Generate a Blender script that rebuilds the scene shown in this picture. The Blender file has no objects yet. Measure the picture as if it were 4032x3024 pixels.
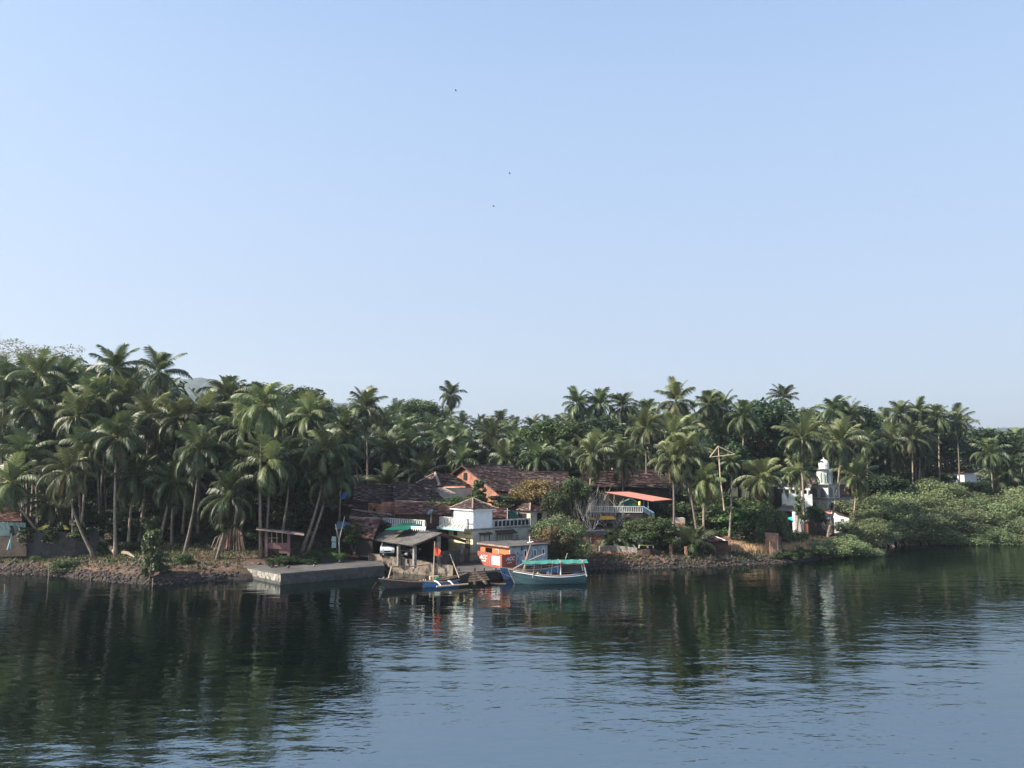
import bpy, math, random
import numpy as np
from mathutils import Vector, Matrix, noise as mnoise
sc = bpy.context.scene; col = sc.collection
RR = random.Random(11); SKYK = 1.0
# ---------------------------------------------------------------- camera
FP = 3100.0; CH = 12.0; PIT = math.atan(330/3100)
cam_d = bpy.data.cameras.new('camera'); cam = bpy.data.objects.new('camera', cam_d); col.objects.link(cam)
cam.location = (0, 0, CH); cam.rotation_euler = (math.pi/2+PIT, 0, 0)
cam_d.sensor_width = 36; cam_d.lens = 36*FP/4032; cam_d.clip_end = 9000; cam_d.clip_start = .5
sc.camera = cam
# ---------------------------------------------------------------- light
SAZ = math.radians(-104); SEL = math.radians(36)          # azimuth clockwise from +Y
sdir = Vector((math.sin(SAZ)*math.cos(SEL), math.cos(SAZ)*math.cos(SEL), math.sin(SEL)))
sl = bpy.data.lights.new('sun', 'SUN'); sl.energy = 4.8; sl.angle = math.radians(.5); sl.color = (1, .93, .82)
so = bpy.data.objects.new('sun', sl); col.objects.link(so); so.rotation_euler = sdir.to_track_quat('Z', 'Y').to_euler()
w = bpy.data.worlds.new('World'); sc.world = w; w.use_nodes = True
nt = w.node_tree; nt.nodes.clear()
sky = nt.nodes.new('ShaderNodeTexSky'); sky.sky_type = 'NISHITA'; sky.sun_disc = False
sky.sun_elevation = SEL; sky.sun_rotation = SAZ; sky.air_density = 1.0; sky.dust_density = 3.0; sky.ozone_density = 2.0; sky.altitude = 0
bg = nt.nodes.new('ShaderNodeBackground'); bg.inputs[1].default_value = .115
wo = nt.nodes.new('ShaderNodeOutputWorld')
# thin high haze: evens the clear-sky gradient towards the pale blue of a hazy winter morning
tc = nt.nodes.new('ShaderNodeTexCoord'); sx = nt.nodes.new('ShaderNodeSeparateXYZ'); nt.links.new(tc.outputs['Generated'], sx.inputs[0])
rp_ = nt.nodes.new('ShaderNodeValToRGB'); nt.links.new(sx.outputs[2], rp_.inputs[0]); rp_.color_ramp.interpolation = 'B_SPLINE'
el = rp_.color_ramp.elements; el[0].position = 0.0; el[0].color = (.49, .54, .64, 1); el[1].position = 1.0; el[1].color = (.20, .34, .62, 1)
for p_, c_ in ((.06, (.50, .57, .68, 1)), (.25, (.53, .66, .88, 1)), (.40, (.50, .68, .95, 1)), (.58, (.39, .58, .91, 1))): e_ = el.new(p_); e_.color = c_
ml = nt.nodes.new('ShaderNodeVectorMath'); ml.operation = 'SCALE'; ml.inputs['Scale'].default_value = 1/(.115*2**1.2)*SKYK; nt.links.new(rp_.outputs[0], ml.inputs[0])
mxs = nt.nodes.new('ShaderNodeMix'); mxs.data_type = 'RGBA'; mxs.inputs[0].default_value = .72; nt.links.new(sky.outputs[0], mxs.inputs[6]); nt.links.new(ml.outputs[0], mxs.inputs[7])
nt.links.new(mxs.outputs[2], bg.inputs[0]); nt.links.new(bg.outputs[0], wo.inputs[0])
sc.view_settings.view_transform = 'Standard'; sc.view_settings.look = 'None'
sc.view_settings.exposure = 1.2; sc.view_settings.gamma = 1
sc.render.resolution_x = 1024; sc.render.resolution_y = 768
try:
    sc.cycles.max_bounces = 8; sc.cycles.transparent_max_bounces = 8; sc.cycles.volume_bounces = 0
except Exception: pass
# ---------------------------------------------------------------- pixel (4032x3024) to world
def ray(px, py):
    u = (px-2016)/FP; v = (1512-py)/FP
    return Vector((u, math.cos(PIT)-v*math.sin(PIT), math.sin(PIT)+v*math.cos(PIT)))
def at(px, py, Y):
    r = ray(px, py); t = Y/r.y; return Vector((r.x*t, Y, CH+r.z*t))
def gr(px, py, z=0.0):
    r = ray(px, py); t = (z-CH)/r.z; return Vector((r.x*t, r.y*t, z))
# ---------------------------------------------------------------- objects
def tag(o, label, cat, group=None, kind=None):
    if label: o['label'] = label
    if cat: o['category'] = cat
    if group: o['group'] = group
    if kind: o['kind'] = kind
    return o
def thing(name, loc, label, cat, group=None, rz=0):
    o = bpy.data.objects.new(name, None); col.objects.link(o)
    o.location = loc; o.rotation_euler = (0, 0, rz); o.empty_display_size = .3
    return tag(o, label, cat, group)
def origin(o):
    v = Vector((0, 0, 0))
    while o: v = v+o.location; o = o.parent
    return v
class MB:
    def __init__(s): s.v = []; s.f = []; s.t = []; s.tone = .5
    def av(s, p): s.v.append(tuple(p)); s.t.append(s.tone); return len(s.v)-1
    def face(s, pts): s.f.append([s.av(p) for p in pts]); return s
    def hexa(s, b, t):
        i = [s.av(p) for p in b]; j = [s.av(p) for p in t]; n = len(i)
        s.f.append(i[::-1]); s.f.append(j)
        for k in range(n): s.f.append([i[k], i[(k+1) % n], j[(k+1) % n], j[k]])
        return s
    def prism(s, pts, z0, z1):
        return s.hexa([Vector((p[0], p[1], z0)) for p in pts], [Vector((p[0], p[1], z1)) for p in pts])
    def sheet(s, pts, th):
        pts = [Vector(p) for p in pts]
        n = (pts[1]-pts[0]).cross(pts[-1]-pts[0]).normalized()
        if n.z < 0: n = -n
        return s.hexa([p-n*th for p in pts], pts)
    def beam(s, a, b, w, h=None, up=Vector((0, 0, 1))):
        a = Vector(a); b = Vector(b); h = h or w; d = (b-a).normalized()
        x = d.cross(up)
        if x.length < .05: x = d.cross(Vector((1, 0, 0)))
        x.normalize(); y = x.cross(d)
        q = [x*w/2+y*h/2, -x*w/2+y*h/2, -x*w/2-y*h/2, x*w/2-y*h/2]
        return s.hexa([a+k for k in q], [b+k for k in q])
    def tube(s, pts, rad, n=7, cap=True):
        pts = [Vector(p) for p in pts]
        if not hasattr(rad, '__len__'): rad = [rad]*len(pts)
        rings = []
        for i, p in enumerate(pts):
            d = (pts[min(i+1, len(pts)-1)]-pts[max(i-1, 0)]).normalized()
            x = d.cross(Vector((.13, .97, .2)))
            if x.length < .1: x = d.cross(Vector((1, 0, 0)))
            x.normalize(); y = x.cross(d)
            rings.append([s.av(p+(x*math.cos(6.2832*k/n)+y*math.sin(6.2832*k/n))*rad[i]) for k in range(n)])
        for i in range(len(rings)-1):
            for k in range(n):
                s.f.append([rings[i][k], rings[i][(k+1) % n], rings[i+1][(k+1) % n], rings[i+1][k]])
        if cap: s.f.append(rings[0][::-1]); s.f.append(rings[-1])
        return s
    def lathe(s, c, prof, n=12):
        c = Vector(c); rings = []
        for r, z in prof:
            rings.append([s.av(c+Vector((r*math.cos(6.2832*k/n), r*math.sin(6.2832*k/n), z))) for k in range(n)])
        for i in range(len(rings)-1):
            for k in range(n):
                s.f.append([rings[i][k], rings[i][(k+1) % n], rings[i+1][(k+1) % n], rings[i+1][k]])
        s.f.append(rings[0][::-1]); s.f.append(rings[-1]); return s
    def blob(s, c, r, seed=0, amp=.3, flat=1.0):
        # irregular low-poly stone
        rg = random.Random(seed); t = (1+5**.5)/2
        P = [(-1,t,0),(1,t,0),(-1,-t,0),(1,-t,0),(0,-1,t),(0,1,t),(0,-1,-t),(0,1,-t),(t,0,-1),(t,0,1),(-t,0,-1),(-t,0,1)]
        Fs = [(0,11,5),(0,5,1),(0,1,7),(0,7,10),(0,10,11),(1,5,9),(5,11,4),(11,10,2),(10,7,6),(7,1,8),(3,9,4),(3,4,2),(3,2,6),(3,6,8),(3,8,9),(4,9,5),(2,4,11),(6,2,10),(8,6,7),(9,8,1)]
        q = Matrix.Rotation(rg.uniform(0, 6.28), 3, 'Z'); sx = rg.uniform(.75, 1.3); sy = rg.uniform(.75, 1.2); b = len(s.v)
        for p in P:
            v = Vector(p).normalized()*(1+rg.uniform(-amp, amp)); v = q @ Vector((v.x*sx, v.y*sy, v.z*flat))
            s.av(Vector(c)+v*r)
        for f in Fs: s.f.append([b+k for k in f])
        return s
    def build(s, name, mat, parent=None, loc=None, smooth=False):
        me = bpy.data.meshes.new(name)
        if parent is not None: off = origin(parent); lo = Vector((0, 0, 0))
        elif loc is not None: off = Vector(loc); lo = off
        elif s.v:
            a = np.array(s.v); off = Vector(((a[:,0].min()+a[:,0].max())/2, (a[:,1].min()+a[:,1].max())/2, a[:,2].min())); lo = off
        me.from_pydata([(v[0]-off.x, v[1]-off.y, v[2]-off.z) for v in s.v], [], s.f)
        at_ = me.attributes.new('tone', 'FLOAT', 'POINT'); at_.data.foreach_set('value', s.t)
        me.materials.append(mat)
        if smooth: me.polygons.foreach_set('use_smooth', [True]*len(me.polygons))
        me.update()
        o = bpy.data.objects.new(name, me); col.objects.link(o); o.location = lo
        if parent is not None: o.parent = parent
        return o
class Fr:
    """local frame: u right-and-back, v left-and-back, origin at the corner nearest the camera"""
    def __init__(s, o, deg=39, z=None):
        s.o = Vector((o[0], o[1], 0)); a = math.radians(deg)
        s.u = Vector((math.cos(a), math.sin(a), 0)); s.w = Vector((-math.sin(a), math.cos(a), 0))
    def p(s, u, v, z): return s.o+s.u*u+s.w*v+Vector((0, 0, z))
    def box(s, mb, u0, u1, v0, v1, z0, z1):
        q = [(u0, v0), (u1, v0), (u1, v1), (u0, v1)]
        return mb.hexa([s.p(a, b, z0) for a, b in q], [s.p(a, b, z1) for a, b in q])
# ---------------------------------------------------------------- materials
def mat(name, base=(.5,.5,.5), rough=.85, var=None, scale=3.0, amt=.5, bump=0, bscale=None, **kw):
    """base colour varied by noise towards var; all in world metres"""
    m = bpy.data.materials.new(name); m.use_nodes = True; n = m.node_tree.nodes; l = m.node_tree.links
    b = n['Principled BSDF']; b.inputs['Roughness'].default_value = rough
    b.inputs['Specular IOR Level'].default_value = kw.get('spec', .3)
    geo = n.new('ShaderNodeNewGeometry'); last = None
    src = geo.outputs['Position']
    if var is not None:
        no = n.new('ShaderNodeTexNoise'); no.inputs['Scale'].default_value = scale; no.inputs['Detail'].default_value = 5; no.inputs['Roughness'].default_value = .65
        mp = n.new('ShaderNodeMapping'); l.new(src, mp.inputs[0]); mp.inputs['Scale'].default_value = kw.get('stretch', (1, 1, 1)); l.new(mp.outputs[0], no.inputs[0])
        rp = n.new('ShaderNodeMapRange'); l.new(no.outputs[0], rp.inputs[0]); c = kw.get('mid', .5); hw = kw.get('soft', .12)
        rp.inputs[1].default_value = c-hw; rp.inputs[2].default_value = c+hw
        rp.inputs[3].default_value = 0; rp.inputs[4].default_value = amt
        mx = n.new('ShaderNodeMix'); mx.data_type = 'RGBA'; l.new(rp.outputs[0], mx.inputs[0])
        mx.inputs[6].default_value = (*base, 1); mx.inputs[7].default_value = (*var, 1); last = mx.outputs[2]
        n2 = n.new('ShaderNodeTexNoise'); n2.inputs['Scale'].default_value = scale*4.3; n2.inputs['Detail'].default_value = 3; l.new(src, n2.inputs[0])
        hs = n.new('ShaderNodeHueSaturation'); l.new(last, hs.inputs['Color']); r2 = n.new('ShaderNodeMapRange'); l.new(n2.outputs[0], r2.inputs[0])
        r2.inputs[1].default_value = .3; r2.inputs[2].default_value = .7; fv = kw.get('fine', .28 if bump > .015 else .11); r2.inputs[3].default_value = 1-fv; r2.inputs[4].default_value = 1+fv; l.new(r2.outputs[0], hs.inputs['Value']); last = hs.outputs[0]
        l.new(last, b.inputs['Base Color'])
    else: b.inputs['Base Color'].default_value = (*base, 1)
    if bump:
        nb = n.new('ShaderNodeTexNoise'); nb.inputs['Scale'].default_value = bscale or scale*3; nb.inputs['Detail'].default_value = 6; l.new(src, nb.inputs[0])
        bu = n.new('ShaderNodeBump'); bu.inputs['Strength'].default_value = 1; bu.inputs['Distance'].default_value = bump
        l.new(nb.outputs[0], bu.inputs['Height']); l.new(bu.outputs[0], b.inputs['Normal'])
    return m
def mat_stained(name, base, dirt, dark, scale=1.2, mid=.52):
    """old plaster: dirt patches and vertical mildew runs"""
    m = mat(name, base, .9, dirt, scale, .75, .01, 20, mid=mid)
    n = m.node_tree.nodes; l = m.node_tree.links; b = n['Principled BSDF']; cur = b.inputs['Base Color'].links[0].from_socket
    geo = n.new('ShaderNodeNewGeometry'); mp = n.new('ShaderNodeMapping'); l.new(geo.outputs['Position'], mp.inputs[0]); mp.inputs['Scale'].default_value = (1.3, 1.3, .8)
    no = n.new('ShaderNodeTexNoise'); no.inputs['Scale'].default_value = 1.6; no.inputs['Detail'].default_value = 8; no.inputs['Roughness'].default_value = .7; l.new(mp.outputs[0], no.inputs[0])
    rp = n.new('ShaderNodeMapRange'); l.new(no.outputs[0], rp.inputs[0]); rp.inputs[1].default_value = mid+.03; rp.inputs[2].default_value = mid+.13
    mx = n.new('ShaderNodeMix'); mx.data_type = 'RGBA'; l.new(rp.outputs[0], mx.inputs[0]); l.new(cur, mx.inputs[6]); mx.inputs[7].default_value = (*dark, 1)
    l.new(mx.outputs[2], b.inputs['Base Color']); return m
def mat_brick(name, c1, c2, mortar, bw=.42, bh=.22):
    m = mat(name, c1, .92); n = m.node_tree.nodes; l = m.node_tree.links; b = n['Principled BSDF']
    geo = n.new('ShaderNodeNewGeometry'); se = n.new('ShaderNodeSeparateXYZ'); l.new(geo.outputs['Position'], se.inputs[0])
    ma = n.new('ShaderNodeMath'); ma.operation = 'SUBTRACT'; l.new(se.outputs[0], ma.inputs[0]); l.new(se.outputs[1], ma.inputs[1])
    cb = n.new('ShaderNodeCombineXYZ'); l.new(ma.outputs[0], cb.inputs[0]); l.new(se.outputs[2], cb.inputs[1])
    br = n.new('ShaderNodeTexBrick'); br.inputs['Scale'].default_value = 1; br.inputs['Brick Width'].default_value = bw*1.4; br.inputs['Row Height'].default_value = bh
    br.inputs['Mortar Size'].default_value = .022; br.inputs['Color1'].default_value = (*c1, 1); br.inputs['Color2'].default_value = (*c2, 1); br.inputs['Mortar'].default_value = (*mortar, 1)
    l.new(cb.outputs[0], br.inputs[0])
    no = n.new('ShaderNodeTexNoise'); no.inputs['Scale'].default_value = 1.5; no.inputs['Detail'].default_value = 6; l.new(geo.outputs['Position'], no.inputs[0])
    hs = n.new('ShaderNodeHueSaturation'); l.new(br.outputs[0], hs.inputs['Color']); r2 = n.new('ShaderNodeMapRange'); l.new(no.outputs[0], r2.inputs[0])
    r2.inputs[1].default_value = .3; r2.inputs[2].default_value = .7; r2.inputs[3].default_value = .6; r2.inputs[4].default_value = 1.35; l.new(r2.outputs[0], hs.inputs['Value'])
    l.new(hs.outputs[0], b.inputs['Base Color'])
    bu = n.new('ShaderNodeBump'); bu.inputs['Distance'].default_value = .02; l.new(br.outputs['Fac'], bu.inputs['Height']); bu.invert = True; l.new(bu.outputs[0], b.inputs['Normal'])
    return m
def mat_leaf(name, lo, hi, trans=.25, rough=.55, rand=.25, tipc=None):
    """leaf: tone attribute (per leaf clump) runs lo to hi; some light passes through"""
    m = bpy.data.materials.new(name); m.use_nodes = True; n = m.node_tree.nodes; l = m.node_tree.links
    b = n['Principled BSDF']; b.inputs['Roughness'].default_value = rough; b.inputs['Specular IOR Level'].default_value = .45
    a = n.new('ShaderNodeAttribute'); a.attribute_name = 'tone'; oi = n.new('ShaderNodeObjectInfo')
    mx = n.new('ShaderNodeMix'); mx.data_type = 'RGBA'; l.new(a.outputs['Fac'], mx.inputs[0]); mx.inputs[6].default_value = (*lo, 1); mx.inputs[7].default_value = (*hi, 1)
    hs = n.new('ShaderNodeHueSaturation'); l.new(mx.outputs[2], hs.inputs['Color'])
    r = n.new('ShaderNodeMapRange'); l.new(oi.outputs['Random'], r.inputs[0]); r.inputs[3].default_value = 1-rand; r.inputs[4].default_value = 1+rand; l.new(r.outputs[0], hs.inputs['Value'])
    r3 = n.new('ShaderNodeMapRange'); l.new(oi.outputs['Random'], r3.inputs[0]); r3.inputs[3].default_value = .485; r3.inputs[4].default_value = .512; l.new(r3.outputs[0], hs.inputs['Hue'])
    l.new(hs.outputs[0], b.inputs['Base Color'])
    tr = n.new('ShaderNodeBsdfTranslucent'); l.new(hs.outputs[0], tr.inputs[0]); ms = n.new('ShaderNodeMixShader'); ms.inputs[0].default_value = trans
    l.new(b.outputs[0], ms.inputs[1]); l.new(tr.outputs[0], ms.inputs[2]); l.new(ms.outputs[0], n['Material Output'].inputs[0])
    return m
def mat_tiles(name, c1=(.034,.023,.021), c2=(.075,.045,.039), hi=(.23,.165,.145), row=.16):
    m = mat(name, c1, .88); n = m.node_tree.nodes; l = m.node_tree.links; b = n['Principled BSDF']
    geo = n.new('ShaderNodeNewGeometry')
    a = n.new('ShaderNodeAttribute'); a.attribute_name = 'tone'
    no = n.new('ShaderNodeTexNoise'); no.inputs['Scale'].default_value = .7; no.inputs['Detail'].default_value = 8; no.inputs['Roughness'].default_value = .75; l.new(geo.outputs['Position'], no.inputs[0])
    ad = n.new('ShaderNodeMath'); ad.operation = 'ADD'; l.new(a.outputs['Fac'], ad.inputs[0]); l.new(no.outputs[0], ad.inputs[1])
    r = n.new('ShaderNodeMapRange'); l.new(ad.outputs[0], r.inputs[0]); r.inputs[1].default_value = .5; r.inputs[2].default_value = 1.5
    cr = n.new('ShaderNodeValToRGB'); l.new(r.outputs[0], cr.inputs[0]); e = cr.color_ramp.elements; e[0].position = .15; e[0].color = (*c1, 1); e[1].position = .9; e[1].color = (*hi, 1); k = e.new(.6); k.color = (*c2, 1)
    l.new(cr.outputs[0], b.inputs['Base Color'])
    wv = n.new('ShaderNodeTexVoronoi'); wv.inputs['Scale'].default_value = 4.5; l.new(geo.outputs['Position'], wv.inputs[0])
    bu = n.new('ShaderNodeBump'); bu.inputs['Distance'].default_value = .04; l.new(wv.outputs['Distance'], bu.inputs['Height']); l.new(bu.outputs[0], b.inputs['Normal'])
    return m
M = {}
M['tile'] = mat_tiles('clay_tiles')
M['tile_red'] = mat_tiles('red_clay_tiles', (.06,.03,.025), (.15,.072,.055), (.28,.17,.14))
M['tile_mar'] = mat_tiles('maroon_roof', (.04,.025,.023), (.08,.045,.040), (.22,.155,.14))
M['mortar'] = mat('ridge_mortar', (.36,.27,.22), .9, (.16,.10,.08), 2.5, .8)
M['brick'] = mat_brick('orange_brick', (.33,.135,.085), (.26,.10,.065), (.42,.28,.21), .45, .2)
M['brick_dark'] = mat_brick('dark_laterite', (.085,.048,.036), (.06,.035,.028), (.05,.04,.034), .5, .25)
M['brick_white'] = mat_brick('patched_brick', (.50,.20,.13), (.42,.17,.11), (.68,.55,.47), .6, .32)
M['white'] = mat('white_wall', (.78,.78,.77), .85, (.6,.6,.58), 1.2, .5, mid=.56)
M['white_old'] = mat_stained('mildewed_whitewash', (.42,.45,.50), (.17,.19,.21), (.03,.032,.035), 1.1, .50)
M['rail_old'] = mat('old_rail_paint', (.55,.53,.50), .9, (.12,.11,.10), 3.5, .85, mid=.52)
M['yellow'] = mat('yellow_wall', (.72,.62,.36), .9, (.5,.43,.27), 1.4, .5, mid=.55)
M['cream'] = mat('cream_wall', (.55,.51,.42), .9, (.33,.31,.26), 1.3, .6)
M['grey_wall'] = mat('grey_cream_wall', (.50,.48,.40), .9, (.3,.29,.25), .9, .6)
M['mosque'] = mat('mosque_plaster', (.72,.74,.70), .88, (.42,.46,.43), 1.2, .6, mid=.54)
M['mosque_trim'] = mat('pale_green_trim', (.38,.50,.46), .8, (.25,.33,.3), 2, .5)
M['black'] = mat('dark_opening', (.012,.013,.014), .6)
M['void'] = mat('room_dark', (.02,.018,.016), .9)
M['algae_shade'] = mat('algae_and_painted_shade', (.045,.045,.042), .9, (.10,.095,.085), 1.1, .6, .02, 6)  # wet tide-band black; also painted shade for the jetty face and left wall
M['glass'] = mat('window_glass', (.03,.04,.045), .15, spec=.5)
M['shutter'] = mat('grey_shutter', (.22,.21,.18), .7, (.14,.13,.12), 3, .6)
M['green_pl'] = mat('green_shutter', (.03,.11,.075), .6, (.02,.07,.05), 3, .5)
M['conc'] = mat('old_concrete', (.27,.25,.225), .92, (.12,.11,.10), 1.1, .8, .03, 6)
M['conc_top'] = mat('jetty_top_concrete', (.105,.098,.09), .92, (.06,.056,.053), .45, .9, .01, 8, soft=.08)
M['conc_wall'] = mat_stained('weathered_wall', (.27,.22,.17), (.13,.095,.07), (.03,.027,.024), 1.3, .45)
M['jetty'] = mat_stained('jetty_side', (.34,.31,.26), (.17,.15,.13), (.04,.04,.037), 1.0, .47)
M['felt'] = mat('dark_roof_sheet', (.075,.07,.066), .9, (.17,.145,.12), .9, .8, .02, 5, mid=.55)
M['asb'] = mat('grey_roof_sheet', (.10,.095,.092), .9, (.06,.058,.055), 1.6, .7)
M['wood'] = mat('old_wood', (.17,.12,.085), .9, (.09,.065,.05), 4, .8, stretch=(1, 1, 4))
M['wood_d'] = mat('dark_wood', (.06,.045,.035), .9, (.03,.024,.02), 4, .8)
M['wood_l'] = mat('pale_wood', (.50,.38,.26), .85, (.33,.24,.16), 5, .7)
M['bamboo'] = mat('pale_bamboo', (.55,.42,.27), .7, (.38,.27,.16), 3, .6)
M['pink'] = mat('faded_pink_paint', (.26,.13,.13), .9, (.15,.09,.085), 3, .7)
M['orange'] = mat('orange_paint', (.52,.17,.065), .8, (.45,.15,.06), 2.5, .6)
M['red_panel'] = mat_stained('red_advert_wall', (.32,.085,.06), (.24,.09,.065), (.2,.15,.12), 1.4, .58)
M['red'] = mat('red_paint', (.55,.05,.05), .7)
M['flag'] = mat('orange_flag', (.62,.085,.045), .85)
M['salmon'] = mat('salmon_sheet', (.60,.24,.18), .75, (.48,.2,.15), 1.5, .5)
M['teal_cloth'] = mat('teal_canopy', (.05,.22,.18), .8, (.035,.16,.135), 2, .5)
M['teal'] = mat('teal_hull', (.042,.092,.105), .6, (.025,.055,.062), 2.2, .7, stretch=(1, 1, 5))
M['cyan'] = mat('turquoise_sheet', (.02,.42,.42), .8)
M['green_sheet'] = mat('green_sheet', (.02,.26,.13), .5, (.02,.16,.09), 3, .6)
M['green_dark'] = mat('green_wall', (.012,.085,.06), .8, (.01,.05,.04), 2, .6)
M['blue'] = mat('blue_hull', (.055,.17,.36), .55, (.04,.10,.2), 3, .6)
M['blue_tarp'] = mat('blue_tarp', (.07,.28,.7), .7)
M['blue_pale'] = mat('pale_blue_tarp', (.14,.22,.30), .75, (.09,.15,.22), 2, .6)
M['yel_tarp'] = mat('yellow_tarp', (.85,.72,.16), .75)
M['org_tarp'] = mat('orange_yellow_tarp', (.80,.38,.04), .8)
M['white_p'] = mat('white_paint', (.75,.75,.73), .6)
M['teal_edge'] = mat('pale_teal_edge', (.30,.47,.47), .8, (.2,.3,.3), 3, .6)
M['stripe'] = mat('gunwale_wood', (.34,.24,.19), .8, (.2,.15,.12), 4, .6)
M['boat_d'] = mat('tarred_hull', (.022,.02,.02), .6, (.045,.04,.035), 3, .7)
M['keel'] = mat('hull_bottom_paint', (.30,.14,.10), .7, (.35,.27,.16), 2, .6)
M['metal'] = mat('grey_metal', (.25,.26,.27), .45)
M['tyre'] = mat('rubber', (.02,.02,.02), .8)
M['car_w'] = mat('white_car_paint', (.62,.66,.70), .25, spec=.5)
M['car_d'] = mat('dark_car_paint', (.05,.05,.055), .25, spec=.5)
M['lamp'] = mat('lamp_glass', (.6,.6,.6), .15, spec=.5)
M['bark'] = mat('palm_bark', (.20,.16,.13), .95, (.10,.08,.065), 2, .8, .03, 10, stretch=(1, 1, 4))
M['bark_l'] = mat('pale_bark', (.33,.26,.20), .95, (.18,.14,.11), 2, .8, .02, 10)
M['bark_d'] = mat('dark_bark', (.10,.08,.06), .95, (.055,.045,.035), 2.5, .8, .03, 8)
M['twig'] = mat('bare_twigs', (.58,.53,.44), .9, (.38,.34,.27), 2, .7)
M['rock'] = mat('dark_stone', (.045,.038,.034), .95, (.10,.07,.055), 1.5, .8, .05, 8)
M['lat'] = mat('laterite', (.24,.12,.08), .95, (.09,.05,.035), 1.6, .9, .06, 6)
M['roots'] = mat('laterite_roots', (.30,.16,.11), .95, (.14,.08,.055), 2.0, .9, .08, 5, stretch=(3, 3, .6))
M['coco'] = mat('coconut_husk', (.28,.17,.05), .7, (.12,.13,.03), 6, .8)
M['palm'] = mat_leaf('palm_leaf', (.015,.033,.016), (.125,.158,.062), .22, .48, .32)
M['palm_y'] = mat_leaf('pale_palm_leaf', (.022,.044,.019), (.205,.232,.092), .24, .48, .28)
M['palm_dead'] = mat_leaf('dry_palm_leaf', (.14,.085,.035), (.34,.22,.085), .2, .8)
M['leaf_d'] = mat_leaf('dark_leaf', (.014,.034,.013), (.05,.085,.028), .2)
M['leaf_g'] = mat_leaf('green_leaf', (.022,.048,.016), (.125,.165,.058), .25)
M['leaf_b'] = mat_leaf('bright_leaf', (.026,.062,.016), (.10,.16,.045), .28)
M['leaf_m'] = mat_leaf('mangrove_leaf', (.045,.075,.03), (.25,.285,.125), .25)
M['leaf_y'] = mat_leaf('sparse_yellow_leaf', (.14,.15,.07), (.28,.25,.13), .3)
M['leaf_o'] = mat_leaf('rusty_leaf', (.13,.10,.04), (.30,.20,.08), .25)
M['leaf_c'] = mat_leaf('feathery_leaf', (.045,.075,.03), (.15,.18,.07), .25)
M['drygrass'] = mat_leaf('dry_grass_blades', (.38,.26,.14), (.72,.52,.30), .25, .8, .1)
# ---------------------------------------------------------------- shore and ground
SH_PX = [(0,2258),(200,2264),(420,2288),(600,2301),(700,2296),(800,2288),(950,2284),(1105,2272),(1300,2252),(1450,2243),(1560,2248),(1700,2256),(1800,2256),(1960,2248),(2010,2246),(2150,2244),(2330,2242),(2500,2240),(2650,2236),(2800,2230),(2950,2222),(3100,2216),(3200,2208),(3290,2190),(3340,2168),(3420,2148),(3560,2140),(3750,2133),(4032,2120)]
SH = [gr(a, b, 0) for a, b in SH_PX]
SX = np.array([-900, -250, -110]+[p.x for p in SH]+[110, 160, 300, 900]); SY = np.array([140, 100, 93]+[p.y for p in SH]+[150, 185, 300, 700])
def ys(x): return float(np.interp(x, SX, SY))
PA = ([-40, -3, 0, .5, 1.5, 3, 20, 40, 80, 130, 300, 4000], [-4, -1.5, 0, .35, .85, 1.15, 1.8, 3.6, 7.5, 10, 14, 20])
PB = ([-40, -3, 0, .6, 2, 6, 13, 22, 50, 90, 300, 4000], [-4, -1.5, 0, .5, .95, 1.5, 2.6, 4.2, 8.5, 12, 16, 20])
def hz(x, y):
    s = y-ys(x); k = min(1, max(0, (-16-x)/8))
    h = np.interp(s, *PA)*(1-k)+np.interp(s, *PB)*k
    if s > .2: h += min(1, s/3)*(.22*mnoise.noise(Vector((x*.35, y*.35, 0)))+.10*mnoise.noise(Vector((x*1.1, y*1.1, 3))))
    h += 1.0*math.exp(-((x-13.5)/6.5)**2-((y-106)/4.5)**2)
    return float(h)
def gp(px, py):
    """ground point seen at a pixel (marched down the ray)"""
    r = ray(px, py); lo = None
    for i in range(2400):
        t = 70+i*.1; q = Vector((0, 0, CH))+r*t
        if q.z <= hz(q.x, q.y): return q
    return at(px, py, 150)
def on(px, Y):
    """ground point on a pixel column at distance Y"""
    r = ray(px, 1842); x = r.x/r.y*Y; return Vector((x, Y, hz(x, Y)))
xs = list(np.arange(-75, 112, .8)); xs = [-3500, -2000, -1200, -800, -500, -350, -250, -190, -150, -125, -108, -96, -88, -81]+xs+[114, 119, 126, 136, 150, 180, 220, 300, 420, 600, 900, 1400, 2200, 3500]
ss = [-40, -8, -3, -1.5, -.8, -.35, 0, .2, .4, .6, .85, 1.1, 1.4, 1.8, 2.2, 2.7, 3.2]+list(np.arange(4, 40, .9))+[42, 45, 49, 54, 60, 68, 78, 90, 110, 140, 190, 260, 400, 700, 1200, 2200, 4000]
V = []; Fq = []
for s in ss:
    for x in xs:
        V.append((x, ys(x)+s, hz(x, ys(x)+s)))
nx = len(xs)
for j in range(len(ss)-1):
    for i in range(nx-1): Fq.append((j*nx+i, j*nx+i+1, (j+1)*nx+i+1, (j+1)*nx+i))
me = bpy.data.meshes.new('ground'); me.from_pydata(V, [], Fq); me.polygons.foreach_set('use_smooth', [True]*len(Fq))
go = bpy.data.objects.new('ground', me); col.objects.link(go); go['kind'] = 'structure'
gm = mat('red_earth', (.155,.095,.07), .97, (.06,.042,.032), .55, .92, .12, 3.0, soft=.1, mid=.47)  # dark patches also paint in the broken shade of the palms
n = gm.node_tree.nodes; l = gm.node_tree.links; b = n['Principled BSDF']; cur = b.inputs['Base Color'].links[0].from_socket
geo = n.new('ShaderNodeNewGeometry'); se = n.new('ShaderNodeSeparateXYZ'); l.new(geo.outputs['Position'], se.inputs[0])
no = n.new('ShaderNodeTexNoise'); no.inputs['Scale'].default_value = .8; no.inputs['Detail'].default_value = 6; l.new(geo.outputs['Position'], no.inputs[0])
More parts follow.
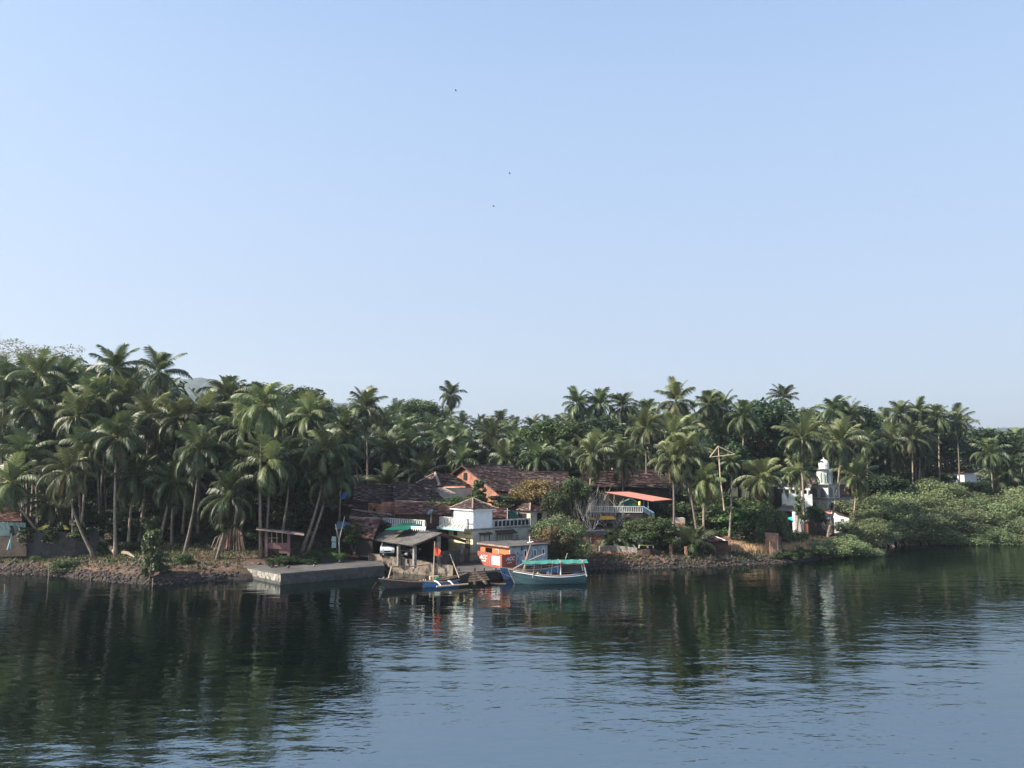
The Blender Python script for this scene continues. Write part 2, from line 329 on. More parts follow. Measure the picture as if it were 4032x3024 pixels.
ad = n.new('ShaderNodeMath'); ad.operation = 'MULTIPLY_ADD'; l.new(no.outputs[0], ad.inputs[0]); ad.inputs[1].default_value = -1.0; l.new(se.outputs[2], ad.inputs[2])
rp = n.new('ShaderNodeMapRange'); l.new(ad.outputs[0], rp.inputs[0]); rp.inputs[1].default_value = -.15; rp.inputs[2].default_value = .35; rp.inputs[3].default_value = 1; rp.inputs[4].default_value = 0
mx = n.new('ShaderNodeMix'); mx.data_type = 'RGBA'; l.new(rp.outputs[0], mx.inputs[0]); l.new(cur, mx.inputs[6]); mx.inputs[7].default_value = (.035, .03, .026, 1)
# leaf litter and low weeds further up the bank
n3 = n.new('ShaderNodeTexNoise'); n3.inputs['Scale'].default_value = .35; n3.inputs['Detail'].default_value = 8; n3.inputs['Roughness'].default_value = .7; l.new(geo.outputs['Position'], n3.inputs[0])
a3 = n.new('ShaderNodeMath'); a3.operation = 'MULTIPLY_ADD'; l.new(se.outputs[2], a3.inputs[0]); a3.inputs[1].default_value = .07; l.new(n3.outputs[0], a3.inputs[2])
r3 = n.new('ShaderNodeMapRange'); l.new(a3.outputs[0], r3.inputs[0]); r3.inputs[1].default_value = .68; r3.inputs[2].default_value = .8
m3 = n.new('ShaderNodeMix'); m3.data_type = 'RGBA'; l.new(r3.outputs[0], m3.inputs[0]); l.new(mx.outputs[2], m3.inputs[6]); m3.inputs[7].default_value = (.05, .055, .028, 1)
l.new(m3.outputs[2], b.inputs['Base Color']); me.materials.append(gm)
# ---------------------------------------------------------------- water
me = bpy.data.meshes.new('river_water'); me.from_pydata([(-4000, -1500, 0), (4000, -1500, 0), (4000, 4500, 0), (-4000, 4500, 0)], [], [(0, 1, 2, 3)])
wo_ = bpy.data.objects.new('river_water', me); col.objects.link(wo_); wo_['kind'] = 'structure'
wm = bpy.data.materials.new('river_water'); wm.use_nodes = True; n = wm.node_tree.nodes; l = wm.node_tree.links; b = n['Principled BSDF']
b.inputs['Base Color'].default_value = (.001, .003, .002, 1); b.inputs['Roughness'].default_value = .035; b.inputs['IOR'].default_value = 4.5; b.inputs['Specular Tint'].default_value = (.84, .95, 1, 1)
geo = n.new('ShaderNodeNewGeometry')
def wnoise(sx, sy, sc_, det=2, rot=0.0, rough=.5):
    mp = n.new('ShaderNodeMapping'); l.new(geo.outputs['Position'], mp.inputs[0]); mp.inputs['Scale'].default_value = (sx, sy, 1); mp.inputs['Rotation'].default_value = (0, 0, rot)
    t = n.new('ShaderNodeTexNoise'); t.inputs['Scale'].default_value = sc_; t.inputs['Detail'].default_value = det; t.inputs['Roughness'].default_value = rough; l.new(mp.outputs[0], t.inputs[0]); return t.outputs[0]
def mth(op, a, b_=None, c=None):
    t = n.new('ShaderNodeMath'); t.operation = op
    for k, q in enumerate((a, b_, c)):
        if q is None: continue
        if hasattr(q, 'links'): l.new(q, t.inputs[k])
        else: t.inputs[k].default_value = q
    return t.outputs[0]
def rng(a, i0, i1, o0, o1):
    t = n.new('ShaderNodeMapRange'); l.new(a, t.inputs[0])
    for k, q in enumerate((i0, i1, o0, o1)): t.inputs[k+1].default_value = q
    return t.outputs[0]
swell = wnoise(.55, 1.25, .30, 2, .25)
mid = wnoise(.6, 1.2, 1.1, 2, -.12)
fine = wnoise(.75, 1.2, 3.4, 2, .1)
patch = wnoise(.35, 1.0, .045, 3, .1)
pk = rng(patch, .36, .64, .3, 1.7)
hsum = mth('ADD', mth('MULTIPLY', swell, .06), mth('MULTIPLY', mth('ADD', mth('MULTIPLY', mid, .028), mth('MULTIPLY', fine, .008)), pk))
bu = n.new('ShaderNodeBump'); bu.inputs['Strength'].default_value = 1; bu.inputs['Distance'].default_value = 1; l.new(hsum, bu.inputs['Height']); l.new(bu.outputs[0], b.inputs['Normal'])
me.materials.append(wm)
# ---------------------------------------------------------------- far hills
hm = mat('hill_forest', (.020,.040,.018), .95, (.038,.058,.028), .03, .8, 6, .05)
def hill(prof, Y, dep, seed):
    V = []; Fq = []; N = 140; Mr = 26
    px0, px1 = prof[0][0], prof[-1][0]
    for j in range(Mr):
        for i in range(N):
            px = px0+(px1-px0)*i/(N-1); py = np.interp(px, [a for a, _ in prof], [c for _, c in prof])
            top = at(px, py, Y); k = math.sin(math.pi*j/(Mr-1))**.8; x = top.x*(1+(j/(Mr-1)-.5)*.1)
            z = top.z*k+(9*mnoise.noise(Vector((x*.03, j*.8, seed)))+5*mnoise.noise(Vector((x*.11, j*1.9, seed))))*min(1, k*1.5)
            V.append((x, Y+dep*(j/(Mr-1)-.5), z if 0 < j < Mr-1 else -5))
    for j in range(Mr-1):
        for i in range(N-1): Fq.append((j*N+i, j*N+i+1, (j+1)*N+i+1, (j+1)*N+i))
    me = bpy.data.meshes.new('hills'); me.from_pydata(V, [], Fq); me.materials.append(hm)
    o = bpy.data.objects.new('hills', me); col.objects.link(o); o['kind'] = 'structure'
hill([(-600,1600),(200,1560),(640,1500),(700,1497),(770,1492),(800,1490),(835,1502),(880,1512),(1000,1540),(1150,1562),(1260,1573),(1400,1600),(1700,1680),(2200,1800)], 2300, 700, 1)
hill([(2600,1830),(3300,1760),(3700,1710),(3930,1688),(3980,1684),(4100,1688),(4600,1700),(5600,1800)], 2600, 700, 7)
# ---------------------------------------------------------------- haze
mb = MB(); mb.hexa([(-3600, -60, -6), (3600, -60, -6), (3600, 3400, -6), (-3600, 3400, -6)], [(-3600, -60, 400), (3600, -60, 400), (3600, 3400, 400), (-3600, 3400, 400)])
hm2 = bpy.data.materials.new('haze'); hm2.use_nodes = True; hn = hm2.node_tree; hn.nodes.remove(hn.nodes['Principled BSDF'])
pv = hn.nodes.new('ShaderNodeVolumePrincipled'); pv.inputs['Density'].default_value = .00016; pv.inputs['Color'].default_value = (.78, .88, 1, 1); pv.inputs['Anisotropy'].default_value = .2
hn.links.new(pv.outputs[0], hn.nodes['Material Output'].inputs['Volume'])
if .00016 > 0:
    o = mb.build('haze', hm2); o['kind'] = 'stuff'; o['label'] = 'thin bluish haze hanging over the river and hills'; o['category'] = 'haze'
# ---------------------------------------------------------------- foliage prototypes (mesh data only)
def mesh_np(name, verts, faces, tone, mats, midx=None):
    me = bpy.data.meshes.new(name); me.from_pydata(verts, [], faces)
    a = me.attributes.new('tone', 'FLOAT', 'POINT'); a.data.foreach_set('value', tone)
    for m in (mats if isinstance(mats, (list, tuple)) else [mats]): me.materials.append(m)
    if midx: me.polygons.foreach_set('material_index', midx)
    me.update(); return me
def frond(V, Fc, T, az, el, L, droop, rg, tone, nl=30, lw=.11, ll=1.0, hang=.75):
    c, s = math.cos(az), math.sin(az); out = Vector((c, s, 0)); side = Vector((-s, c, 0)); up = Vector((0, 0, 1))
    p = Vector((0, 0, 0))+out*.12; th = el; N = 14; pts = [p.copy()]; dirs = []
    tw = rg.uniform(-.35, .35)
    for i in range(N):
        t = i/N; d = out*math.cos(th)+up*math.sin(th)+side*tw*t*.5; d.normalize(); dirs.append(d); p = p+d*(L/N); pts.append(p.copy()); th -= droop/N*(.45+1.3*t)
    dirs.append(dirs[-1])
    def P(t): k = min(N-1e-6, t*N); i = int(k); return pts[i].lerp(pts[i+1], k-i), dirs[i]
    # midrib
    for i in range(N):
        w_ = .07*(1-.8*i/N); a = pts[i]; b2 = pts[i+1]; k = len(V)
        V += [tuple(a+side*w_), tuple(a-side*w_), tuple(b2-side*w_*.9), tuple(b2+side*w_*.9)]; T += [min(1, tone+.35)]*4; Fc.append((k, k+1, k+2, k+3))
    for sd in (-1, 1):
        for i in range(nl):
            t = .13+.86*(i+rg.uniform(-.3, .3))/nl; q, d = P(min(.99, max(.05, t)))
            sl_ = ll*(.45+1.1*math.sin(min(1, t*1.25)*math.pi*.72))*(1 if t < .75 else 1-(t-.75)*2.2)*rg.uniform(.82, 1.1)
            nrm = d.cross(side*sd).normalized()
            e = side*sd*.7+d*(.5+.6*t)-up*rg.uniform(.1, .5)*hang; e.normalize()
            e2 = (e*.55-up*(hang*rg.uniform(.8, 1.4))+side*sd*rg.uniform(-.12, .12)); e2.normalize()
            m1 = q+e*sl_*.5; m2 = m1+e2*sl_*.55; wv = d*(lw*.5); k = len(V); tn = min(1, max(0, tone+rg.uniform(-.3, .3)))
            V += [tuple(q-wv), tuple(q+wv), tuple(m1+wv*.95), tuple(m1-wv*.95), tuple(m2)]; T += [tn]*5
            Fc += [(k, k+1, k+2, k+3), (k+3, k+2, k+4)]
def palm_crown(seed, nf=28, L=4.3, lo=-.75, hang=.8, tight=1.0, nl=30, lw=.11):
    rg = random.Random(seed); V = []; Fc = []; T = []
    for i in range(nf):
        k = i/(nf-1); az = i*2.39996+rg.uniform(-.4, .4); el = 1.52-(1.52-lo)*k**1.05+rg.uniform(-.14, .14)
        dr = (.55+1.75*min(1, k*1.5))*rg.uniform(.65, 1.35)*tight
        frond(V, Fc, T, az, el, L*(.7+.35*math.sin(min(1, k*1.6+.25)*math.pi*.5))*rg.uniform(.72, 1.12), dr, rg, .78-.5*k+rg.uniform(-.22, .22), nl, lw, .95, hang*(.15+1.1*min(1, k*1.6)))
    return mesh_np('crown', V, Fc, T, M['palm'])
def dead_crown(seed, nf=6, L=3.0, nl=18):
    rg = random.Random(seed+500); V = []; Fc = []; T = []
    for i in range(nf):
        frond(V, Fc, T, rg.uniform(0, 6.28), rg.uniform(-1.1, -.7), L*rg.uniform(.7, 1), .7, rg, rg.uniform(.1, .9), nl, .12, .8, 1.2)
    return mesh_np('dry_fronds', V, Fc, T, M['palm_dead'])
def coconuts(seed):
    rg = random.Random(seed); mb = MB()
    for i in range(9):
        a = rg.uniform(0, 6.28); mb.blob((math.cos(a)*.32, math.sin(a)*.32, rg.uniform(-.55, -.1)), .15, i, .08)
    o = mb.build('coconuts', M['coco']); me = o.data; bpy.data.objects.remove(o); 
    return me
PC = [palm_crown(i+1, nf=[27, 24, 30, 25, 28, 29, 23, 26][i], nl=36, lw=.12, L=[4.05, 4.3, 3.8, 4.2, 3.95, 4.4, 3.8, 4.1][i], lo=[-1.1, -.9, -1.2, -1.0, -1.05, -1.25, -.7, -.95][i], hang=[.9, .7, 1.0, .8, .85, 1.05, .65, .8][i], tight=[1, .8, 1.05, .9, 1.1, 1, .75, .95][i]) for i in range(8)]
PCY = []
for m_ in PC[:4]:
    c = m_.copy(); c.materials.clear(); c.materials.append(M['palm_y']); PCY.append(c)
PF = [palm_crown(30+i, nf=26, L=[3.9, 4.1, 3.6, 4.2, 4.0][i], lo=[-.8, -.6, -1, -.9, -.7][i], hang=.9, nl=20, lw=.16) for i in range(5)]   # coarser leaflets for the far rows
PD = [dead_crown(i) for i in range(4)]; CN = [coconuts(i) for i in range(3)]
SMALL = [palm_crown(60+i, nf=13, L=2.9, lo=.1, hang=.6, tight=.9, nl=24, lw=.10) for i in range(3)]
def leafmass(seed, blobs, n, size, tone_var=.35, flat=.35, mat_=None, stems=None, out=.6, name='crown'):
    """blobs: list of (centre, (rx,ry,rz)). Leaves are single small quads spread through the outer shell of each lobe."""
    rg = np.random.default_rng(seed); C = np.array([b_[0] for b_ in blobs], float); Rd = np.array([b_[1] for b_ in blobs], float)
    area = (Rd[:, 0]*Rd[:, 1]+Rd[:, 0]*Rd[:, 2]+Rd[:, 1]*Rd[:, 2]); pick = rg.choice(len(blobs), n, p=area/area.sum())
    d = rg.normal(size=(n, 3)); d /= np.linalg.norm(d, axis=1)[:, None]
    rad = 1+.06-np.abs(rg.normal(size=n))*.24+np.where(rg.random(n) < .06, rg.uniform(0, .22, n), 0); ph = C[pick]*1.7
    # lumpy surface: sprays of leaves stand out, hollows sink in
    lump = 1+.22*np.sin(d[:, 0]*5+ph[:, 0])*np.sin(d[:, 1]*6+ph[:, 1])+.18*np.sin(d[:, 2]*9+ph[:, 2])*np.sin(d[:, 0]*8+ph[:, 1])
    p = C[pick]+d*Rd[pick]*(rad*lump)[:, None]
    nr = d*out+rg.normal(size=(n, 3))*.55+np.array([0, 0, .35]); nr /= np.linalg.norm(nr, axis=1)[:, None]
    t = np.cross(nr, rg.normal(size=(n, 3))); t /= np.linalg.norm(t, axis=1)[:, None]; bt = np.cross(nr, t)
    s = size*rg.uniform(.6, 1.4, n)[:, None]; a = t*s; b_ = bt*s*rg.uniform(.35, .6, n)[:, None]
    V = np.empty((n*4, 3)); V[0::4] = p-a; V[1::4] = p-b_; V[2::4] = p+a; V[3::4] = p+b_
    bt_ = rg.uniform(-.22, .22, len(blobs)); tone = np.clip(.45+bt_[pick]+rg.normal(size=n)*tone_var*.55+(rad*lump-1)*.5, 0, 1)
    T = np.repeat(tone, 4)
    F_ = np.arange(n*4).reshape(n, 4)
    return mesh_np(name, V.tolist(), F_.tolist(), T.tolist(), mat_)
def lobes(seed, rx, ry, rz, k, zc, sc_=.42, base=0):
    rg = random.Random(seed); out = [((0, 0, zc), (rx*.6, ry*.6, rz*.65))]
    for i in range(k):
        a = i*2.4+rg.uniform(-.4, .4); e = rg.uniform(-.55, 1.25); c = (math.cos(a)*math.cos(e)*rx*(k_ := rg.uniform(.55, .88)), math.sin(a)*math.cos(e)*ry*k_, zc+math.sin(e)*rz*k_); f = sc_*rg.uniform(.55, 1.15)
        out.append((c, (rx*f, ry*f, rz*f*.85)))
    return out
# unit-size crowns, z from about 0 (crown base) to 2
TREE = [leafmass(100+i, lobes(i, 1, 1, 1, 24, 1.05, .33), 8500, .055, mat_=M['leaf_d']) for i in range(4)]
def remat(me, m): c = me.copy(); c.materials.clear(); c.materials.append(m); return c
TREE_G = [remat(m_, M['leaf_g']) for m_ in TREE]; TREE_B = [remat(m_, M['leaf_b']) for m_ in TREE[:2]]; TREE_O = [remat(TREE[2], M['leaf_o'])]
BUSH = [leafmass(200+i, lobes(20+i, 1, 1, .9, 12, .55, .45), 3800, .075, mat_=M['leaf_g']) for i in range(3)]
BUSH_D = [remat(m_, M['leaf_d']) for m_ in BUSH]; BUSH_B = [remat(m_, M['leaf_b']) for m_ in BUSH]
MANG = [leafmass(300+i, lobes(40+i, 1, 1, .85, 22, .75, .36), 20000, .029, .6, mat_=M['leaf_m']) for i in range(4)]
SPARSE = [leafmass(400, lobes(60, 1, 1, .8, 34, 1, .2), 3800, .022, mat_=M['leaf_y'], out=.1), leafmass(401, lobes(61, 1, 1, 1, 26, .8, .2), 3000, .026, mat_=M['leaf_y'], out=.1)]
def ragged(seed, mat_, n=3600, size=.06):
    rg = random.Random(seed); bl = []
    for i in range(40):
        a = rg.uniform(0, 6.28); h = rg.uniform(.1, 1.9); r = rg.uniform(.1, .85)*(1-.35*h/1.9); bl.append(((math.cos(a)*r, math.sin(a)*r, h), (rg.uniform(.1, .24), rg.uniform(.1, .24), rg.uniform(.08, .2))))
    return leafmass(seed, bl, n, size, .6, mat_=mat_)
RAG_B = [ragged(600+i, M['leaf_b'], 4600, .075) for i in range(2)]; RAG_G = [remat(m_, M['leaf_g']) for m_ in RAG_B]
def plume(seed, mat_):
    rg = random.Random(seed); bl = []
    for i in range(26):
        a = rg.uniform(0, 6.28); h = rg.uniform(.1, 1.7); r = .55*(1-h/2.3); bl.append(((math.cos(a)*r, math.sin(a)*r, h), (.16, .16, .33)))
    return leafmass(seed, bl, 5200, .05, .5, mat_=mat_)
PLUME = [plume(500, M['leaf_c']), plume(501, M['leaf_c'])]
def tree_stems(seed, H, spread, r, n=6, name='trunk', mat_=None, forks=2, low=.42, wob=.25):
    rg = random.Random(seed); mb = MB()
    fz = H*low; mb.tube([(0, 0, -.4), (rg.uniform(-.1, .1), rg.uniform(-.1, .1), fz*.5), (rg.uniform(-.2, .2)*H*.1, rg.uniform(-.2, .2)*H*.1, fz)], [r*1.35, r, r*.85], 8)
    def br(p, d, L, r_, k):
        pts = [p]; q = p.copy(); dd = d.copy()
        for j in range(4):
            dd = (dd+Vector((rg.uniform(-wob, wob), rg.uniform(-wob, wob), rg.uniform(-.1, .2)))).normalized(); q = q+dd*L/4; pts.append(q.copy())
        mb.tube(pts, [r_*(1-.18*j) for j in range(5)], 5)
        if k > 0:
            for j in range(3):
                a = rg.uniform(0, 6.28); br(pts[2+j if j < 2 else 4], (dd+Vector((math.cos(a), math.sin(a), rg.uniform(-.1, .5)))*.8).normalized(), L*.62, r_*.62, k-1)
    for i in range(n):
        a = i*6.283/n+rg.uniform(-.3, .3); br(Vector((0, 0, fz*rg.uniform(.75, 1))), Vector((math.cos(a)*spread, math.sin(a)*spread, 1)).normalized(), H*.5, r*.5, forks-1)
    o = mb.build(name, mat_ or M['bark_d'], loc=(0, 0, 0)); me = o.data; bpy.data.objects.remove(o); return me
STEM = [tree_stems(i, 1.35, .7, .05) for i in range(3)]; STEM_L = [remat(STEM[0], M['bark_l'])]
BARE = [tree_stems(20+i, 1.0, [1.5, 1.3][i], .022, n=9, name='trunk', mat_=M['twig'], forks=4, low=.2, wob=.42) for i in range(2)]
def link(name, me, parent, loc=(0, 0, 0), rz=0, s=1.0):
    o = bpy.data.objects.new(name, me); col.objects.link(o); o.parent = parent; o.location = loc; o.rotation_euler = (0, 0, rz); o.scale = (s, s, s) if not hasattr(s, '__len__') else s
    return o
def palm(base, hub, label, group=None, crown=0, size=1.0, yel=False, dead=None, nuts=False, r=.17, far=False, bend=1.6):
    base = Vector(base); hub = Vector(hub); root = thing('coconut_palm', base, label, 'palm tree', group)
    d = hub-base; H = d.z; mb = MB(); N = 12; pts = []; rad = []; rg = random.Random(int(base.x*97+base.y*31)); wb = rg.uniform(-.25, .25)
    for i in range(N+1):
        t = i/N; k = 1-(1-t)**bend; pts.append(base+Vector((d.x*k+wb*math.sin(t*math.pi), d.y*k, H*t-(.4 if i == 0 else 0)))); rad.append(r*(1.0+.75*math.exp(-t*9)-.38*t))
    mb.tube(pts, rad, 7).build('trunk', M['bark'] if rg.random() < .5 else M['bark_l'], root, smooth=True)
    src = PF if far else (PCY if yel else PC); me = src[crown % len(src)]; rz = rg.uniform(0, 6.28)
    c = link('crown', me, root, hub-base, rz, (size*rg.uniform(.93, 1.07), size*rg.uniform(.93, 1.07), size)); c.rotation_euler = (rg.uniform(-.12, .12), rg.uniform(-.12, .12), rz)
    if dead is not None: link('dry_fronds', PD[dead % 4], root, hub-base-Vector((0, 0, .1)), rz, size)
    if nuts: link('coconuts', CN[crown % 3], root, hub-base, rz, 1.2)
    return root
def tree(base, size, label, kind='leaf_d', i=0, group=None, cat='tree', name='broadleaf_tree', stem=True, lift=0.0):
    """size=(rx, ry, half height); crown base sits at lift above the ground"""
    src = dict(leaf_d=TREE, leaf_g=TREE_G, leaf_b=TREE_B, leaf_o=TREE_O, bush=BUSH, bush_d=BUSH_D, bush_b=BUSH_B, mang=MANG, sparse=SPARSE, plume=PLUME, rag_b=RAG_B, rag_g=RAG_G)[kind]
    root = thing(name, base, label, cat, group); rg = random.Random(int(base[0]*53+base[1]*17+i)); rz = rg.uniform(0, 6.28)
    link('crown', src[i % len(src)], root, (0, 0, lift), rz, size)
    if stem and kind == 'sparse': link('trunk', BARE[i % 2], root, (0, 0, 0), rz, (size[0]*1.5, size[1]*1.5, (lift+size[2]*1.7)/1.0))
    elif stem: link('trunk', (STEM_L if kind == 'sparse' else STEM)[i % (1 if kind == 'sparse' else 3)], root, (0, 0, 0), rz, (size[0], size[1], (lift+size[2]*1.2)/1.35*1.0))
    return root
# ================================================================= BUILDINGS
def tslope(mb, e0, e1, r1, r0, row=.29, seg=.5, seed=0, lift=.05, jit=.04):
    """stepped, slightly wavy courses of old clay tiles between an eave (e0-e1) and a ridge (r0-r1)"""
    e0, e1, r1, r0 = map(Vector, (e0, e1, r1, r0)); rg = random.Random(seed)
    nrm = (e1-e0).cross(r0-e0); nrm = nrm.normalized() if nrm.length > 1e-6 else Vector((0, 0, 1))
    if nrm.z < 0: nrm = -nrm
    Ls = ((r0-e0).length+(r1-e1).length)/2; n = max(2, int(Ls/row)); m = max(2, int(max((e1-e0).length, (r1-r0).length)/seg))
    sag = [[(mnoise.noise(Vector((i*.21, j*.33, seed*3.1))))*.12 for i in range(m+1)] for j in range(n+1)]
    def P(i, j): a = e0.lerp(r0, j/n); b_ = e1.lerp(r1, j/n); return a.lerp(b_, i/m)+nrm*sag[j][i]
    for j in range(n):
        jl = [rg.uniform(0, jit) for _ in range(m+1)]
        for i in range(m):
            mb.tone = min(1, max(0, rg.gauss(.5, .22))); a, b_ = P(i, j), P(i+1, j); c, d = P(i+1, j+1), P(i, j+1)
            a2 = a+nrm*(lift+jl[i]); b2 = b_+nrm*(lift+jl[i+1])
            mb.face([a2, b2, c, d]); mb.face([a-nrm*.01, b_-nrm*.01, b2, a2])
    mb.tone = .5
def ridge(mb, a, b_, r=.14, seed=1):
    rg = random.Random(seed); a = Vector(a); b_ = Vector(b_); k = max(2, int((b_-a).length/.6))
    mb.tube([a.lerp(b_, i/k)+Vector((0, 0, rg.uniform(-.03, .05)+.05)) for i in range(k+1)], r, 6)
def window(fr, side, a, b_, z0, z1, parent, frame='wood_d', pane='glass', dep=.08, bars=2, off=0.0):
    """side 'u' = wall facing -w at v=off (right face); side 'v' = wall facing -u at u=off (left face)"""
    def bx(mb, p, q, d0, d1, y0, y1):
        return fr.box(mb, p, q, off-d1, off-d0, y0, y1) if side == 'u' else fr.box(mb, off-d1, off-d0, p, q, y0, y1)
    m = MB(); t = .07
    bx(m, a, a+t, 0.0, dep, z0, z1); bx(m, b_-t, b_, 0, dep, z0, z1); bx(m, a+t, b_-t, 0, dep, z0, z0+t); bx(m, a+t, b_-t, 0, dep, z1-t, z1)
    for i in range(1, bars): c = a+(b_-a)*i/bars; bx(m, c-.02, c+.02, 0.0, dep*.8, z0+t, z1-t)
    o = m.build('window', M[frame], parent); m = MB(); bx(m, a+t, b_-t, -.0, .015, z0+t, z1-t); m.build('pane', M[pane], o); return o
def wallbox(fr, U, W, z0, z1, m_, parent, name='wall'):
    m = MB(); fr.box(m, 0, U, 0, W, z0, z1); return m.build(name, m_, parent)

# ---- jetty
J = [gr(948, 2229, 1.1), gr(1105, 2258, 1.15), gr(1300, 2242, 1.15), gr(1512, 2226, 1.15), gr(1500, 2208, 1.15), gr(1200, 2200, 1.15), gr(1000, 2204, 1.15)]
root = thing('jetty', (J[1].x, J[1].y, 0), 'low concrete jetty jutting into the river, weathered side walls and a flat top', 'jetty')
MB().prism(J, -1.2, 1.02).build('wall', M['jetty'], root); jc = sum((p for p in J), Vector())/len(J); jt = [p+(p-jc).normalized()*.05 for p in J]; MB().prism(jt, -1.2, .30).build('tide_band', M['algae_shade'], root)['label'] = 'dark wet tide band along the waterline'
cx = sum((p for p in J), Vector())/len(J); MB().hexa([J[1]+Vector((.01, -.03, -2.3)), J[2]+Vector((.01, -.03, -2.3)), J[3]+Vector((.03, -.02, -2.3)), J[3]+Vector((-.2, .2, -2.3)), J[2]+Vector((-.2, .3, -2.3)), J[1]+Vector((0, .3, -2.3))], [J[1]+Vector((.01, -.03, -.135)), J[2]+Vector((.01, -.03, -.135)), J[3]+Vector((.03, -.02, -.135)), J[3]+Vector((-.2, .2, -.135)), J[2]+Vector((-.2, .3, -.135)), J[1]+Vector((0, .3, -.135))]).build('river_face', M['algae_shade'], root)['label'] = 'algal-black river face with painted shade'  # darker colour stands in for the shade on this side of the jetty
MB().prism([p+(p-cx).normalized()*.06 for p in J], 1.022, 1.15).build('deck', M['conc_top'], root)
for i, (px, py, lb) in enumerate([(1020, 2224, 'reddish stone block at the left end of the jetty top'), (1070, 2236, 'dark stone block, nearer of the pair on the jetty edge'), (1088, 2235, 'brown block beside the dark stone on the jetty edge'), (1136, 2237, 'lone brown block close to the jetty corner'), (1338, 2218, 'dark lump of stone on the right part of the jetty top'), (1236, 2232, 'flat grey stone lying on the front edge of the jetty'), (1120, 2214, 'whitish stone at the back edge of the jetty top')]):
    p = gr(px, py, 1.15); o = MB().blob(p+Vector((0, 0, .16)), .24 if i != 5 else .15, i, .22, .65).build('stone_block', M['lat'] if i in (0, 2, 3) else M['rock' if i in (1, 4) else 'conc'], loc=p)
    tag(o, lb, 'stone', 'loose blocks on the jetty')
# brick heap behind the jetty
for i, (px, py, lb) in enumerate([(1395, 2198, 'rough laterite boulder behind the right part of the jetty, the biggest of the heap'), (1372, 2196, 'laterite block left of the biggest boulder behind the jetty'), (1396, 2184, 'pale stone lying on top of the boulder heap behind the jetty')]):
    p = gr(px, py, 1.3 if i < 2 else 1.75); o = MB().blob(p+Vector((0, 0, .2)), [.5, .38, .28][i], 40+i, .25, .6).build('boulder', M['lat' if i < 2 else 'conc'], loc=p); tag(o, lb, 'boulder', 'boulders behind the jetty')
# ---- retaining wall below the carport
A = gr(1450, 2178, 2.0); B = gr(1783, 2229, 1.2)
mb = MB(); n_ = Vector((B.y-A.y, A.x-B.x, 0)).normalized(); n_ = n_ if n_.y > 0 else -n_
K = 16; tops = []
for i in range(K):
    a = A.lerp(B, i/K); c = A.lerp(B, (i+1)/K); mb.tone = .5
    mb.hexa([(a.x, a.y, -.8), (c.x, c.y, -.8), (c.x+n_.x*.5, c.y+n_.y*.5, -.8), (a.x+n_.x*.5, a.y+n_.y*.5, -.8)], [a, c, c+n_*.5, a+n_*.5])
tag(mb.build('retaining_wall', M['conc_wall'], loc=(A.x, A.y, 0)), 'weathered plastered river wall sloping down in front of the carport', 'wall')
# ---- quay and ramp
Q = [gr(1796, 2252, 1.05), gr(1880, 2250, 1.05), gr(1975, 2243, 1.05), gr(2012, 2240, 1.05), gr(2010, 2200, 1.05), gr(1900, 2188, 1.05), gr(1800, 2200, 1.05)]
root = thing('quay', (Q[0].x, Q[0].y, 0), 'pale concrete landing quay between the river wall and the orange booth', 'quay')
MB().prism(Q, .84, 1.05).build('deck', M['conc_top'], root)
MB().prism([p+Vector((0, .5, 0)) if i < 4 else p for i, p in enumerate(Q)], -1, .838).build('wall', M['rock'], root)
for px in (1808, 1870, 1907, 1953):
    p = gr(px, 2249, 1.05); mb = MB(); mb.beam(p+Vector((0, 0, -.02)), p+Vector((0, 0, .32)), .16).build('bollard', M['wood_d'], root)
# flat quay ground behind + sea wall behind the teal boat
S = [gr(2012, 2243, .95), gr(2100, 2232, .95), gr(2200, 2226, .95), gr(2300, 2222, .9), gr(2330, 2200, .9), gr(2180, 2190, .95), gr(2030, 2215, .95)]
MBs = MB().prism(S, -1, .95); tag(MBs.build('river_wall', M['brick_dark'], loc=(S[0].x, S[0].y, 0)), 'dark laterite river wall behind the moored teal boat', 'wall')
D0 = gr(2175, 2204, 1.0); D1 = gr(2290, 2200, 1.0)
mb = MB(); mb.hexa([D0, D1, D1+Vector((0, 1.5, 0)), D0+Vector((.4, 1.5, 0))], [D0+Vector((0, 0, 1.35)), D1+Vector((-.1, 0, 1.3)), D1+Vector((-.1, 1.5, 1.3)), D0+Vector((.4, 1.5, 1.35))])
tag(mb.build('laterite_wall', M['brick_dark'], loc=D0), 'dark block-built laterite wall below the big rounded green tree', 'wall')

# ---- ticket booth (orange / red / whitewashed)
fc = at(2009, 2150, 89.0); fr = Fr(fc, 40); RZ = fc.z-.17
root = thing('river_booth', (fc.x, fc.y, 1.0), 'small flat-roofed booth with orange front and mildewed whitewashed side', 'building')
LW = 5.4; LU = 5.6
m = MB(); fr.box(m, 0, LU, 0, .2, .6, RZ); m.build('side_wall', M['white_old'], root)['label'] = 'whitewashed wall stained black with mildew'
m = MB(); fr.box(m, 0, .2, .202, 2.6, .6, RZ); fr.box(m, 0, .2, 4.5, LW, .6, RZ); fr.box(m, 0, .2, 2.6, 4.5, 2.85, RZ); fr.box(m, 0, .2, 2.6, 3.2, .6, 2.85)
m.build('front_wall', M['orange'], root)['label'] = 'orange painted front wall'
m = MB(); fr.box(m, .25, LU, LW-.2, LW, .6, RZ); fr.box(m, LU-.2, LU, .2, LW-.2, .6, RZ); m.build('back_wall', M['white_old'], root)
m = MB(); fr.box(m, 1.6, 1.7, .25, LW-.25, .7, RZ-.01); m.build('inner_wall', M['void'], root)
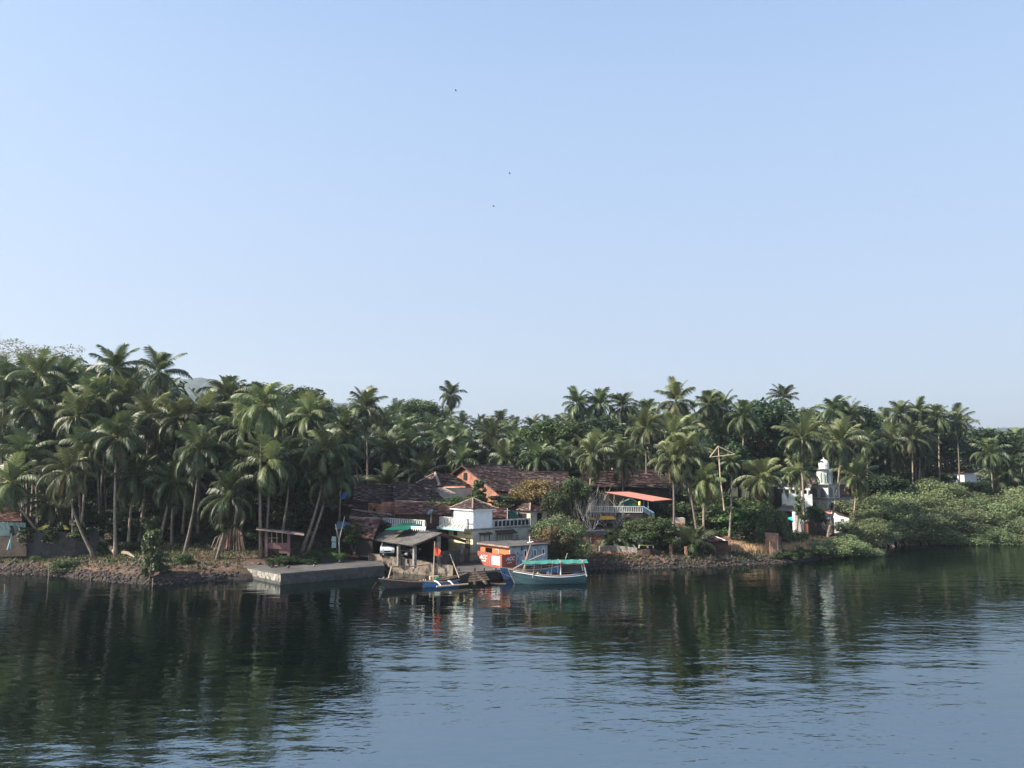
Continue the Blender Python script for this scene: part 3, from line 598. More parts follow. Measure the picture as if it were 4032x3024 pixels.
m = MB(); m.hexa([fr.p(-.35, -.3, RZ+.002), fr.p(LU+.25, -.3, RZ+.002), fr.p(LU+.25, LW+.2, RZ+.002), fr.p(-.35, LW+.2, RZ+.002)], [fr.p(-.35, -.3, RZ+.17), fr.p(LU+.25, -.3, RZ+.17), fr.p(LU+.25, LW+.2, RZ+.25), fr.p(-.35, LW+.2, RZ+.25)]); m.build('roof', M['conc_top'], root)
m = MB(); fr.box(m, -.385, -.352, -.3, LW+.2, RZ+.0, RZ+.16); m.build('fascia', M['mortar'], root)
for a in (2.0, 3.45, 4.75): window(fr, 'u', a, a+.42, 1.95, 2.75, root, 'white_p', 'black', .05, 1)
m = MB(); fr.box(m, -.05, -.002, 1.1, 2.2, 1.95, 2.35); m.build('counter_opening', M['black'], root)
m = MB(); fr.box(m, -.06, -.002, 1.95, 2.0, 2.2, 2.8); fr.box(m, -.06, -.002, 2.0, 3.6-1.02, 2.75, 2.81); m.build('pipe', M['white_p'], root)
m = MB(); fr.box(m, -.05, -.002, 2.3, 2.62, 2.02, 2.2); m.build('notice', M['white_p'], root)
# projecting red panel wall with writing
c0 = gr(1976, 2237, 1.052); pf = Fr(c0, 40); PH = 1.42; PL = 4.4
proot = thing('advert_wall', c0, 'red painted parapet wall with white letters and a white notice in front of the booth', 'wall')
m = MB(); q = [(0, 0), (3.2, 0), (PL, 1.15), (PL, PH+.1), (0, PH)]
m.hexa([pf.p(0, v, 1.052+z) for v, z in q], [pf.p(.16, v, 1.052+z) for v, z in q]); m.build('front_panel', M['red_panel'], proot)
m = MB(); pf.box(m, .162, 2.0, 0, .16, 1.052, 1.052+PH); m.build('side_panel', M['red_panel'], proot)['label'] = 'shaded side panel with white letters'
def words(txt, o, xd, zd, size, parent, mt, name='lettering', shear=.2, ext=.006):
    cu = bpy.data.curves.new(name, 'FONT'); cu.body = txt; cu.size = size; cu.extrude = ext; cu.shear = shear; cu.resolution_u = 3; cu.offset = .012*size/.7
    t = bpy.data.objects.new(name, cu); col.objects.link(t); bpy.context.view_layer.update()
    me = bpy.data.meshes.new_from_object(t.evaluated_get(bpy.context.evaluated_depsgraph_get())); bpy.data.objects.remove(t); bpy.data.curves.remove(cu)
    xd = Vector(xd).normalized(); zd = Vector(zd).normalized(); nd = xd.cross(zd); Mx = Matrix((xd, zd, nd)).transposed().to_4x4(); Mx.translation = Vector(o)-origin(parent)
    me.transform(Mx); me.materials.clear(); me.materials.append(mt); ob = bpy.data.objects.new(name, me); col.objects.link(ob); ob.parent = parent; return ob
Z = Vector((0, 0, 1))
words('ACC', pf.p(-.012, 3.95, 1.052+.72), -pf.w, Z, .62, proot, M['white_p'], shear=.35); words('cement', pf.p(-.012, 3.6, 1.052+.46), -pf.w, Z, .26, proot, M['white_p'])
words('ACC', pf.p(.62, -.012, 1.052+.75), pf.u, Z, .55, proot, M['white_p'], shear=.3); words('cement', pf.p(.75, -.012, 1.052+.46), pf.u, Z, .22, proot, M['white_p'])
m = MB(); pf.box(m, -.03, -.002, .3, 1.75, 1.052+.25, 1.052+1.2); nb = m.build('notice_board', M['white_p'], proot)
m = MB(); rg = random.Random(5)
for i in range(2):
    for j in range(5):
        v0 = .42+i*.68; 
        for k in range(4): a = v0+k*.14; pf.box(m, -.038, -.031, a, a+rg.uniform(.06, .11), 1.052+.32+j*.17, 1.052+.32+j*.17+rg.uniform(.05, .1))
m.build('notice_marks', M['black'], nb)
# things on the booth roof
p = fr.p(4.2, 1.5, RZ+.18); m = MB(); m.tube([p, p+Vector((0, 0, .75))], .05, 6); o = m.build('vent_pipe', M['white_p'], loc=p); tag(o, 'thin white pipe standing up from the flat booth roof', 'pipe')
for i in range(3):
    p = fr.p(3.6+i*.55, 1.0+.2*i, RZ+.17); o = MB().blob(p+Vector((0, 0, .08)), .16, i, .2, .6).build('white_stone', M['white_p'], loc=p); tag(o, 'white lump lying beside the pipe on the flat booth roof', 'stone', 'white lumps on the booth roof')
# slatted fence left of the booth
p0 = gr(1788, 2226, 1.15); p1 = gr(1890, 2216, 1.15); root = thing('picket_fence', p0, 'dark slatted fence between carport and orange booth', 'fence')
for k in range(2): m = MB(); z = .3+.75*k; m.beam(p0+Z*z, p1+Z*z, .05); m.build('rail', M['black'], root)
m = MB()
for i in range(26): a = p0.lerp(p1, i/25); m.beam(a, a+Z*1.25, .05)
m.build('pickets', M['black'], root)

# ---- yellow house with balcony and tower room
HC = at(1862, 2083, 94); hf = Fr(HC, 40); G0 = 1.75; S1 = HC.z-.2; TZ = at(1861, 2006, 94.1).z
root = thing('yellow_house', (HC.x, HC.y, G0), 'two-storey yellow house with white tower room, balcony and green door', 'house')
m = MB(); hf.box(m, 0, 9.0, 0, 7.4, .8, S1); m.build('wall', M['yellow'], root)
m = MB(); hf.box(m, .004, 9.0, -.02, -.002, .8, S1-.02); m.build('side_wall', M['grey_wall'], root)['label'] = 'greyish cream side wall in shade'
m = MB(); hf.box(m, -.1, 9.1, -.1, 7.5, S1+.002, S1+.2); m.build('floor_slab', M['conc'], root)
# tower room
m = MB(); hf.box(m, .1, 3.0, .1, 4.0, S1+.202, TZ); m.build('tower_wall', M['white'], root)['label'] = 'bright white walls of the tower room'
tz = TZ; o_ = .35
tc = [hf.p(.1-o_, .1-o_, tz), hf.p(3.0+o_, .1-o_, tz), hf.p(3.0+o_, 4.0+o_, tz), hf.p(.1-o_, 4.0+o_, tz)]; ap = hf.p(1.5, 2.0, tz+1.2)
m = MB()
for k in range(4): tslope(m, tc[k], tc[(k+1) % 4], ap, ap, .3, .4, 30+k)
ro = m.build('tower_roof', M['tile'], root); m = MB()
for k in (0, 1, 3): ridge(m, tc[k], ap, .09, k)
m.build('ridge_cap', M['mortar'], ro)
m = MB(); hf.box(m, .1-o_, 3+o_, .1-o_, 4+o_, tz-.12, tz-.012); m.build('eave_board', M['white_p'], ro)
# terrace parapet on the right
m = MB(); hf.box(m, 3.002, 9.0, .0, .15, S1+.202, S1+1.1); pw = m.build('parapet', M['rail_old'], root); m = MB()
for i in range(9): hf.box(m, 3.3+i*.62, 3.72+i*.62, -.02, -.002, S1+.32, S1+.95)
m.build('parapet_panels', M['black'], pw)
# balconies
def balcony(v0, v1, out, zb, parent, nb, hf=None):
    hf = hf or globals()['hf']
    m = MB(); hf.box(m, -out, -.002, v0, v1, zb+.05, zb+.2); s_ = m.build('balcony', M['rail_old'], parent); m = MB(); hf.box(m, -out-.06, -out-.002, v0-.05, v1+.05, zb-.02, zb+.24); m.build('edge_board', M['teal_edge'], s_)
    m = MB(); q = 7
    for i in range(q):
        a = v0+(v1-v0)*(i+.1)/q; c = v0+(v1-v0)*(i+.9)/q
        m.hexa([hf.p(-.35, a, zb+.45), hf.p(-out+.02, a, zb+.202), hf.p(-out+.02, c, zb+.202), hf.p(-.35, c, zb+.45)], [hf.p(-.35, a+.1, zb+.6), hf.p(-.75, a+.15, zb+.58), hf.p(-.75, c-.15, zb+.58), hf.p(-.35, c-.1, zb+.6)])
    m.build('apron', M['cream'], s_); m = MB(); x = -.72
    for i in range(nb+1):
        a = v0+(v1-v0)*i/nb; hf.box(m, x-.04, x+.04, a-.045, a+.045, zb+.62, zb+1.35)
    m.build('balusters', M['white_p'], s_); m = MB(); hf.box(m, x-.08, x+.08, v0-.1, v1+.1, zb+1.352, zb+1.45)
    for a in (v0, v1): hf.box(m, x-.12, x+.12, a-.12, a+.12, zb+.3, zb+1.35)
    m.build('handrail', M['rail_old'], s_); return s_
b1 = balcony(.1, 5.6, 1.2, S1, root, 17)
wa = at(1690, 2062, 95.2); wb = at(1527, 2050, 100.2); wf = Fr(wa, math.degrees(math.atan2(wb.x-wa.x, -(wb.y-wa.y)))+180); wl_ = Vector((wb.x-wa.x, wb.y-wa.y, 0)).length
if (wf.p(0, wl_, 0)-Vector((wb.x, wb.y, 0))).length > 1: wf = Fr(wa, math.degrees(math.atan2(wb.x-wa.x, -(wb.y-wa.y))))
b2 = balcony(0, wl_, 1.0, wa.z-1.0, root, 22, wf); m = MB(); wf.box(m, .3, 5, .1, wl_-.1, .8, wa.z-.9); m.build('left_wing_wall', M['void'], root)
# rail of the flat terrace behind first balcony
# door, vent, windows
window(hf, 'v', .55, 1.35, G0+.02, G0+1.95, root, 'wood_d', 'shutter', .08, 2); m = MB(); hf.box(m, -.22, -.002, .4, 1.5, G0+2.45, G0+2.5); m.build('door_hood', M['wood_d'], root)
window(hf, 'v', 3.1, 3.8, S1-.75, S1-.2, root, 'wood_d', 'black', .05, 1); window(hf, 'v', 5.0, 6.2, G0+1.3, G0+2.3, root, 'wood_d', 'black', .05, 3)
window(hf, 'u', 1.0, 2.5, G0+1.35, G0+2.35, root, 'wood_d', 'green_pl', .07, 2); window(hf, 'u', 3.6, 6.0, G0+1.3, G0+2.35, root, 'wood_d', 'shutter', .07, 5)
m = MB(); m.sheet([hf.p(3.3, -.03, G0+2.75), hf.p(6.3, -.03, G0+2.75), hf.p(6.3, -.8, G0+2.35), hf.p(3.3, -.8, G0+2.35)], .05); m.build('awning', M['wood_d'], root)
m = MB(); m.sheet([hf.p(.8, -.03, G0+2.6), hf.p(2.7, -.03, G0+2.6), hf.p(2.7, -.5, G0+2.4), hf.p(.8, -.5, G0+2.4)], .05); m.build('awning', M['wood_d'], root)
window(hf, 'u', 6.6, 6.95, G0+1.4, G0+2.0, root, 'wood_d', 'black', .05, 1)
m = MB(); p = hf.p(5.7, .5, S1+.2); m.tube([p, p+Z*2.2], .035, 5); m.tube([p+Z*1.9-hf.u*.45, p+Z*1.95+hf.u*.3], .03, 5); m.build('aerial', M['white_p'], root)
# lean-to at the right end
lf = Fr(hf.p(9.002, -.0, 0), 40); root2 = thing('cream_lean_to', lf.p(0, 0, G0), 'low cream lean-to with black mono-pitch roof at the right end of the yellow house', 'shed')
m = MB(); m.hexa([lf.p(0, 0, .8), lf.p(4.6, 0, .8), lf.p(4.6, 4, .8), lf.p(0, 4, .8)], [lf.p(0, 0, 4.1), lf.p(4.6, 0, 3.0), lf.p(4.6, 4, 3.0), lf.p(0, 4, 4.1)]); m.build('wall', M['grey_wall'], root2)
m = MB(); m.sheet([lf.p(-.3, -.4, 4.35), lf.p(5.2, -.4, 3.03), lf.p(5.2, 4.3, 3.03), lf.p(-.3, 4.3, 4.35)], .1); m.build('roof', M['felt'], root2); window(lf, 'u', 2.2, 2.9, 2.15, 2.5, root2, 'wood_d', 'black', .05, 1)
m = MB(); m.beam(lf.p(4.7, -.08, .9), lf.p(4.7, -.08, 3.0), .12); m.build('corner_post', M['teal_edge'], root2)
# steep dark green gable wall behind
g = [at(2000, 2011, 99), at(2013, 2050, 99), at(2016, 2078, 99), at(2096, 2098, 100.5), at(2078, 2075, 100.5), at(2062, 2060, 100.3), at(2030, 2024, 99.8), at(2010, 2008, 99.2)]
m = MB(); m.hexa([p+Vector((0, .0, 0)) for p in g], [p+Vector((.15, .25, 0)) for p in g]); tag(m.build('green_gable_screen', M['green_dark'], loc=g[3]), 'dark green sheet covering a steep gable behind the yellow house terrace', 'screen')

# ---- carport
cc = at(1637, 2142, 89); cf = Fr(cc, 39); CZ = cc.z; CL = 10.2; CW = 6.4; PKZ = CZ+1.1
root = thing('carport', (cc.x, cc.y, 1.7), 'open carport with sagging dark sheet roof on grey posts', 'carport')
def roofsheet(u0, z0, u1, z1, v0, v1, nu, nv, th=.07, seed=1):
    m = MB(); top = {}
    for i in range(nu+1):
        for j in range(nv+1):
            u = u0+(u1-u0)*i/nu; v = v0+(v1-v0)*j/nv; z = z0+(z1-z0)*i/nu+.06*mnoise.noise(Vector((u*.6, v*.5, seed))); top[i, j] = cf.p(u, v, z)
    for i in range(nu):
        for j in range(nv):
            q = [top[i, j], top[i+1, j], top[i+1, j+1], top[i, j+1]]; m.face(q); m.face([p-Z*th for p in q[::-1]])
    for i in range(nu):
        for j in (0, nv): m.face([top[i, j], top[i+1, j], top[i+1, j]-Z*th, top[i, j]-Z*th])
    for j in range(nv):
        for i in (0, nu): m.face([top[i, j], top[i, j+1], top[i, j+1]-Z*th, top[i, j]-Z*th])
    return m
m = roofsheet(-.7, CZ-.05, CW/2, PKZ, -.5, CL, 6, 14); m.build('roof', M['felt'], root); m = roofsheet(CW/2+.002, PKZ, CW+.9, CZ-.1, -.5, CL, 6, 14, seed=4); m.build('roof', M['felt'], root)
m = MB(); m.beam(cf.p(-.2, -.1, CZ-.12), cf.p(CW/2-.1, -.1, PKZ-.22), .12, .2); m.beam(cf.p(CW+.3, -.1, CZ-.16), cf.p(CW/2+.1, -.1, PKZ-.22), .12, .2); m.build('gable_truss', M['wood'], root)
m = MB(); cf.box(m, -.12, .02, -.1, CL-.2, CZ-.32, CZ-.14); m.build('eave_beam', M['conc'], root)
for (u, v) in ((0, .0), (0, 3.4), (0, 6.6), (0, 9.6), (CW/2, .0), (CW, .0), (CW, 5), (CW, 9.6)):
    zt = PKZ-.35 if u == CW/2 else CZ-.33; m = MB(); cf.box(m, u-.17, u+.17, v+.03, v+.37, .9, zt); m.build('post', M['conc'], root)
m = MB(); cf.box(m, CW/2+.3, CW+1.3, .45, .6, .9, 2.5); m.build('low_wall', M['felt'], root)
# iron grille at the back
m = MB(); 
for i in range(12): cf.box(m, 5.6, 5.66, 3.8+i*.24, 3.86+i*.24, 2.2, 3.0)
cf.box(m, 5.6, 5.66, 3.7, 6.7, 3.0, 3.06); m.build('grille', M['white_p'], root)
# yellow inner wall seen behind the cars
m = MB(); q0 = cf.p(6.9, 5.2, 1.2); q1 = cf.p(3.2, 11.8, 1.2); 
tag(MB().hexa([q0, q1, q1+Vector((.2, .3, 0)), q0+Vector((.2, .3, 0))], [q0+Z*2.2, q1+Z*2.2, q1+Vector((.2, .3, 2.2)), q0+Vector((.2, .3, 2.2))]).build('yard_wall', M['yellow'], loc=q0), 'sunlit yellow yard wall behind the cars under the carport', 'wall')
# green corrugated sheet and scalloped valance beside the balcony
g = [at(1512, 2086, 93), at(1600, 2086, 92), at(1655, 2063, 95), at(1585, 2060, 97)]
m = MB(); nn = 22
for i in range(nn):
    a0 = g[0].lerp(g[1], i/nn); a1 = g[0].lerp(g[1], (i+1)/nn); b0 = g[3].lerp(g[2], i/nn); b1_ = g[3].lerp(g[2], (i+1)/nn); k = Z*.05*(1 if i % 2 else -1)
    m.face([a0+k, a1-k, b1_-k, b0+k]); m.face([b0+k-Z*.02, b1_-k-Z*.02, a1-k-Z*.02, a0+k-Z*.02])
tag(m.build('green_roof_sheet', M['green_sheet'], loc=g[0]), 'bright green corrugated sheet roof above the carport', 'roof sheet')
v0 = at(1618, 2076, 93); v1 = at(1676, 2078, 92); m = MB()
for i in range(8):
    a = v0.lerp(v1, i/8); c = v0.lerp(v1, (i+1)/8); mid_ = (a+c)/2-Z*.42; m.face([a+Z*.12, c+Z*.12, c, mid_, a]); m.face([p+Vector((0, .05, 0)) for p in (a, mid_, c, c+Z*.12, a+Z*.12)])
tag(m.build('valance', M['white_p'], loc=v0), 'white saw-toothed valance hanging below the left balcony', 'valance')
# ---- generic roof block
def block(name, label, cat, ridge_px, eave_px, wallz, wmat, tmat='tile', hip=None, back=True, seed=0, thick=.1):
    """ridge_px: ((px,py,Y),(px,py,Y)); eave_px the matching eave corners; a mirrored slope is built behind"""
    r0, r1 = [at(*q) for q in ridge_px]; e0, e1 = [at(*q) for q in eave_px]
    k0 = Vector((2*r0.x-e0.x, 2*r0.y-e0.y, e0.z)); k1 = Vector((2*r1.x-e1.x, 2*r1.y-e1.y, e1.z))
    if hip: k0 = k0+hip[0]*(e0-k0)*0; 
    ce = (e0+e1+k0+k1)/4; root = thing(name, (ce.x, ce.y, hz(ce.x, ce.y)), label, cat)
    m = MB(); tslope(m, e0, e1, r1, r0, seed=seed)
    if back: tslope(m, k1, k0, r0, r1, seed=seed+1)
    un = [p-Z*thick for p in (e0, e1, r1, r0)]; m.face(un[::-1]); 
    if back: m.face([p-Z*thick for p in (k0, k1, r1, r0)])
    ro = m.build('roof', M[tmat], root); m = MB(); ridge(m, r0, r1, .13, seed); m.build('ridge_cap', M['mortar'] if seed % 2 else M[tmat], ro)
    def ins(p, t=.09): return p.lerp(ce, t)
    q = [ins(e0), ins(e1), ins(k1), ins(k0)] if back else [ins(e0), ins(e1), Vector((r1.x, r1.y, 0)), Vector((r0.x, r0.y, 0))]
    zt = min(e0.z, e1.z)-.12; m = MB(); m.hexa([Vector((p.x, p.y, wallz)) for p in q], [Vector((p.x, p.y, zt)) for p in q])
    for (a, b_, r) in ((q[0], q[3], r0), (q[1], q[2], r1)):      # gable ends
        aa = Vector((a.x, a.y, zt)); bb = Vector((b_.x, b_.y, zt)); rr = r.lerp(Vector((ce.x, ce.y, r.z)), .07)-Z*.2; m.face([aa, bb, rr]); m.face([bb+Z*.001, aa+Z*.001, rr])
    m.build('wall', M[wmat], root); return root, (e0, e1, r0, r1, k0, k1)
block('tiled_house', 'house with pinkish sheet gable half hidden behind the left palms', 'house', ((1098, 1848, 121), (1172, 1852, 123)), ((1085, 1898, 117), (1192, 1905, 119)), 2.5, 'brick', 'salmon_roof' if 'salmon_roof' in M else 'tile_red', seed=3)
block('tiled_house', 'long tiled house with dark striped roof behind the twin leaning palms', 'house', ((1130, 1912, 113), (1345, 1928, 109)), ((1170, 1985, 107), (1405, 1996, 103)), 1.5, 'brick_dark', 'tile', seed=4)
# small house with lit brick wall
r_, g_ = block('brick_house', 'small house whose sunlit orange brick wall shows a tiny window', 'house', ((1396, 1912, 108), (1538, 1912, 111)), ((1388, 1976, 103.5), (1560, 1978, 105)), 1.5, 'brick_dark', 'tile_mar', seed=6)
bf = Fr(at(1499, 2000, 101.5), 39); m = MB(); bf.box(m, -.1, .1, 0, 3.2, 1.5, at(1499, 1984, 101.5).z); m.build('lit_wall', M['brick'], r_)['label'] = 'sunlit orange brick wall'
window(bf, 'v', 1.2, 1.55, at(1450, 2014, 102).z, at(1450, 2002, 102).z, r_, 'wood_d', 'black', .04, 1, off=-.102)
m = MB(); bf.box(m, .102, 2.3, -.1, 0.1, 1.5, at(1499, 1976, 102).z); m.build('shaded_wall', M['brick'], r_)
# mid roofs
block('tiled_house', 'tiled house with long dark roof directly behind the left balcony', 'house', ((1546, 1910, 108), (1694, 1907, 110)), ((1550, 1968, 103.5), (1748, 1968, 105)), 1.5, 'brick_dark', 'tile', seed=8)
block('tiled_house', 'low mottled reddish tiled roof just behind the balcony rail', 'house', ((1556, 1974, 102.5), (1775, 1984, 102.5)), ((1553, 2024, 99.6), (1772, 2026, 99.2)), 1.5, 'brick_dark', 'tile_red', back=False, seed=9)
# pyramid roof house
apx = at(1713, 1864, 114); l_ = at(1639, 1903, 112); c_ = at(1731, 1913, 108.5); rr_ = at(1822, 1942, 109); r2 = at(1780, 1866, 119); re = at(1858, 1913, 114)
root = thing('hip_roof_house', (c_.x, c_.y+4, 3), 'house with pointed hip roof left of the big brick gable', 'house'); m = MB(); tslope(m, l_, c_, apx, apx, seed=12); tslope(m, c_, re, r2, apx, seed=13); m.face([l_+Vector((0, 6, 0)), l_, apx]); ro = m.build('roof', M['tile'], root)
m = MB(); ridge(m, c_, apx, .2, 2); ridge(m, l_, apx, .12, 3); m.build('ridge_cap', M['mortar'], ro); m = MB(); m.hexa([Vector((p.x, p.y+.5, 2)) for p in (l_, c_, re, l_+Vector((4, 7, 0)))], [Vector((p.x, p.y+.5, min(p.z, 9.4)-.3)) for p in (l_, c_, re, l_+Vector((4, 7, 0)))]); m.build('wall', M['cream'], root)
g = [at(1720, 1922, 107.5), at(1745, 1918, 108), at(1797, 1943, 106.5), at(1752, 1944, 106)]
m = MB(); m.sheet(g, .1); ro = m.build('porch_roof', M['mortar'], root)
# big brick gable building
ra = at(1819, 1836, 118); rb = at(2018, 1834, 127); ea = at(1950, 1936, 111); eb = at(2160, 1936, 119)
root = thing('brick_gable_house', (ea.x, ea.y+4, 3), 'biggest tiled house with an orange brick gable and small window', 'house')
m = MB(); tslope(m, ea, eb, rb, ra, seed=15); ka = Vector((2*ra.x-ea.x, 2*ra.y-ea.y, ea.z)); kb = Vector((2*rb.x-eb.x, 2*rb.y-eb.y, eb.z)); tslope(m, kb, ka, ra, rb, seed=16); ro = m.build('roof', M['tile_mar'], root)
m = MB(); ridge(m, ra, rb, .12, 5); ridge(m, ka, ra, .1, 6); ridge(m, ra, ea, .1, 7); m.build('ridge_cap', M['tile_mar'], ro)
gi = Vector((.55, .25, 0)); m = MB(); q = [ka+gi-Z*.3, ea+gi-Z*.3, ra+gi-Z*.25]; m.hexa(q, [p+Vector((.3, .15, 0)) for p in q]); m.hexa([Vector((p.x, p.y, 2)) for p in (ea+gi, eb-gi, kb-gi, ka+gi)], [Vector((p.x, p.y, ea.z-.31)) for p in (ea+gi, eb-gi, kb-gi, ka+gi)]); m.build('wall', M['brick'], root)
wd = (ea-ka).normalized(); wc = ra.lerp((ka+ea)/2, .42)+gi-wd*.0; nn_ = Vector((wd.y, -wd.x, 0)); nn_ = nn_ if nn_.x < 0 else -nn_; nn_.normalize(); wh = Vector((wd.x, wd.y, 0)).normalized()
m = MB(); a = wc+nn_*.06; m.hexa([a-wh*.45-Z*.5, a+wh*.45-Z*.5, a+wh*.45-Z*.5+nn_*.06, a-wh*.45-Z*.5+nn_*.06], [a-wh*.45+Z*.5, a+wh*.45+Z*.5, a+wh*.45+Z*.5+nn_*.06, a-wh*.45+Z*.5+nn_*.06]); m.build('window', M['black'], root)
block('tiled_house', 'long tiled roof continuing right of the brick gable house', 'house', ((2055, 1859, 122), (2238, 1863, 124)), ((2050, 1956, 115), (2240, 1965, 117)), 3, 'brick_dark', 'tile_mar', seed=18)
block('tiled_house', 'wide dark tiled house behind the bare white-branched tree', 'house', ((2300, 1862, 126), (2600, 1856, 127)), ((2260, 1915, 119), (2655, 1923, 120)), 2, 'brick_dark', 'tile_mar', seed=20)
# flat slab building behind it
fa = at(2640, 1850, 133); root = thing('concrete_building', (fa.x, fa.y, 4), 'unfinished flat-roofed concrete building with bare pillars behind the palms', 'building')
e = at(2425, 1850, 133); m = MB(); m.hexa([e, at(2700, 1857, 131), at(2700, 1857, 131)+Vector((0, 6, 0)), e+Vector((0, 6, 0))], [p+Z*.35 for p in (e, at(2700, 1857, 131), at(2700, 1857, 131)+Vector((0, 6, 0)), e+Vector((0, 6, 0)))]); m.build('slab', M['mortar'], root)
for i, px in enumerate((2590, 2625, 2660, 2694)): p = at(px, 1857, 131.3); m = MB(); m.beam(p-Z*8, p-Z*.02, .5); m.build('pillar', M['conc'], root)
m = MB(); p = at(2560, 1860, 136); q_ = at(2700, 1860, 135); m.hexa([p-Z*8, q_-Z*8, q_-Z*8+Vector((0, .3, 0)), p-Z*8+Vector((0, .3, 0))], [p, q_, q_+Vector((0, .3, 0)), p+Vector((0, .3, 0))]); m.build('back_wall', M['brick_dark'], root)
# house right of the tower
hc = at(2087, 2013, 103); nf = Fr(hc, 38); root = thing('cream_house', (hc.x, hc.y, 2), 'cream-walled house with small hip roof left of the big rounded green tree', 'house'); zt = hc.z
m = MB(); nf.box(m, .4, 5.6, .4, 4.6, 1.5, zt-.08); m.build('wall', M['cream'], root); e_ = [nf.p(0, 0, zt), nf.p(6, 0, zt), nf.p(6, 5, zt), nf.p(0, 5, zt)]; r0 = nf.p(2.2, 2.5, zt+1.75); r1 = nf.p(4.6, 2.5, zt+1.75)
m = MB(); tslope(m, e_[3], e_[0], r0, r0, seed=22); tslope(m, e_[0], e_[1], r1, r0, seed=23); tslope(m, e_[1], e_[2], r1, r1, seed=24); ro = m.build('roof', M['tile'], root); m = MB(); ridge(m, e_[0], r0, .14, 4); m.build('ridge_cap', M['mortar'], ro)
window(nf, 'v', 1.2, 3.0, zt-1.3, zt-.35, root, 'wood_d', 'black', .06, 3, off=.398); window(nf, 'u', 1.5, 2.3, zt-1.5, zt-.3, root, 'wood_d', 'black', .06, 2, off=.398); window(nf, 'u', 3.2, 4.2, zt-1.5, zt-.3, root, 'wood_d', 'black', .06, 2, off=.398)
m = MB(); nf.box(m, .33, .398, 1.3, 2.9, zt-2.4, zt-1.5); m.build('shutter', M['white_p'], root)
block('tiled_house', 'low red tiled lean-to roof between the white tower and the green gable sheet', 'house', ((1916, 2004, 101.5), (1998, 2006, 103)), ((1912, 2040, 98.8), (1992, 2040, 99.8)), 1.5, 'cream', 'tile_red', back=False, seed=26)
a = at(1905, 1998, 104); b_ = at(1935, 1985, 104); m = MB(); m.sheet([a, at(1932, 1996, 103.6), b_, at(1912, 1979, 104.6)], .06); tag(m.build('yellow_cloth', M['org_tarp'], loc=a), 'yellow cloth spread on the roof behind the white tower room', 'cloth')
# dark shed roof behind booth
block('shed', 'low rusty shed roof peeking over the right end of the booth', 'shed', ((2080, 2116, 95), (2155, 2120, 95.5)), ((2100, 2132, 92.8), (2168, 2136, 93)), 1.2, 'brick_dark', 'tile_red', back=False, seed=28)
# brick shed with grey sheet roof
w0 = at(2374, 2146, 103.5); wl0 = at(2308, 2144, 105); wr0 = at(2450, 2140, 107); root = thing('brick_shed', (w0.x, w0.y, 1.6), 'small shed of patched pink brickwork under a grey sheet roof', 'shed'); zt = at(2374, 2106, 103.5).z
m = MB(); m.hexa([(wl0.x, wl0.y, .6), (w0.x, w0.y, .6), (w0.x+.1, w0.y+.3, .6), (wl0.x+.1, wl0.y+.3, .6)], [(wl0.x, wl0.y, zt), (w0.x, w0.y, zt), (w0.x+.1, w0.y+.3, zt), (wl0.x+.1, wl0.y+.3, zt)]); m.build('wall', M['brick_white'], root)
m = MB(); m.hexa([(w0.x+.11, w0.y+.01, .6), (wr0.x, wr0.y, .6), (wr0.x-.2, wr0.y+.2, .6), (w0.x+.11, w0.y+.3, .6)], [(w0.x+.11, w0.y+.01, zt), (wr0.x, wr0.y, zt), (wr0.x-.2, wr0.y+.2, zt), (w0.x+.11, w0.y+.3, zt)]); m.build('side_wall', M['brick_dark'], root)
p = at(2325, 2128, 104.4); m = MB(); m.beam(p-Z*.45, p+Z*.45, .42, .1); m.build('window', M['white_p'], root)
m = MB(); m.sheet([at(2303, 2101, 104.1), at(2382, 2104, 102.7), at(2440, 2072, 109), at(2306, 2066, 110)], .09); m.build('roof', M['asb'], root)
m = MB(); tslope(m, at(2385, 2106, 102.8), at(2470, 2098, 106.5), at(2443, 2071, 109), at(2441, 2072, 109), seed=31); m.build('hip_roof', M['tile'], root)
# salmon awning house
s0 = at(2472, 2000, 111); root = thing('awning_house', (s0.x, s0.y+3, 3.2), 'house with long salmon pink sheet awning and white balustrade', 'house')
m = MB(); m.sheet([at(2386, 1937, 111), at(2478, 1936, 114), at(2648, 1966, 113), at(2572, 1972, 108)], .08); m.build('awning', M['salmon'], root)
m = MB(); a = at(2400, 1990, 113.5); b_ = at(2600, 2000, 113.5); m.hexa([(a.x, 114, 2), (b_.x, 114, 2), (b_.x, 119, 2), (a.x, 119, 2)], [(a.x, 114, a.z+1.6), (b_.x, 114, b_.z+.7), (b_.x, 119, b_.z+.7), (a.x, 119, a.z+1.6)]); m.build('wall', M['void'], root)
g = [at(2437, 1998, 110), at(2520, 1998, 110), at(2520, 1983, 110), at(2482, 1962, 110), at(2440, 1981, 110)]; m = MB(); m.hexa(g, [p+Vector((0, .15, 0)) for p in g]); gg = m.build('green_gable', M['green_pl'], root); m = MB()
for a, b_ in ((2, 3), (3, 4)): m.beam(g[a]-Vector((0, .1, 0)), g[b_]-Vector((0, .1, 0)), .12)
m.build('barge_board', M['teal_edge'], gg)
for px, mt in ((2457, 'black'), (2484, 'black'), (2534, 'blue'), (2552, 'white_p'), (2575, 'wood_d')): p = at(px, 2002, 109.4); q = at(px, 1968, 109.4); m = MB(); m.beam(p, q, .2 if mt == 'blue' else .1); m.build('post', M[mt], root)
m = MB(); a = at(2310, 2004, 108.6); b_ = at(2530, 2006, 108.6)
for i in range(32): p = a.lerp(b_, i/31); m.beam(p-Z*.35, p+Z*.35, .07)
m.beam(a+Z*.38, b_+Z*.38, .12, .07); m.beam(a-Z*.38, b_-Z*.38, .14, .08); m.build('balustrade', M['white_p'], root)
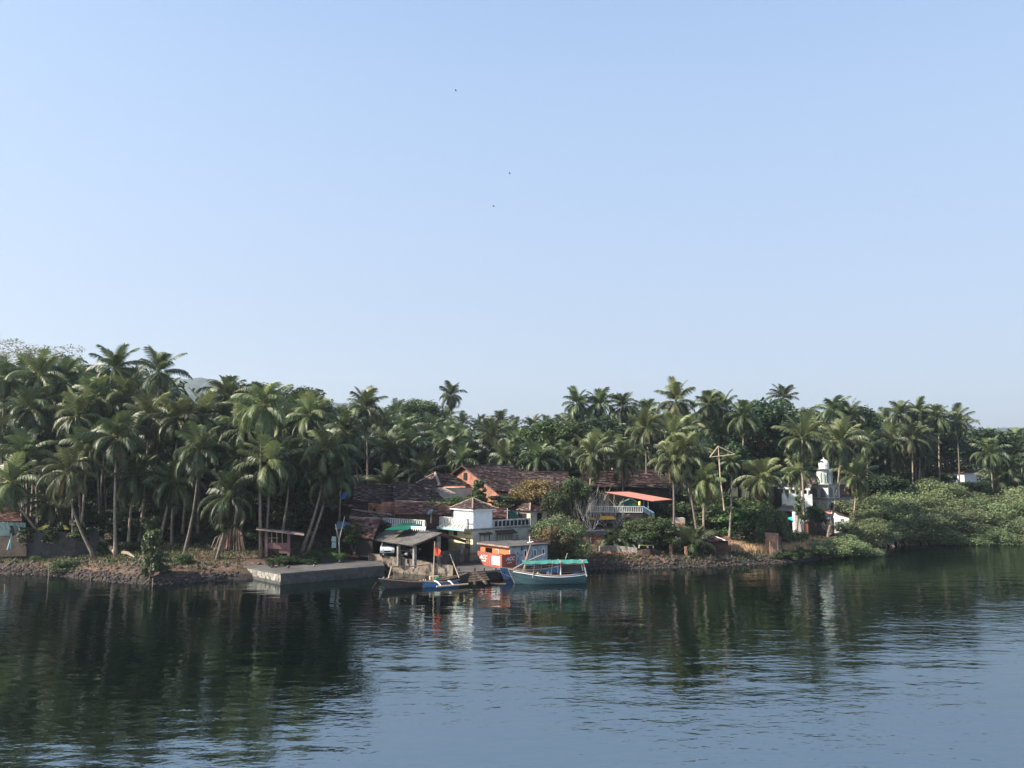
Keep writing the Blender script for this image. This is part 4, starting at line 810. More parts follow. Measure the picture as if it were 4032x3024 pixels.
m = MB(); m.hexa([a-Z*4, b_-Z*4, b_-Z*4+Vector((0, .3, 0)), a-Z*4+Vector((0, .3, 0))], [a-Z*.45, b_-Z*.45, b_-Z*.45+Vector((0, .3, 0)), a-Z*.45+Vector((0, .3, 0))]); m.build('plinth', M['rock'], root)
m = MB(); a2 = at(2532, 2004, 108.5); b2 = at(2575, 2030, 107)
for i in range(9): p = a2.lerp(b2, i/8); m.beam(p-Z*.35, p+Z*.35, .07)
m.beam(a2+Z*.38, b2+Z*.38, .14, .09); m.build('stair_rail', M['blue_pale'], root)
p = at(2519, 1986, 109.2); m = MB(); m.lathe(p-Z*.35, [(.14, .2), (.19, .3), (.19, .65), (.1, .75)], 8); o = m.build('water_can', M['yel_tarp'], loc=p-Z*.35); tag(o, 'pale yellow can hanging under the salmon awning beside the blue post', 'can')
for i, (x0, x1, y0, y1, Y) in enumerate([(2316, 2345, 2034, 2046, 107), (2358, 2424, 2030, 2046, 106.8)]):
    a = at(x0, y1, Y); m = MB(); m.sheet([a, at(x1, y1-2, Y), at(x1-8, y0+3, Y+1.5), at(x0+6, y0, Y+1.5)], .04); tag(m.build('orange_tarp', M['org_tarp'], loc=a), ['small orange tarpaulin below the left end of the white balustrade', 'longer orange-yellow tarpaulin below the white balustrade beside the bare tree'][i], 'tarpaulin', 'orange tarpaulins below the balustrade')
# yellow and red low building behind the young palms
a = at(2652, 2075, 109); zt = at(2652, 2040, 109).z
m = MB(); m.hexa([(a.x, 109, 2), (a.x+1.6, 109, 2), (a.x+1.6, 111, 2), (a.x, 111, 2)], [(a.x, 109, zt), (a.x+1.6, 109, zt), (a.x+1.6, 111, zt), (a.x, 111, zt)])
root = thing('garden_shrine', (a.x, 109, 2), 'little garden structure with red band and white base between the young palms', 'shrine'); m.build('wall', M['grey_wall'], root); p = at(2654, 2064, 108.8); q_ = at(2696, 2062, 108.8); m = MB(); m.beam(p, q_, .2, .35); m.build('red_band', M['salmon'], root); m = MB(); m.beam(p-Z*.5, q_-Z*.5, .2, .6); m.build('white_base', M['white_p'], root)
p = at(2643, 2142, 101.5); m = MB(); m.beam(p-Z*.8, at(2645, 2085, 101.5), .24); tag(m.build('red_post', M['red'], loc=p), 'bright red post standing in the garden behind the stone wall', 'post')
# stone garden walls
def swall(pts, z0, zt, th, mt, label, name='stone_wall'):
    m = MB(); P_ = [at(*q) for q in pts]
    for a, b_ in zip(P_, P_[1:]):
        d = (b_-a); n_ = Vector((-d.y, d.x, 0)).normalized(); n_ = n_ if n_.y > 0 else -n_; m.hexa([(a.x, a.y, z0), (b_.x, b_.y, z0), (b_.x+n_.x*th, b_.y+n_.y*th, z0), (a.x+n_.x*th, a.y+n_.y*th, z0)], [a, b_, b_+n_*th, a+n_*th])
    return tag(m.build(name, M[mt], loc=(P_[0].x, P_[0].y, z0)), label, 'wall')
swall([(2362, 2152, 100.6), (2400, 2149, 100.9), (2430, 2150, 101), (2470, 2153, 100.5), (2508, 2159, 99.8)], .6, 0, .4, 'conc', 'rough grey garden wall in front of the young areca palms')
swall([(2508, 2167, 99.6), (2530, 2164, 99), (2560, 2163, 98.8), (2590, 2165, 99.2), (2604, 2168, 99.9)], .4, 0, .4, 'brick_dark', 'curved dark stone wall under the leafy garden tree')
for i, (px, py, lb) in enumerate([(2641, 2144, 'weathered stone gatepost right of the curved garden wall'), (2701, 2152, 'squat laterite post left of the tiled hut')]):
    p = at(px, py, 99.8); m = MB(); q = Vector((p.x, p.y, .9)); m.tube([q, q+Z*(p.z-.9)*.5, p], [.3, .24, .2], 6); tag(m.build('stone_post', M['roots'], loc=q), lb, 'post')
# benches, oval board
p = at(2520, 2134, 100.4); m = MB(); N = 14; m.hexa([p+Vector((.32*math.cos(6.283*k/N), 0, .6*math.sin(6.283*k/N))) for k in range(N)], [p+Vector((.32*math.cos(6.283*k/N), .06, .6*math.sin(6.283*k/N))) for k in range(N)]); root = tag(m.build('oval_board', M['blue_pale'], loc=p-Z*.6), 'oval pale blue board leaning by the garden tree', 'board')
for i, (px0, px1) in enumerate(((2516, 2548), (2552, 2572))):
    a = at(px0, 2155, 99.4); b_ = at(px1, 2155, 99.4); root = thing('garden_bench', a, ['pale yellow garden bench on the curved wall, the left one', 'pale pink garden bench on the curved wall, the right one'][i], 'bench', 'benches on the curved wall'); m = MB(); m.beam(a+Z*.25, b_+Z*.25, .35, .08); m.build('seat', M['yel_tarp'] if i == 0 else M['mortar'], root); m = MB(); m.beam(a-Z*.1, a+Z*.2, .1); m.beam(b_-Z*.1, b_+Z*.2, .1); m.build('legs', M['white_p'], root)
# tiled hut on the bank
h0 = at(2740, 2130, 102); root = thing('river_hut', (h0.x, 102, 1.0), 'low dark hut with broken tiled roof on the river bank', 'hut'); a = at(2704, 2132, 102); b_ = at(2868, 2136, 101); za = a.z; zb_ = b_.z
m = MB(); m.hexa([(a.x, 102, .5), (b_.x, 101, .5), (b_.x+1, 105, .5), (a.x, 106, .5)], [(a.x, 102, za), (b_.x, 101, zb_), (b_.x+1, 105, zb_+.2), (a.x, 106, za+.2)]); m.build('wall', M['brick_dark'], root)
m = MB(); tslope(m, at(2815, 2126, 101), at(2888, 2131, 100), at(2862, 2110, 104), at(2805, 2108, 105), seed=33); m.build('roof', M['tile_red'], root); m = MB(); m.sheet([at(2700, 2132, 101.4), at(2814, 2132, 101), at(2814, 2116, 105), at(2700, 2116, 106)], .08); m.build('side_roof', M['tile_mar'], root)
m = MB(); m.beam(at(2818, 2112, 103), at(2856, 2128, 100), .2, .05); m.build('loose_board', M['white_p'], root)
# ruined brick shaft with roots
p = at(3052, 2160, 103); root = thing('ruined_shaft', (p.x, p.y, 1.2), 'ruined brick pillar wrapped in dry roots beside the dry grass', 'ruin'); m = MB(); m.hexa([(p.x-.55, 103, .8), (p.x+.4, 102.7, .8), (p.x+.4, 104.3, .8), (p.x-.55, 104.5, .8)], [(p.x-.55, 103, 3.1), (p.x+.4, 102.7, 3.1), (p.x+.9, 104.3, 3.5), (p.x-.8, 104.5, 3.6)]); m.build('wall', M['roots'], root)
m = MB(); m.hexa([(p.x+.42, 102.6, .8), (p.x+.85, 102.9, .8), (p.x+.85, 104.3, .8), (p.x+.42, 104.2, .8)], [(p.x+.42, 102.6, 3.2), (p.x+.85, 102.9, 3.2), (p.x+.85, 104.3, 3.1), (p.x+.42, 104.2, 3.1)]); m.build('dark_side', M['rock'], root); m = MB(); rg = random.Random(3)
for i in range(9):
    x = p.x+rg.uniform(-.7, .7); z = rg.uniform(2, 3.6); m.tube([(x, 102.85, z), (x+rg.uniform(-.5, .5), 102.7, z-rg.uniform(.4, 1)), (x+rg.uniform(-.7, .7), 102.6, max(.9, z-rg.uniform(1.5, 2.6)))], .035, 4)
m.build('roots', M['bark'], root)
for i in range(9):
    q = at(3010+i*5.5, 2166, 102); m = MB(); m.tube([Vector((q.x, q.y, .8)), Vector((q.x+rg.uniform(-.1, .1), q.y, 2.2+rg.uniform(-.4, .9)))], .03, 5); tag(m.build('stake', M['bark_d'], loc=(q.x, q.y, .8)), 'thin dry stake in the row left of the ruined brick pillar', 'stake', 'stakes by the ruined pillar')
# ---- mosque
def arch(fr, side, a, b_, z0, z1, parent, mt='shutter', off=0., dep=.06, name='arched_window'):
    c = (a+b_)/2; h = z1-z0; pts = [(a, z0), (b_, z0), (b_, z0+h*.62), (b_-(b_-a)*.14, z0+h*.82), (c, z1), (a+(b_-a)*.14, z0+h*.82), (a, z0+h*.62)]
    def P3(x, z, d): return fr.p(x, off-d, z) if side == 'u' else fr.p(off-d, x, z)
    m = MB(); m.hexa([P3(x, z, 0) for x, z in pts], [P3(x, z, dep) for x, z in pts]); o = m.build(name, M[mt], parent)
    m = MB(); 
    for k in range(len(pts)):
        q, r_ = pts[k], pts[(k+1) % len(pts)]
        if k == 0: continue
        m.beam(P3(q[0], q[1], dep), P3(r_[0], r_[1], dep), .09)
    m.build('frame', M['mosque_trim'], o); return o
mc = at(3290, 2030, 136); mf = Fr((at(3262, 2000, 136).x, 136, 0), 36)
root = thing('mosque', (mc.x, 136, 2), 'pale green and white mosque with tiered minaret among the palms', 'mosque')
def lvl(py, Y=137): return at(3262, py, Y).z
U = .75; zs = dict(s1=lvl(1966), s2=lvl(1909), s3=lvl(1849))
def octa(c, r, z0, z1, m): m.prism([c+Vector((r*math.cos(math.radians(36+22.5+45*k)), r*math.sin(math.radians(36+22.5+45*k)), 0)) for k in range(8)], z0, z1)
# hall
m = MB(); mf.box(m, 0, 7.5, 0, 9.5, 1.0, zs['s1']-.02); m.build('hall_wall', M['mosque'], root)
m = MB(); mf.box(m, -.35, 7.9, -.35, 9.9, zs['s1'], zs['s1']+.18); m.build('lower_cornice', M['conc'], root)
for i in range(4): arch(mf, 'u', .6+i*1.75, 1.6+i*1.75, lvl(2022 if i > 1 else 2008), lvl(1976), root, 'black' if i in (0, 1) else 'shutter', off=-.002)
for i in range(2): arch(mf, 'v', .5+i*1.7, 1.5+i*1.7, lvl(2015), lvl(1978), root, 'yellow' if i == 0 else 'shutter', off=-.002)
m = MB()
for u in (-.06, 2.0, 3.75, 5.5, 7.3): mf.box(m, u, u+.22, -.12, -.003, 1, zs['s1']-.02)
mf.box(m, -.12, -.003, -.12, .15, 1, zs['s1']-.02); mf.box(m, -.12, -.003, 1.6, 1.85, 1, zs['s1']-.02); m.build('pilasters', M['white'], root)
# second tier
t2 = Fr(mf.p(.1, .1, 0), 36); m = MB(); t2.box(m, 0, 3.4, 0, 3.4, zs['s1']+.182, zs['s2']-.02); m.build('second_tier', M['mosque'], root); m = MB(); t2.box(m, -.7, 4.6, -.7, 4.2, zs['s2'], zs['s2']+.16); m.build('middle_cornice', M['conc'], root)
for i in range(2): arch(t2, 'u', .25+i*1.6, 1.5+i*1.6, zs['s1']+.35, zs['s2']-.35, root, 'shutter', off=-.002); arch(t2, 'v', .35+i*1.6, 1.35+i*1.6, zs['s1']+.35, zs['s2']-.45, root, 'shutter', off=-.002)
m = MB()
for u in (-.05, 1.56, 3.2): t2.box(m, u, u+.2, -.12, -.003, zs['s1']+.182, zs['s2']-.02)
m.build('tier_pilasters', M['white_p'], root)
# third tier (octagon) and dome cap
mc3 = t2.p(1.35, 1.35, 0); m = MB(); octa(mc3, 1.25, zs['s2']+.162, zs['s3']-.02, m); m.build('third_tier', M['mosque'], root); m = MB(); octa(mc3, 1.75, zs['s3'], zs['s3']+.15, m); m.build('upper_cornice', M['conc'], root)
for k, ang in enumerate((-126, -81, -36)):
    a = math.radians(ang+0.0); n_ = Vector((math.cos(a+math.radians(0)), math.sin(a), 0)); s_ = Vector((-n_.y, n_.x, 0)); c = mc3+n_*1.165; z0 = zs['s2']+.35; z1 = zs['s3']-.3
    q = [(-.33, z0), (.33, z0), (.33, z1-.5), (0, z1), (-.33, z1-.5)]; m = MB(); m.hexa([c+s_*x+Z*z for x, z in q], [c+n_*.06+s_*x+Z*z for x, z in q]); o = m.build('arched_window', M['shutter'], root); m = MB()
    for j in range(1, 5): a1, a2 = q[j], q[(j+1) % 5]; m.beam(c+n_*.07+s_*a1[0]+Z*a1[1], c+n_*.07+s_*a2[0]+Z*a2[1], .08)
    m.build('frame', M['mosque_trim'], o)
zc = zs['s3']+.15; m = MB(); m.lathe(mc3+Z*zc, [(.85, 0), (.85, .55), (.9, .6), (.88, .95), (.7, 1.3), (.4, 1.55), (.1, 1.68), (.04, 2.0)], 14); m.build('dome', M['mosque'], root, smooth=False)
# left wing with maroon roof and veranda
wl = t2.p(-1.0, 1.0, 0); L0 = at(3062, 1918, 134); L1 = at(3190, 1924, 132.5); R0 = at(3100, 1897, 138); R1 = at(3222, 1875, 140)
root = thing('mosque_wing', (L0.x+3, 136, 2), 'white veranda wing with maroon sheet roof left of the minaret', 'building'); m = MB(); tslope(m, L0, L1, R1, R0, row=.8, seed=40, lift=.03); m.build('roof', M['tile_mar'], root); m = MB(); m.beam(L0-Z*.12, L1-Z*.12, .25, .3); m.build('fascia', M['white_p'], root)
a = at(3080, 1942, 133); b_ = at(3198, 1946, 131.8); m = MB(); m.hexa([(a.x, a.y, 1.5), (b_.x, b_.y, 1.5), (b_.x, b_.y+.3, 1.5), (a.x, a.y+.3, 1.5)], [a, b_, b_+Vector((0, .3, 0)), a+Vector((0, .3, 0))]); m.build('veranda_wall', M['mosque'], root)
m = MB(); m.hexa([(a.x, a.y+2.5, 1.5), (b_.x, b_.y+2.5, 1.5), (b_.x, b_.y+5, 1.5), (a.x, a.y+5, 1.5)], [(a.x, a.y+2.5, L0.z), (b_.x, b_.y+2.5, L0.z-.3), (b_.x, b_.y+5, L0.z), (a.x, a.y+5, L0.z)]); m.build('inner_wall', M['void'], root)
for i in range(5): p = a.lerp(b_, (i+.3)/5); m = MB(); m.beam(p, Vector((p.x, p.y, L0.z-.35)), .22); m.build('pillar', M['white_p'], root)
block('tiled_house', 'tiled roof sloping down behind the right side of the minaret', 'house', ((3290, 1905, 147), (3330, 1912, 148)), ((3300, 1965, 142), (3400, 1970, 143)), 2, 'cream', 'tile_red', seed=42)
a = at(3068, 2034, 127); b_ = at(3124, 2034, 127); root = thing('dark_lean_to', (a.x, 127, 2), 'dark lean-to with grey sheet roof in front of the white veranda wing', 'shed'); zt = at(3068, 2008, 127).z; m = MB(); m.hexa([(a.x, 127, 1.5), (b_.x, 127, 1.5), (b_.x, 129, 1.5), (a.x, 129, 1.5)], [(a.x, 127, zt), (b_.x, 127, zt), (b_.x, 129, zt), (a.x, 129, zt)]); m.build('wall', M['void'], root); m = MB(); m.sheet([at(3056, 2010, 126.4), at(3132, 2014, 126.4), at(3120, 1984, 129.5), at(3086, 1984, 129.5)], .08); m.build('roof', M['asb'], root)
a = at(3080, 2032, 124); m = MB(); m.sheet([a-Z*.1, at(3132, 2055, 123.5), at(3137, 2032, 124), at(3110, 2036, 124.2)], .05); tag(m.build('teal_tarp', M['cyan'], loc=a), 'turquoise tarpaulin hanging in front of the white veranda wing', 'tarpaulin')
a = at(3130, 2062, 123); m = MB(); m.hexa([(a.x, 123, 1.5), (a.x+1.0, 123, 1.5), (a.x+1.0, 124, 1.5), (a.x, 124, 1.5)], [(a.x, 123, 5.2), (a.x+1.0, 123, 5.2), (a.x+1.0, 124, 5.2), (a.x, 124, 5.2)]); tag(m.build('white_pillar', M['white'], loc=(a.x, 123, 1.5)), 'stub of white wall between the turquoise tarpaulin and the dark palm trunk', 'wall')
a = at(3172, 2074, 122); m = MB(); m.beam(a-Z*.9, at(3172, 2052, 122), .55); root = tag(m.build('gate_pillar', M['orange'], loc=a-Z*.9), 'orange gate pillar with white cap below the mosque', 'pillar'); m = MB(); m.beam(at(3163, 2050, 121.9), at(3184, 2050, 121.9), .8, .18); m.build('cap', M['white_p'], root)
a = at(3180, 2072, 125); b_ = at(3285, 2072, 127); m = MB(); m.hexa([(a.x, a.y, 1), (b_.x, b_.y, 1), (b_.x, b_.y+.3, 1), (a.x, a.y+.3, 1)], [(a.x, a.y, 3.9), (b_.x, b_.y, 3.9), (b_.x, b_.y+.3, 3.9), (a.x, a.y+.3, 3.9)]); root = tag(m.build('compound_wall', M['rock'], loc=(a.x, a.y, 1)), 'dark compound wall with white rail at the foot of the mosque', 'wall'); m = MB(); m.beam((a.x, a.y, 4.0), (b_.x, b_.y, 4.0), .2); m.build('rail', M['white_p'], root)
a = at(3246, 2015, 130); m = MB(); m.sheet([a, at(3278, 2022, 129), at(3278, 2018, 131), at(3248, 2012, 132)], .12); m.build('x', M['salmon']) if 0 else tag(m.build('orange_awning', M['salmon'], loc=a), 'narrow orange awning below the minaret windows', 'awning')
a = at(3290, 2072, 128); m = MB(); m.hexa([(a.x, 128, 1.5), (a.x+1.9, 127.2, 1.5), (a.x+2.2, 129, 1.5), (a.x+.2, 130, 1.5)], [(a.x, 128, 4.9), (a.x+1.9, 127.2, 4.1), (a.x+2.2, 129, 4.1), (a.x+.2, 130, 4.9)]); root = thing('white_outhouse', (a.x, 128, 1.5), 'small bright white outhouse at the edge of the mangroves', 'outhouse'); m.build('wall', M['white'], root); m = MB(); m.sheet([(a.x-.3, 127.6, 5.1), (a.x+2.3, 126.9, 4.1), (a.x+2.5, 129.3, 4.15), (a.x, 130.3, 5.15)], .1); m.build('roof', M['tile_red'], root); m = MB(); m.beam((a.x+.7, 127.68, 3.7), (a.x+1.15, 127.5, 3.7), .1, .4); m.build('window', M['shutter'], root)
# far white house at the right
a = at(3760, 1900, 168); ff = Fr(at(3798, 1900, 166), 38); root = thing('white_house', (a.x, 168, 5), 'white house with tiled roof peeping above the mangroves on the right', 'house'); zt = at(3790, 1862, 168).z; m = MB(); ff.box(m, 0, 6, 0, 5, 4, zt); m.build('wall', M['white'], root); e_ = [ff.p(-.5, -.5, zt), ff.p(6.5, -.5, zt), ff.p(6.5, 5.5, zt), ff.p(-.5, 5.5, zt)]; r0 = ff.p(2, 2.5, zt+1.3); r1 = ff.p(4, 2.5, zt+1.3); m = MB(); tslope(m, e_[3], e_[0], r0, r0, seed=50); tslope(m, e_[0], e_[1], r1, r0, seed=51); m.build('roof', M['tile_red'], root); window(ff, 'v', 1.4, 2.6, zt-1.5, zt-.6, root, 'wood_d', 'black', .05, 2)
# ---- kiosk on the left bank
k0 = gr(1030, 2192, 1.4); root = thing('shed_kiosk', k0, 'open shed with faded pink counter under a thin tilted roof', 'kiosk')
def kp(px, py, Y=92.): return at(px, py, Y)
m = MB(); m.sheet([kp(1008, 2083, 91), kp(1198, 2106, 91), kp(1196, 2096, 95), kp(1010, 2077, 95)], .1); m.build('roof', M['mortar'], root)
for px in (1050, 1137): m = MB(); m.beam(kp(px, 2192), kp(px, 2090), .28); m.build('post', M['pink'], root)
m = MB(); m.hexa([kp(1045, 2160), kp(1139, 2162), kp(1139, 2162, 92.3), kp(1045, 2160, 92.3)], [kp(1045, 2138), kp(1139, 2138), kp(1139, 2138, 92.3), kp(1045, 2138, 92.3)]); m.build('counter', M['pink'], root)
m = MB(); m.hexa([kp(1098, 2178, 92.1), kp(1139, 2180, 92.1), kp(1139, 2180, 92.3), kp(1098, 2178, 92.3)], [kp(1098, 2162, 92.1), kp(1139, 2163, 92.1), kp(1139, 2163, 92.3), kp(1098, 2162, 92.3)]); m.build('lower_panel', M['pink'], root)
m = MB(); m.beam(kp(1052, 2118), kp(1098, 2118), .05)
for px in (1070, 1090, 1111): m.beam(kp(px, 2138), kp(px, 2096), .06)
m.build('window_bars', M['wood_l'], root); m = MB(); m.hexa([kp(1040, 2190, 94.5), kp(1140, 2190, 94.5), kp(1140, 2190, 94.7), kp(1040, 2190, 94.7)], [kp(1040, 2092, 94.5), kp(1140, 2095, 94.5), kp(1140, 2095, 94.7), kp(1040, 2092, 94.7)]); m.build('back_wall', M['void'], root)
# white notice boards on trunk
p = kp(1316, 2160, 95); root = thing('notice_post', p, 'post carrying two pale boards between the jetty and the papaya tree', 'notice'); m = MB(); m.beam(kp(1327, 2185, 95), kp(1325, 2085, 95), .1); m.build('post', M['bark_d'], root)
for a, b_ in ((2112, 2132), (2135, 2156)): m = MB(); m.hexa([kp(1305, b_, 94.8), kp(1323, b_+2, 94.8), kp(1323, b_+2, 94.86), kp(1305, b_, 94.86)], [kp(1307, a, 94.8), kp(1323, a+1, 94.8), kp(1323, a+1, 94.86), kp(1307, a, 94.86)]); m.build('board', M['blue_pale'] if 0 else M['mosque_trim'], root)
a = kp(1318, 2085, 98); m = MB(); m.sheet([a, kp(1370, 2078, 97), kp(1402, 2064, 99), kp(1388, 2055, 100.5), kp(1328, 2052, 100.5)], .05); tag(m.build('blue_sheet', M['blue_pale'], loc=a), 'dull blue tarpaulin roof behind the papaya tree', 'tarpaulin')
a = kp(1342, 1965, 104); m = MB(); m.sheet([a, kp(1358, 1962, 103.5), kp(1368, 1940, 105), kp(1352, 1938, 105.5)], .05); tag(m.build('blue_cloth', M['blue_tarp'], loc=a), 'bright blue cloth on the dark tiled roof behind the palms', 'cloth')
root_, _ = block('tiled_house', 'low roof with rusty lower sheet left of the carport', 'house', ((1380, 2040, 99), (1500, 2044, 98)), ((1400, 2110, 95), (1470, 2120, 94)), 1.5, 'void', 'tile_red', back=False, seed=55)
block('tiled_house', 'dark low roof under the sunlit brick wall', 'house', ((1385, 2008, 103), (1545, 2030, 101)), ((1370, 2050, 99.5), (1540, 2075, 98)), 1.5, 'void', 'tile', back=False, seed=57)
# ---- left edge veranda house
v0 = at(-60, 2060, 99); root = thing('veranda_house', (v0.x+3, 97, 1.6), 'teal-walled veranda house with bracketed tiled roof at the left edge', 'house')
m = MB(); tslope(m, at(-140, 2050, 96), at(88, 2052, 94), at(70, 1998, 98.5), at(-140, 1996, 100), row=.45, seed=60, lift=.12); m.build('roof', M['tile_red'], root)
m = MB(); a = at(-140, 2118, 97); b_ = at(102, 2104, 96); m.hexa([a-Z*.3, b_-Z*.3, b_-Z*.3+Vector((0, .3, 0)), a-Z*.3+Vector((0, .3, 0))], [at(-140, 2054, 97), at(100, 2058, 96), at(100, 2058, 96.3), at(-140, 2054, 97.3)]); m.build('wall', M['mosque_trim'], root)
for i in range(9): px = -60+i*18; m = MB(); m.beam(at(px, 2056, 94.6), at(px+13, 2086, 95.6), .09); m.build('bracket', M['teal_edge'], root)
m = MB(); m.hexa([at(38, 2108, 95.6), at(58, 2108, 95.6), at(58, 2108, 95.8), at(38, 2108, 95.8)], [at(38, 2070, 95.6), at(58, 2070, 95.6), at(58, 2070, 95.8), at(38, 2070, 95.8)]); m.build('window', M['black'], root)
m = MB(); m.hexa([at(-140, 2195, 95.5), at(104, 2190, 95), at(104, 2190, 96.5), at(-140, 2195, 97)], [at(-140, 2116, 95.5), at(104, 2106, 95), at(104, 2106, 96.5), at(-140, 2116, 97)]); m.build('plinth', M['rock'], root)
m = MB(); m.beam(at(40, 2160, 93.8), at(44, 2100, 94.4), .12); m.beam(at(28, 2165, 93.6), at(42, 2120, 94.2), .1); m.build('stair_prop', M['teal_edge'], root)
swall([(100, 2098, 95.4), (300, 2098, 96), (390, 2092, 97)], .9, 0, .4, 'algae_shade', 'long laterite retaining wall under the left palms, its shade painted dark', 'retaining_wall')  # black colour paints in the shade that lies on this wall
for i, q in enumerate([[(145, 2087, 97), (168, 2086, 96.5), (196, 2068, 97), (180, 2066, 98), (152, 2078, 98)], [(250, 2068, 97), (258, 2066, 97.6), (273, 2084, 96.8), (256, 2085, 96.4)]]):
    m = MB(); m.sheet([at(*p) for p in q], .04); tag(m.build('yellow_tarp', M['yel_tarp'], loc=at(*q[0])), ['wider yellow tarpaulin behind the leaning palm at left', 'small yellow tarpaulin corner beside the utility post'][i], 'tarpaulin', 'yellow tarpaulins at the left')
p = at(285, 2100, 96); root = thing('utility_post', p, 'thin utility post carrying a faded pink box at the left', 'post'); m = MB(); m.beam(p-Z*.5, at(286, 1975, 96), .16); m.build('pole', M['conc'], root)
for a, b_, mt in ((273, 284, 'pink'), (288, 301, 'mortar')): m = MB(); m.hexa([at(a, 2066, 95.8), at(b_, 2066, 95.8), at(b_, 2066, 95.9), at(a, 2066, 95.9)], [at(a, 2048, 95.8), at(b_, 2048, 95.8), at(b_, 2048, 95.9), at(a, 2048, 95.9)]); m.build('box', M[mt], root)
# ================================================================= PALMS
def P2(bx, by, hx, hy, label, Y=None, dY=0, **k):
    b = gp(bx, by) if Y is None else on(bx, Y)
    h = at(hx, hy, b.y+dY); return palm(b, h, label, **k)
N1 = [ # base px,py, hub px,py, label, kwargs
(240,2192,45,1905,'coconut palm leaning hard to the left out of the bank, first at the left edge',dict(crown=1,yel=True,nuts=True)),
(376,2200,268,1860,'coconut palm with strongly curved trunk leaning left, yellowish fronds hanging down',dict(crown=4,yel=True,dead=1)),
(455,2188,462,1722,'tall straight coconut palm with brown dry fronds beside the pale fallen log',dict(crown=0,dead=0,nuts=True)),
(592,2110,616,1790,'coconut palm with broad pale drooping crown behind the shrub on the shore',dict(crown=5,yel=True,size=1.05)),
(728,2172,782,1768,'coconut palm with grey gently leaning trunk right of the shore shrub',dict(crown=2,nuts=True)),
(853,2200,905,1955,'short coconut palm with dark hanging fronds in front of the laterite mound',dict(crown=5,size=1.0,dead=2)),
(1027,2196,1038,1600,'very tall coconut palm, left trunk of the straight pair at the pink kiosk',dict(crown=4,nuts=True,yel=True)),
(1043,2192,1062,1826,'coconut palm, right trunk of the straight pair at the pink kiosk',dict(crown=1,yel=True)),
(1188,2170,1283,1775,'coconut palm leaning right, dark rear trunk of the leaning pair beside the kiosk',dict(crown=3,nuts=True,yel=True)),
(1210,2174,1300,1870,'coconut palm leaning right, sunlit front trunk of the leaning pair beside the kiosk',dict(crown=5)),
(1468,2112,1524,1914,'dark crowned coconut palm leaning right over the carport roof',dict(crown=7,size=.95)),
]
for a in N1: P2(*a[:4], a[4], **a[5])
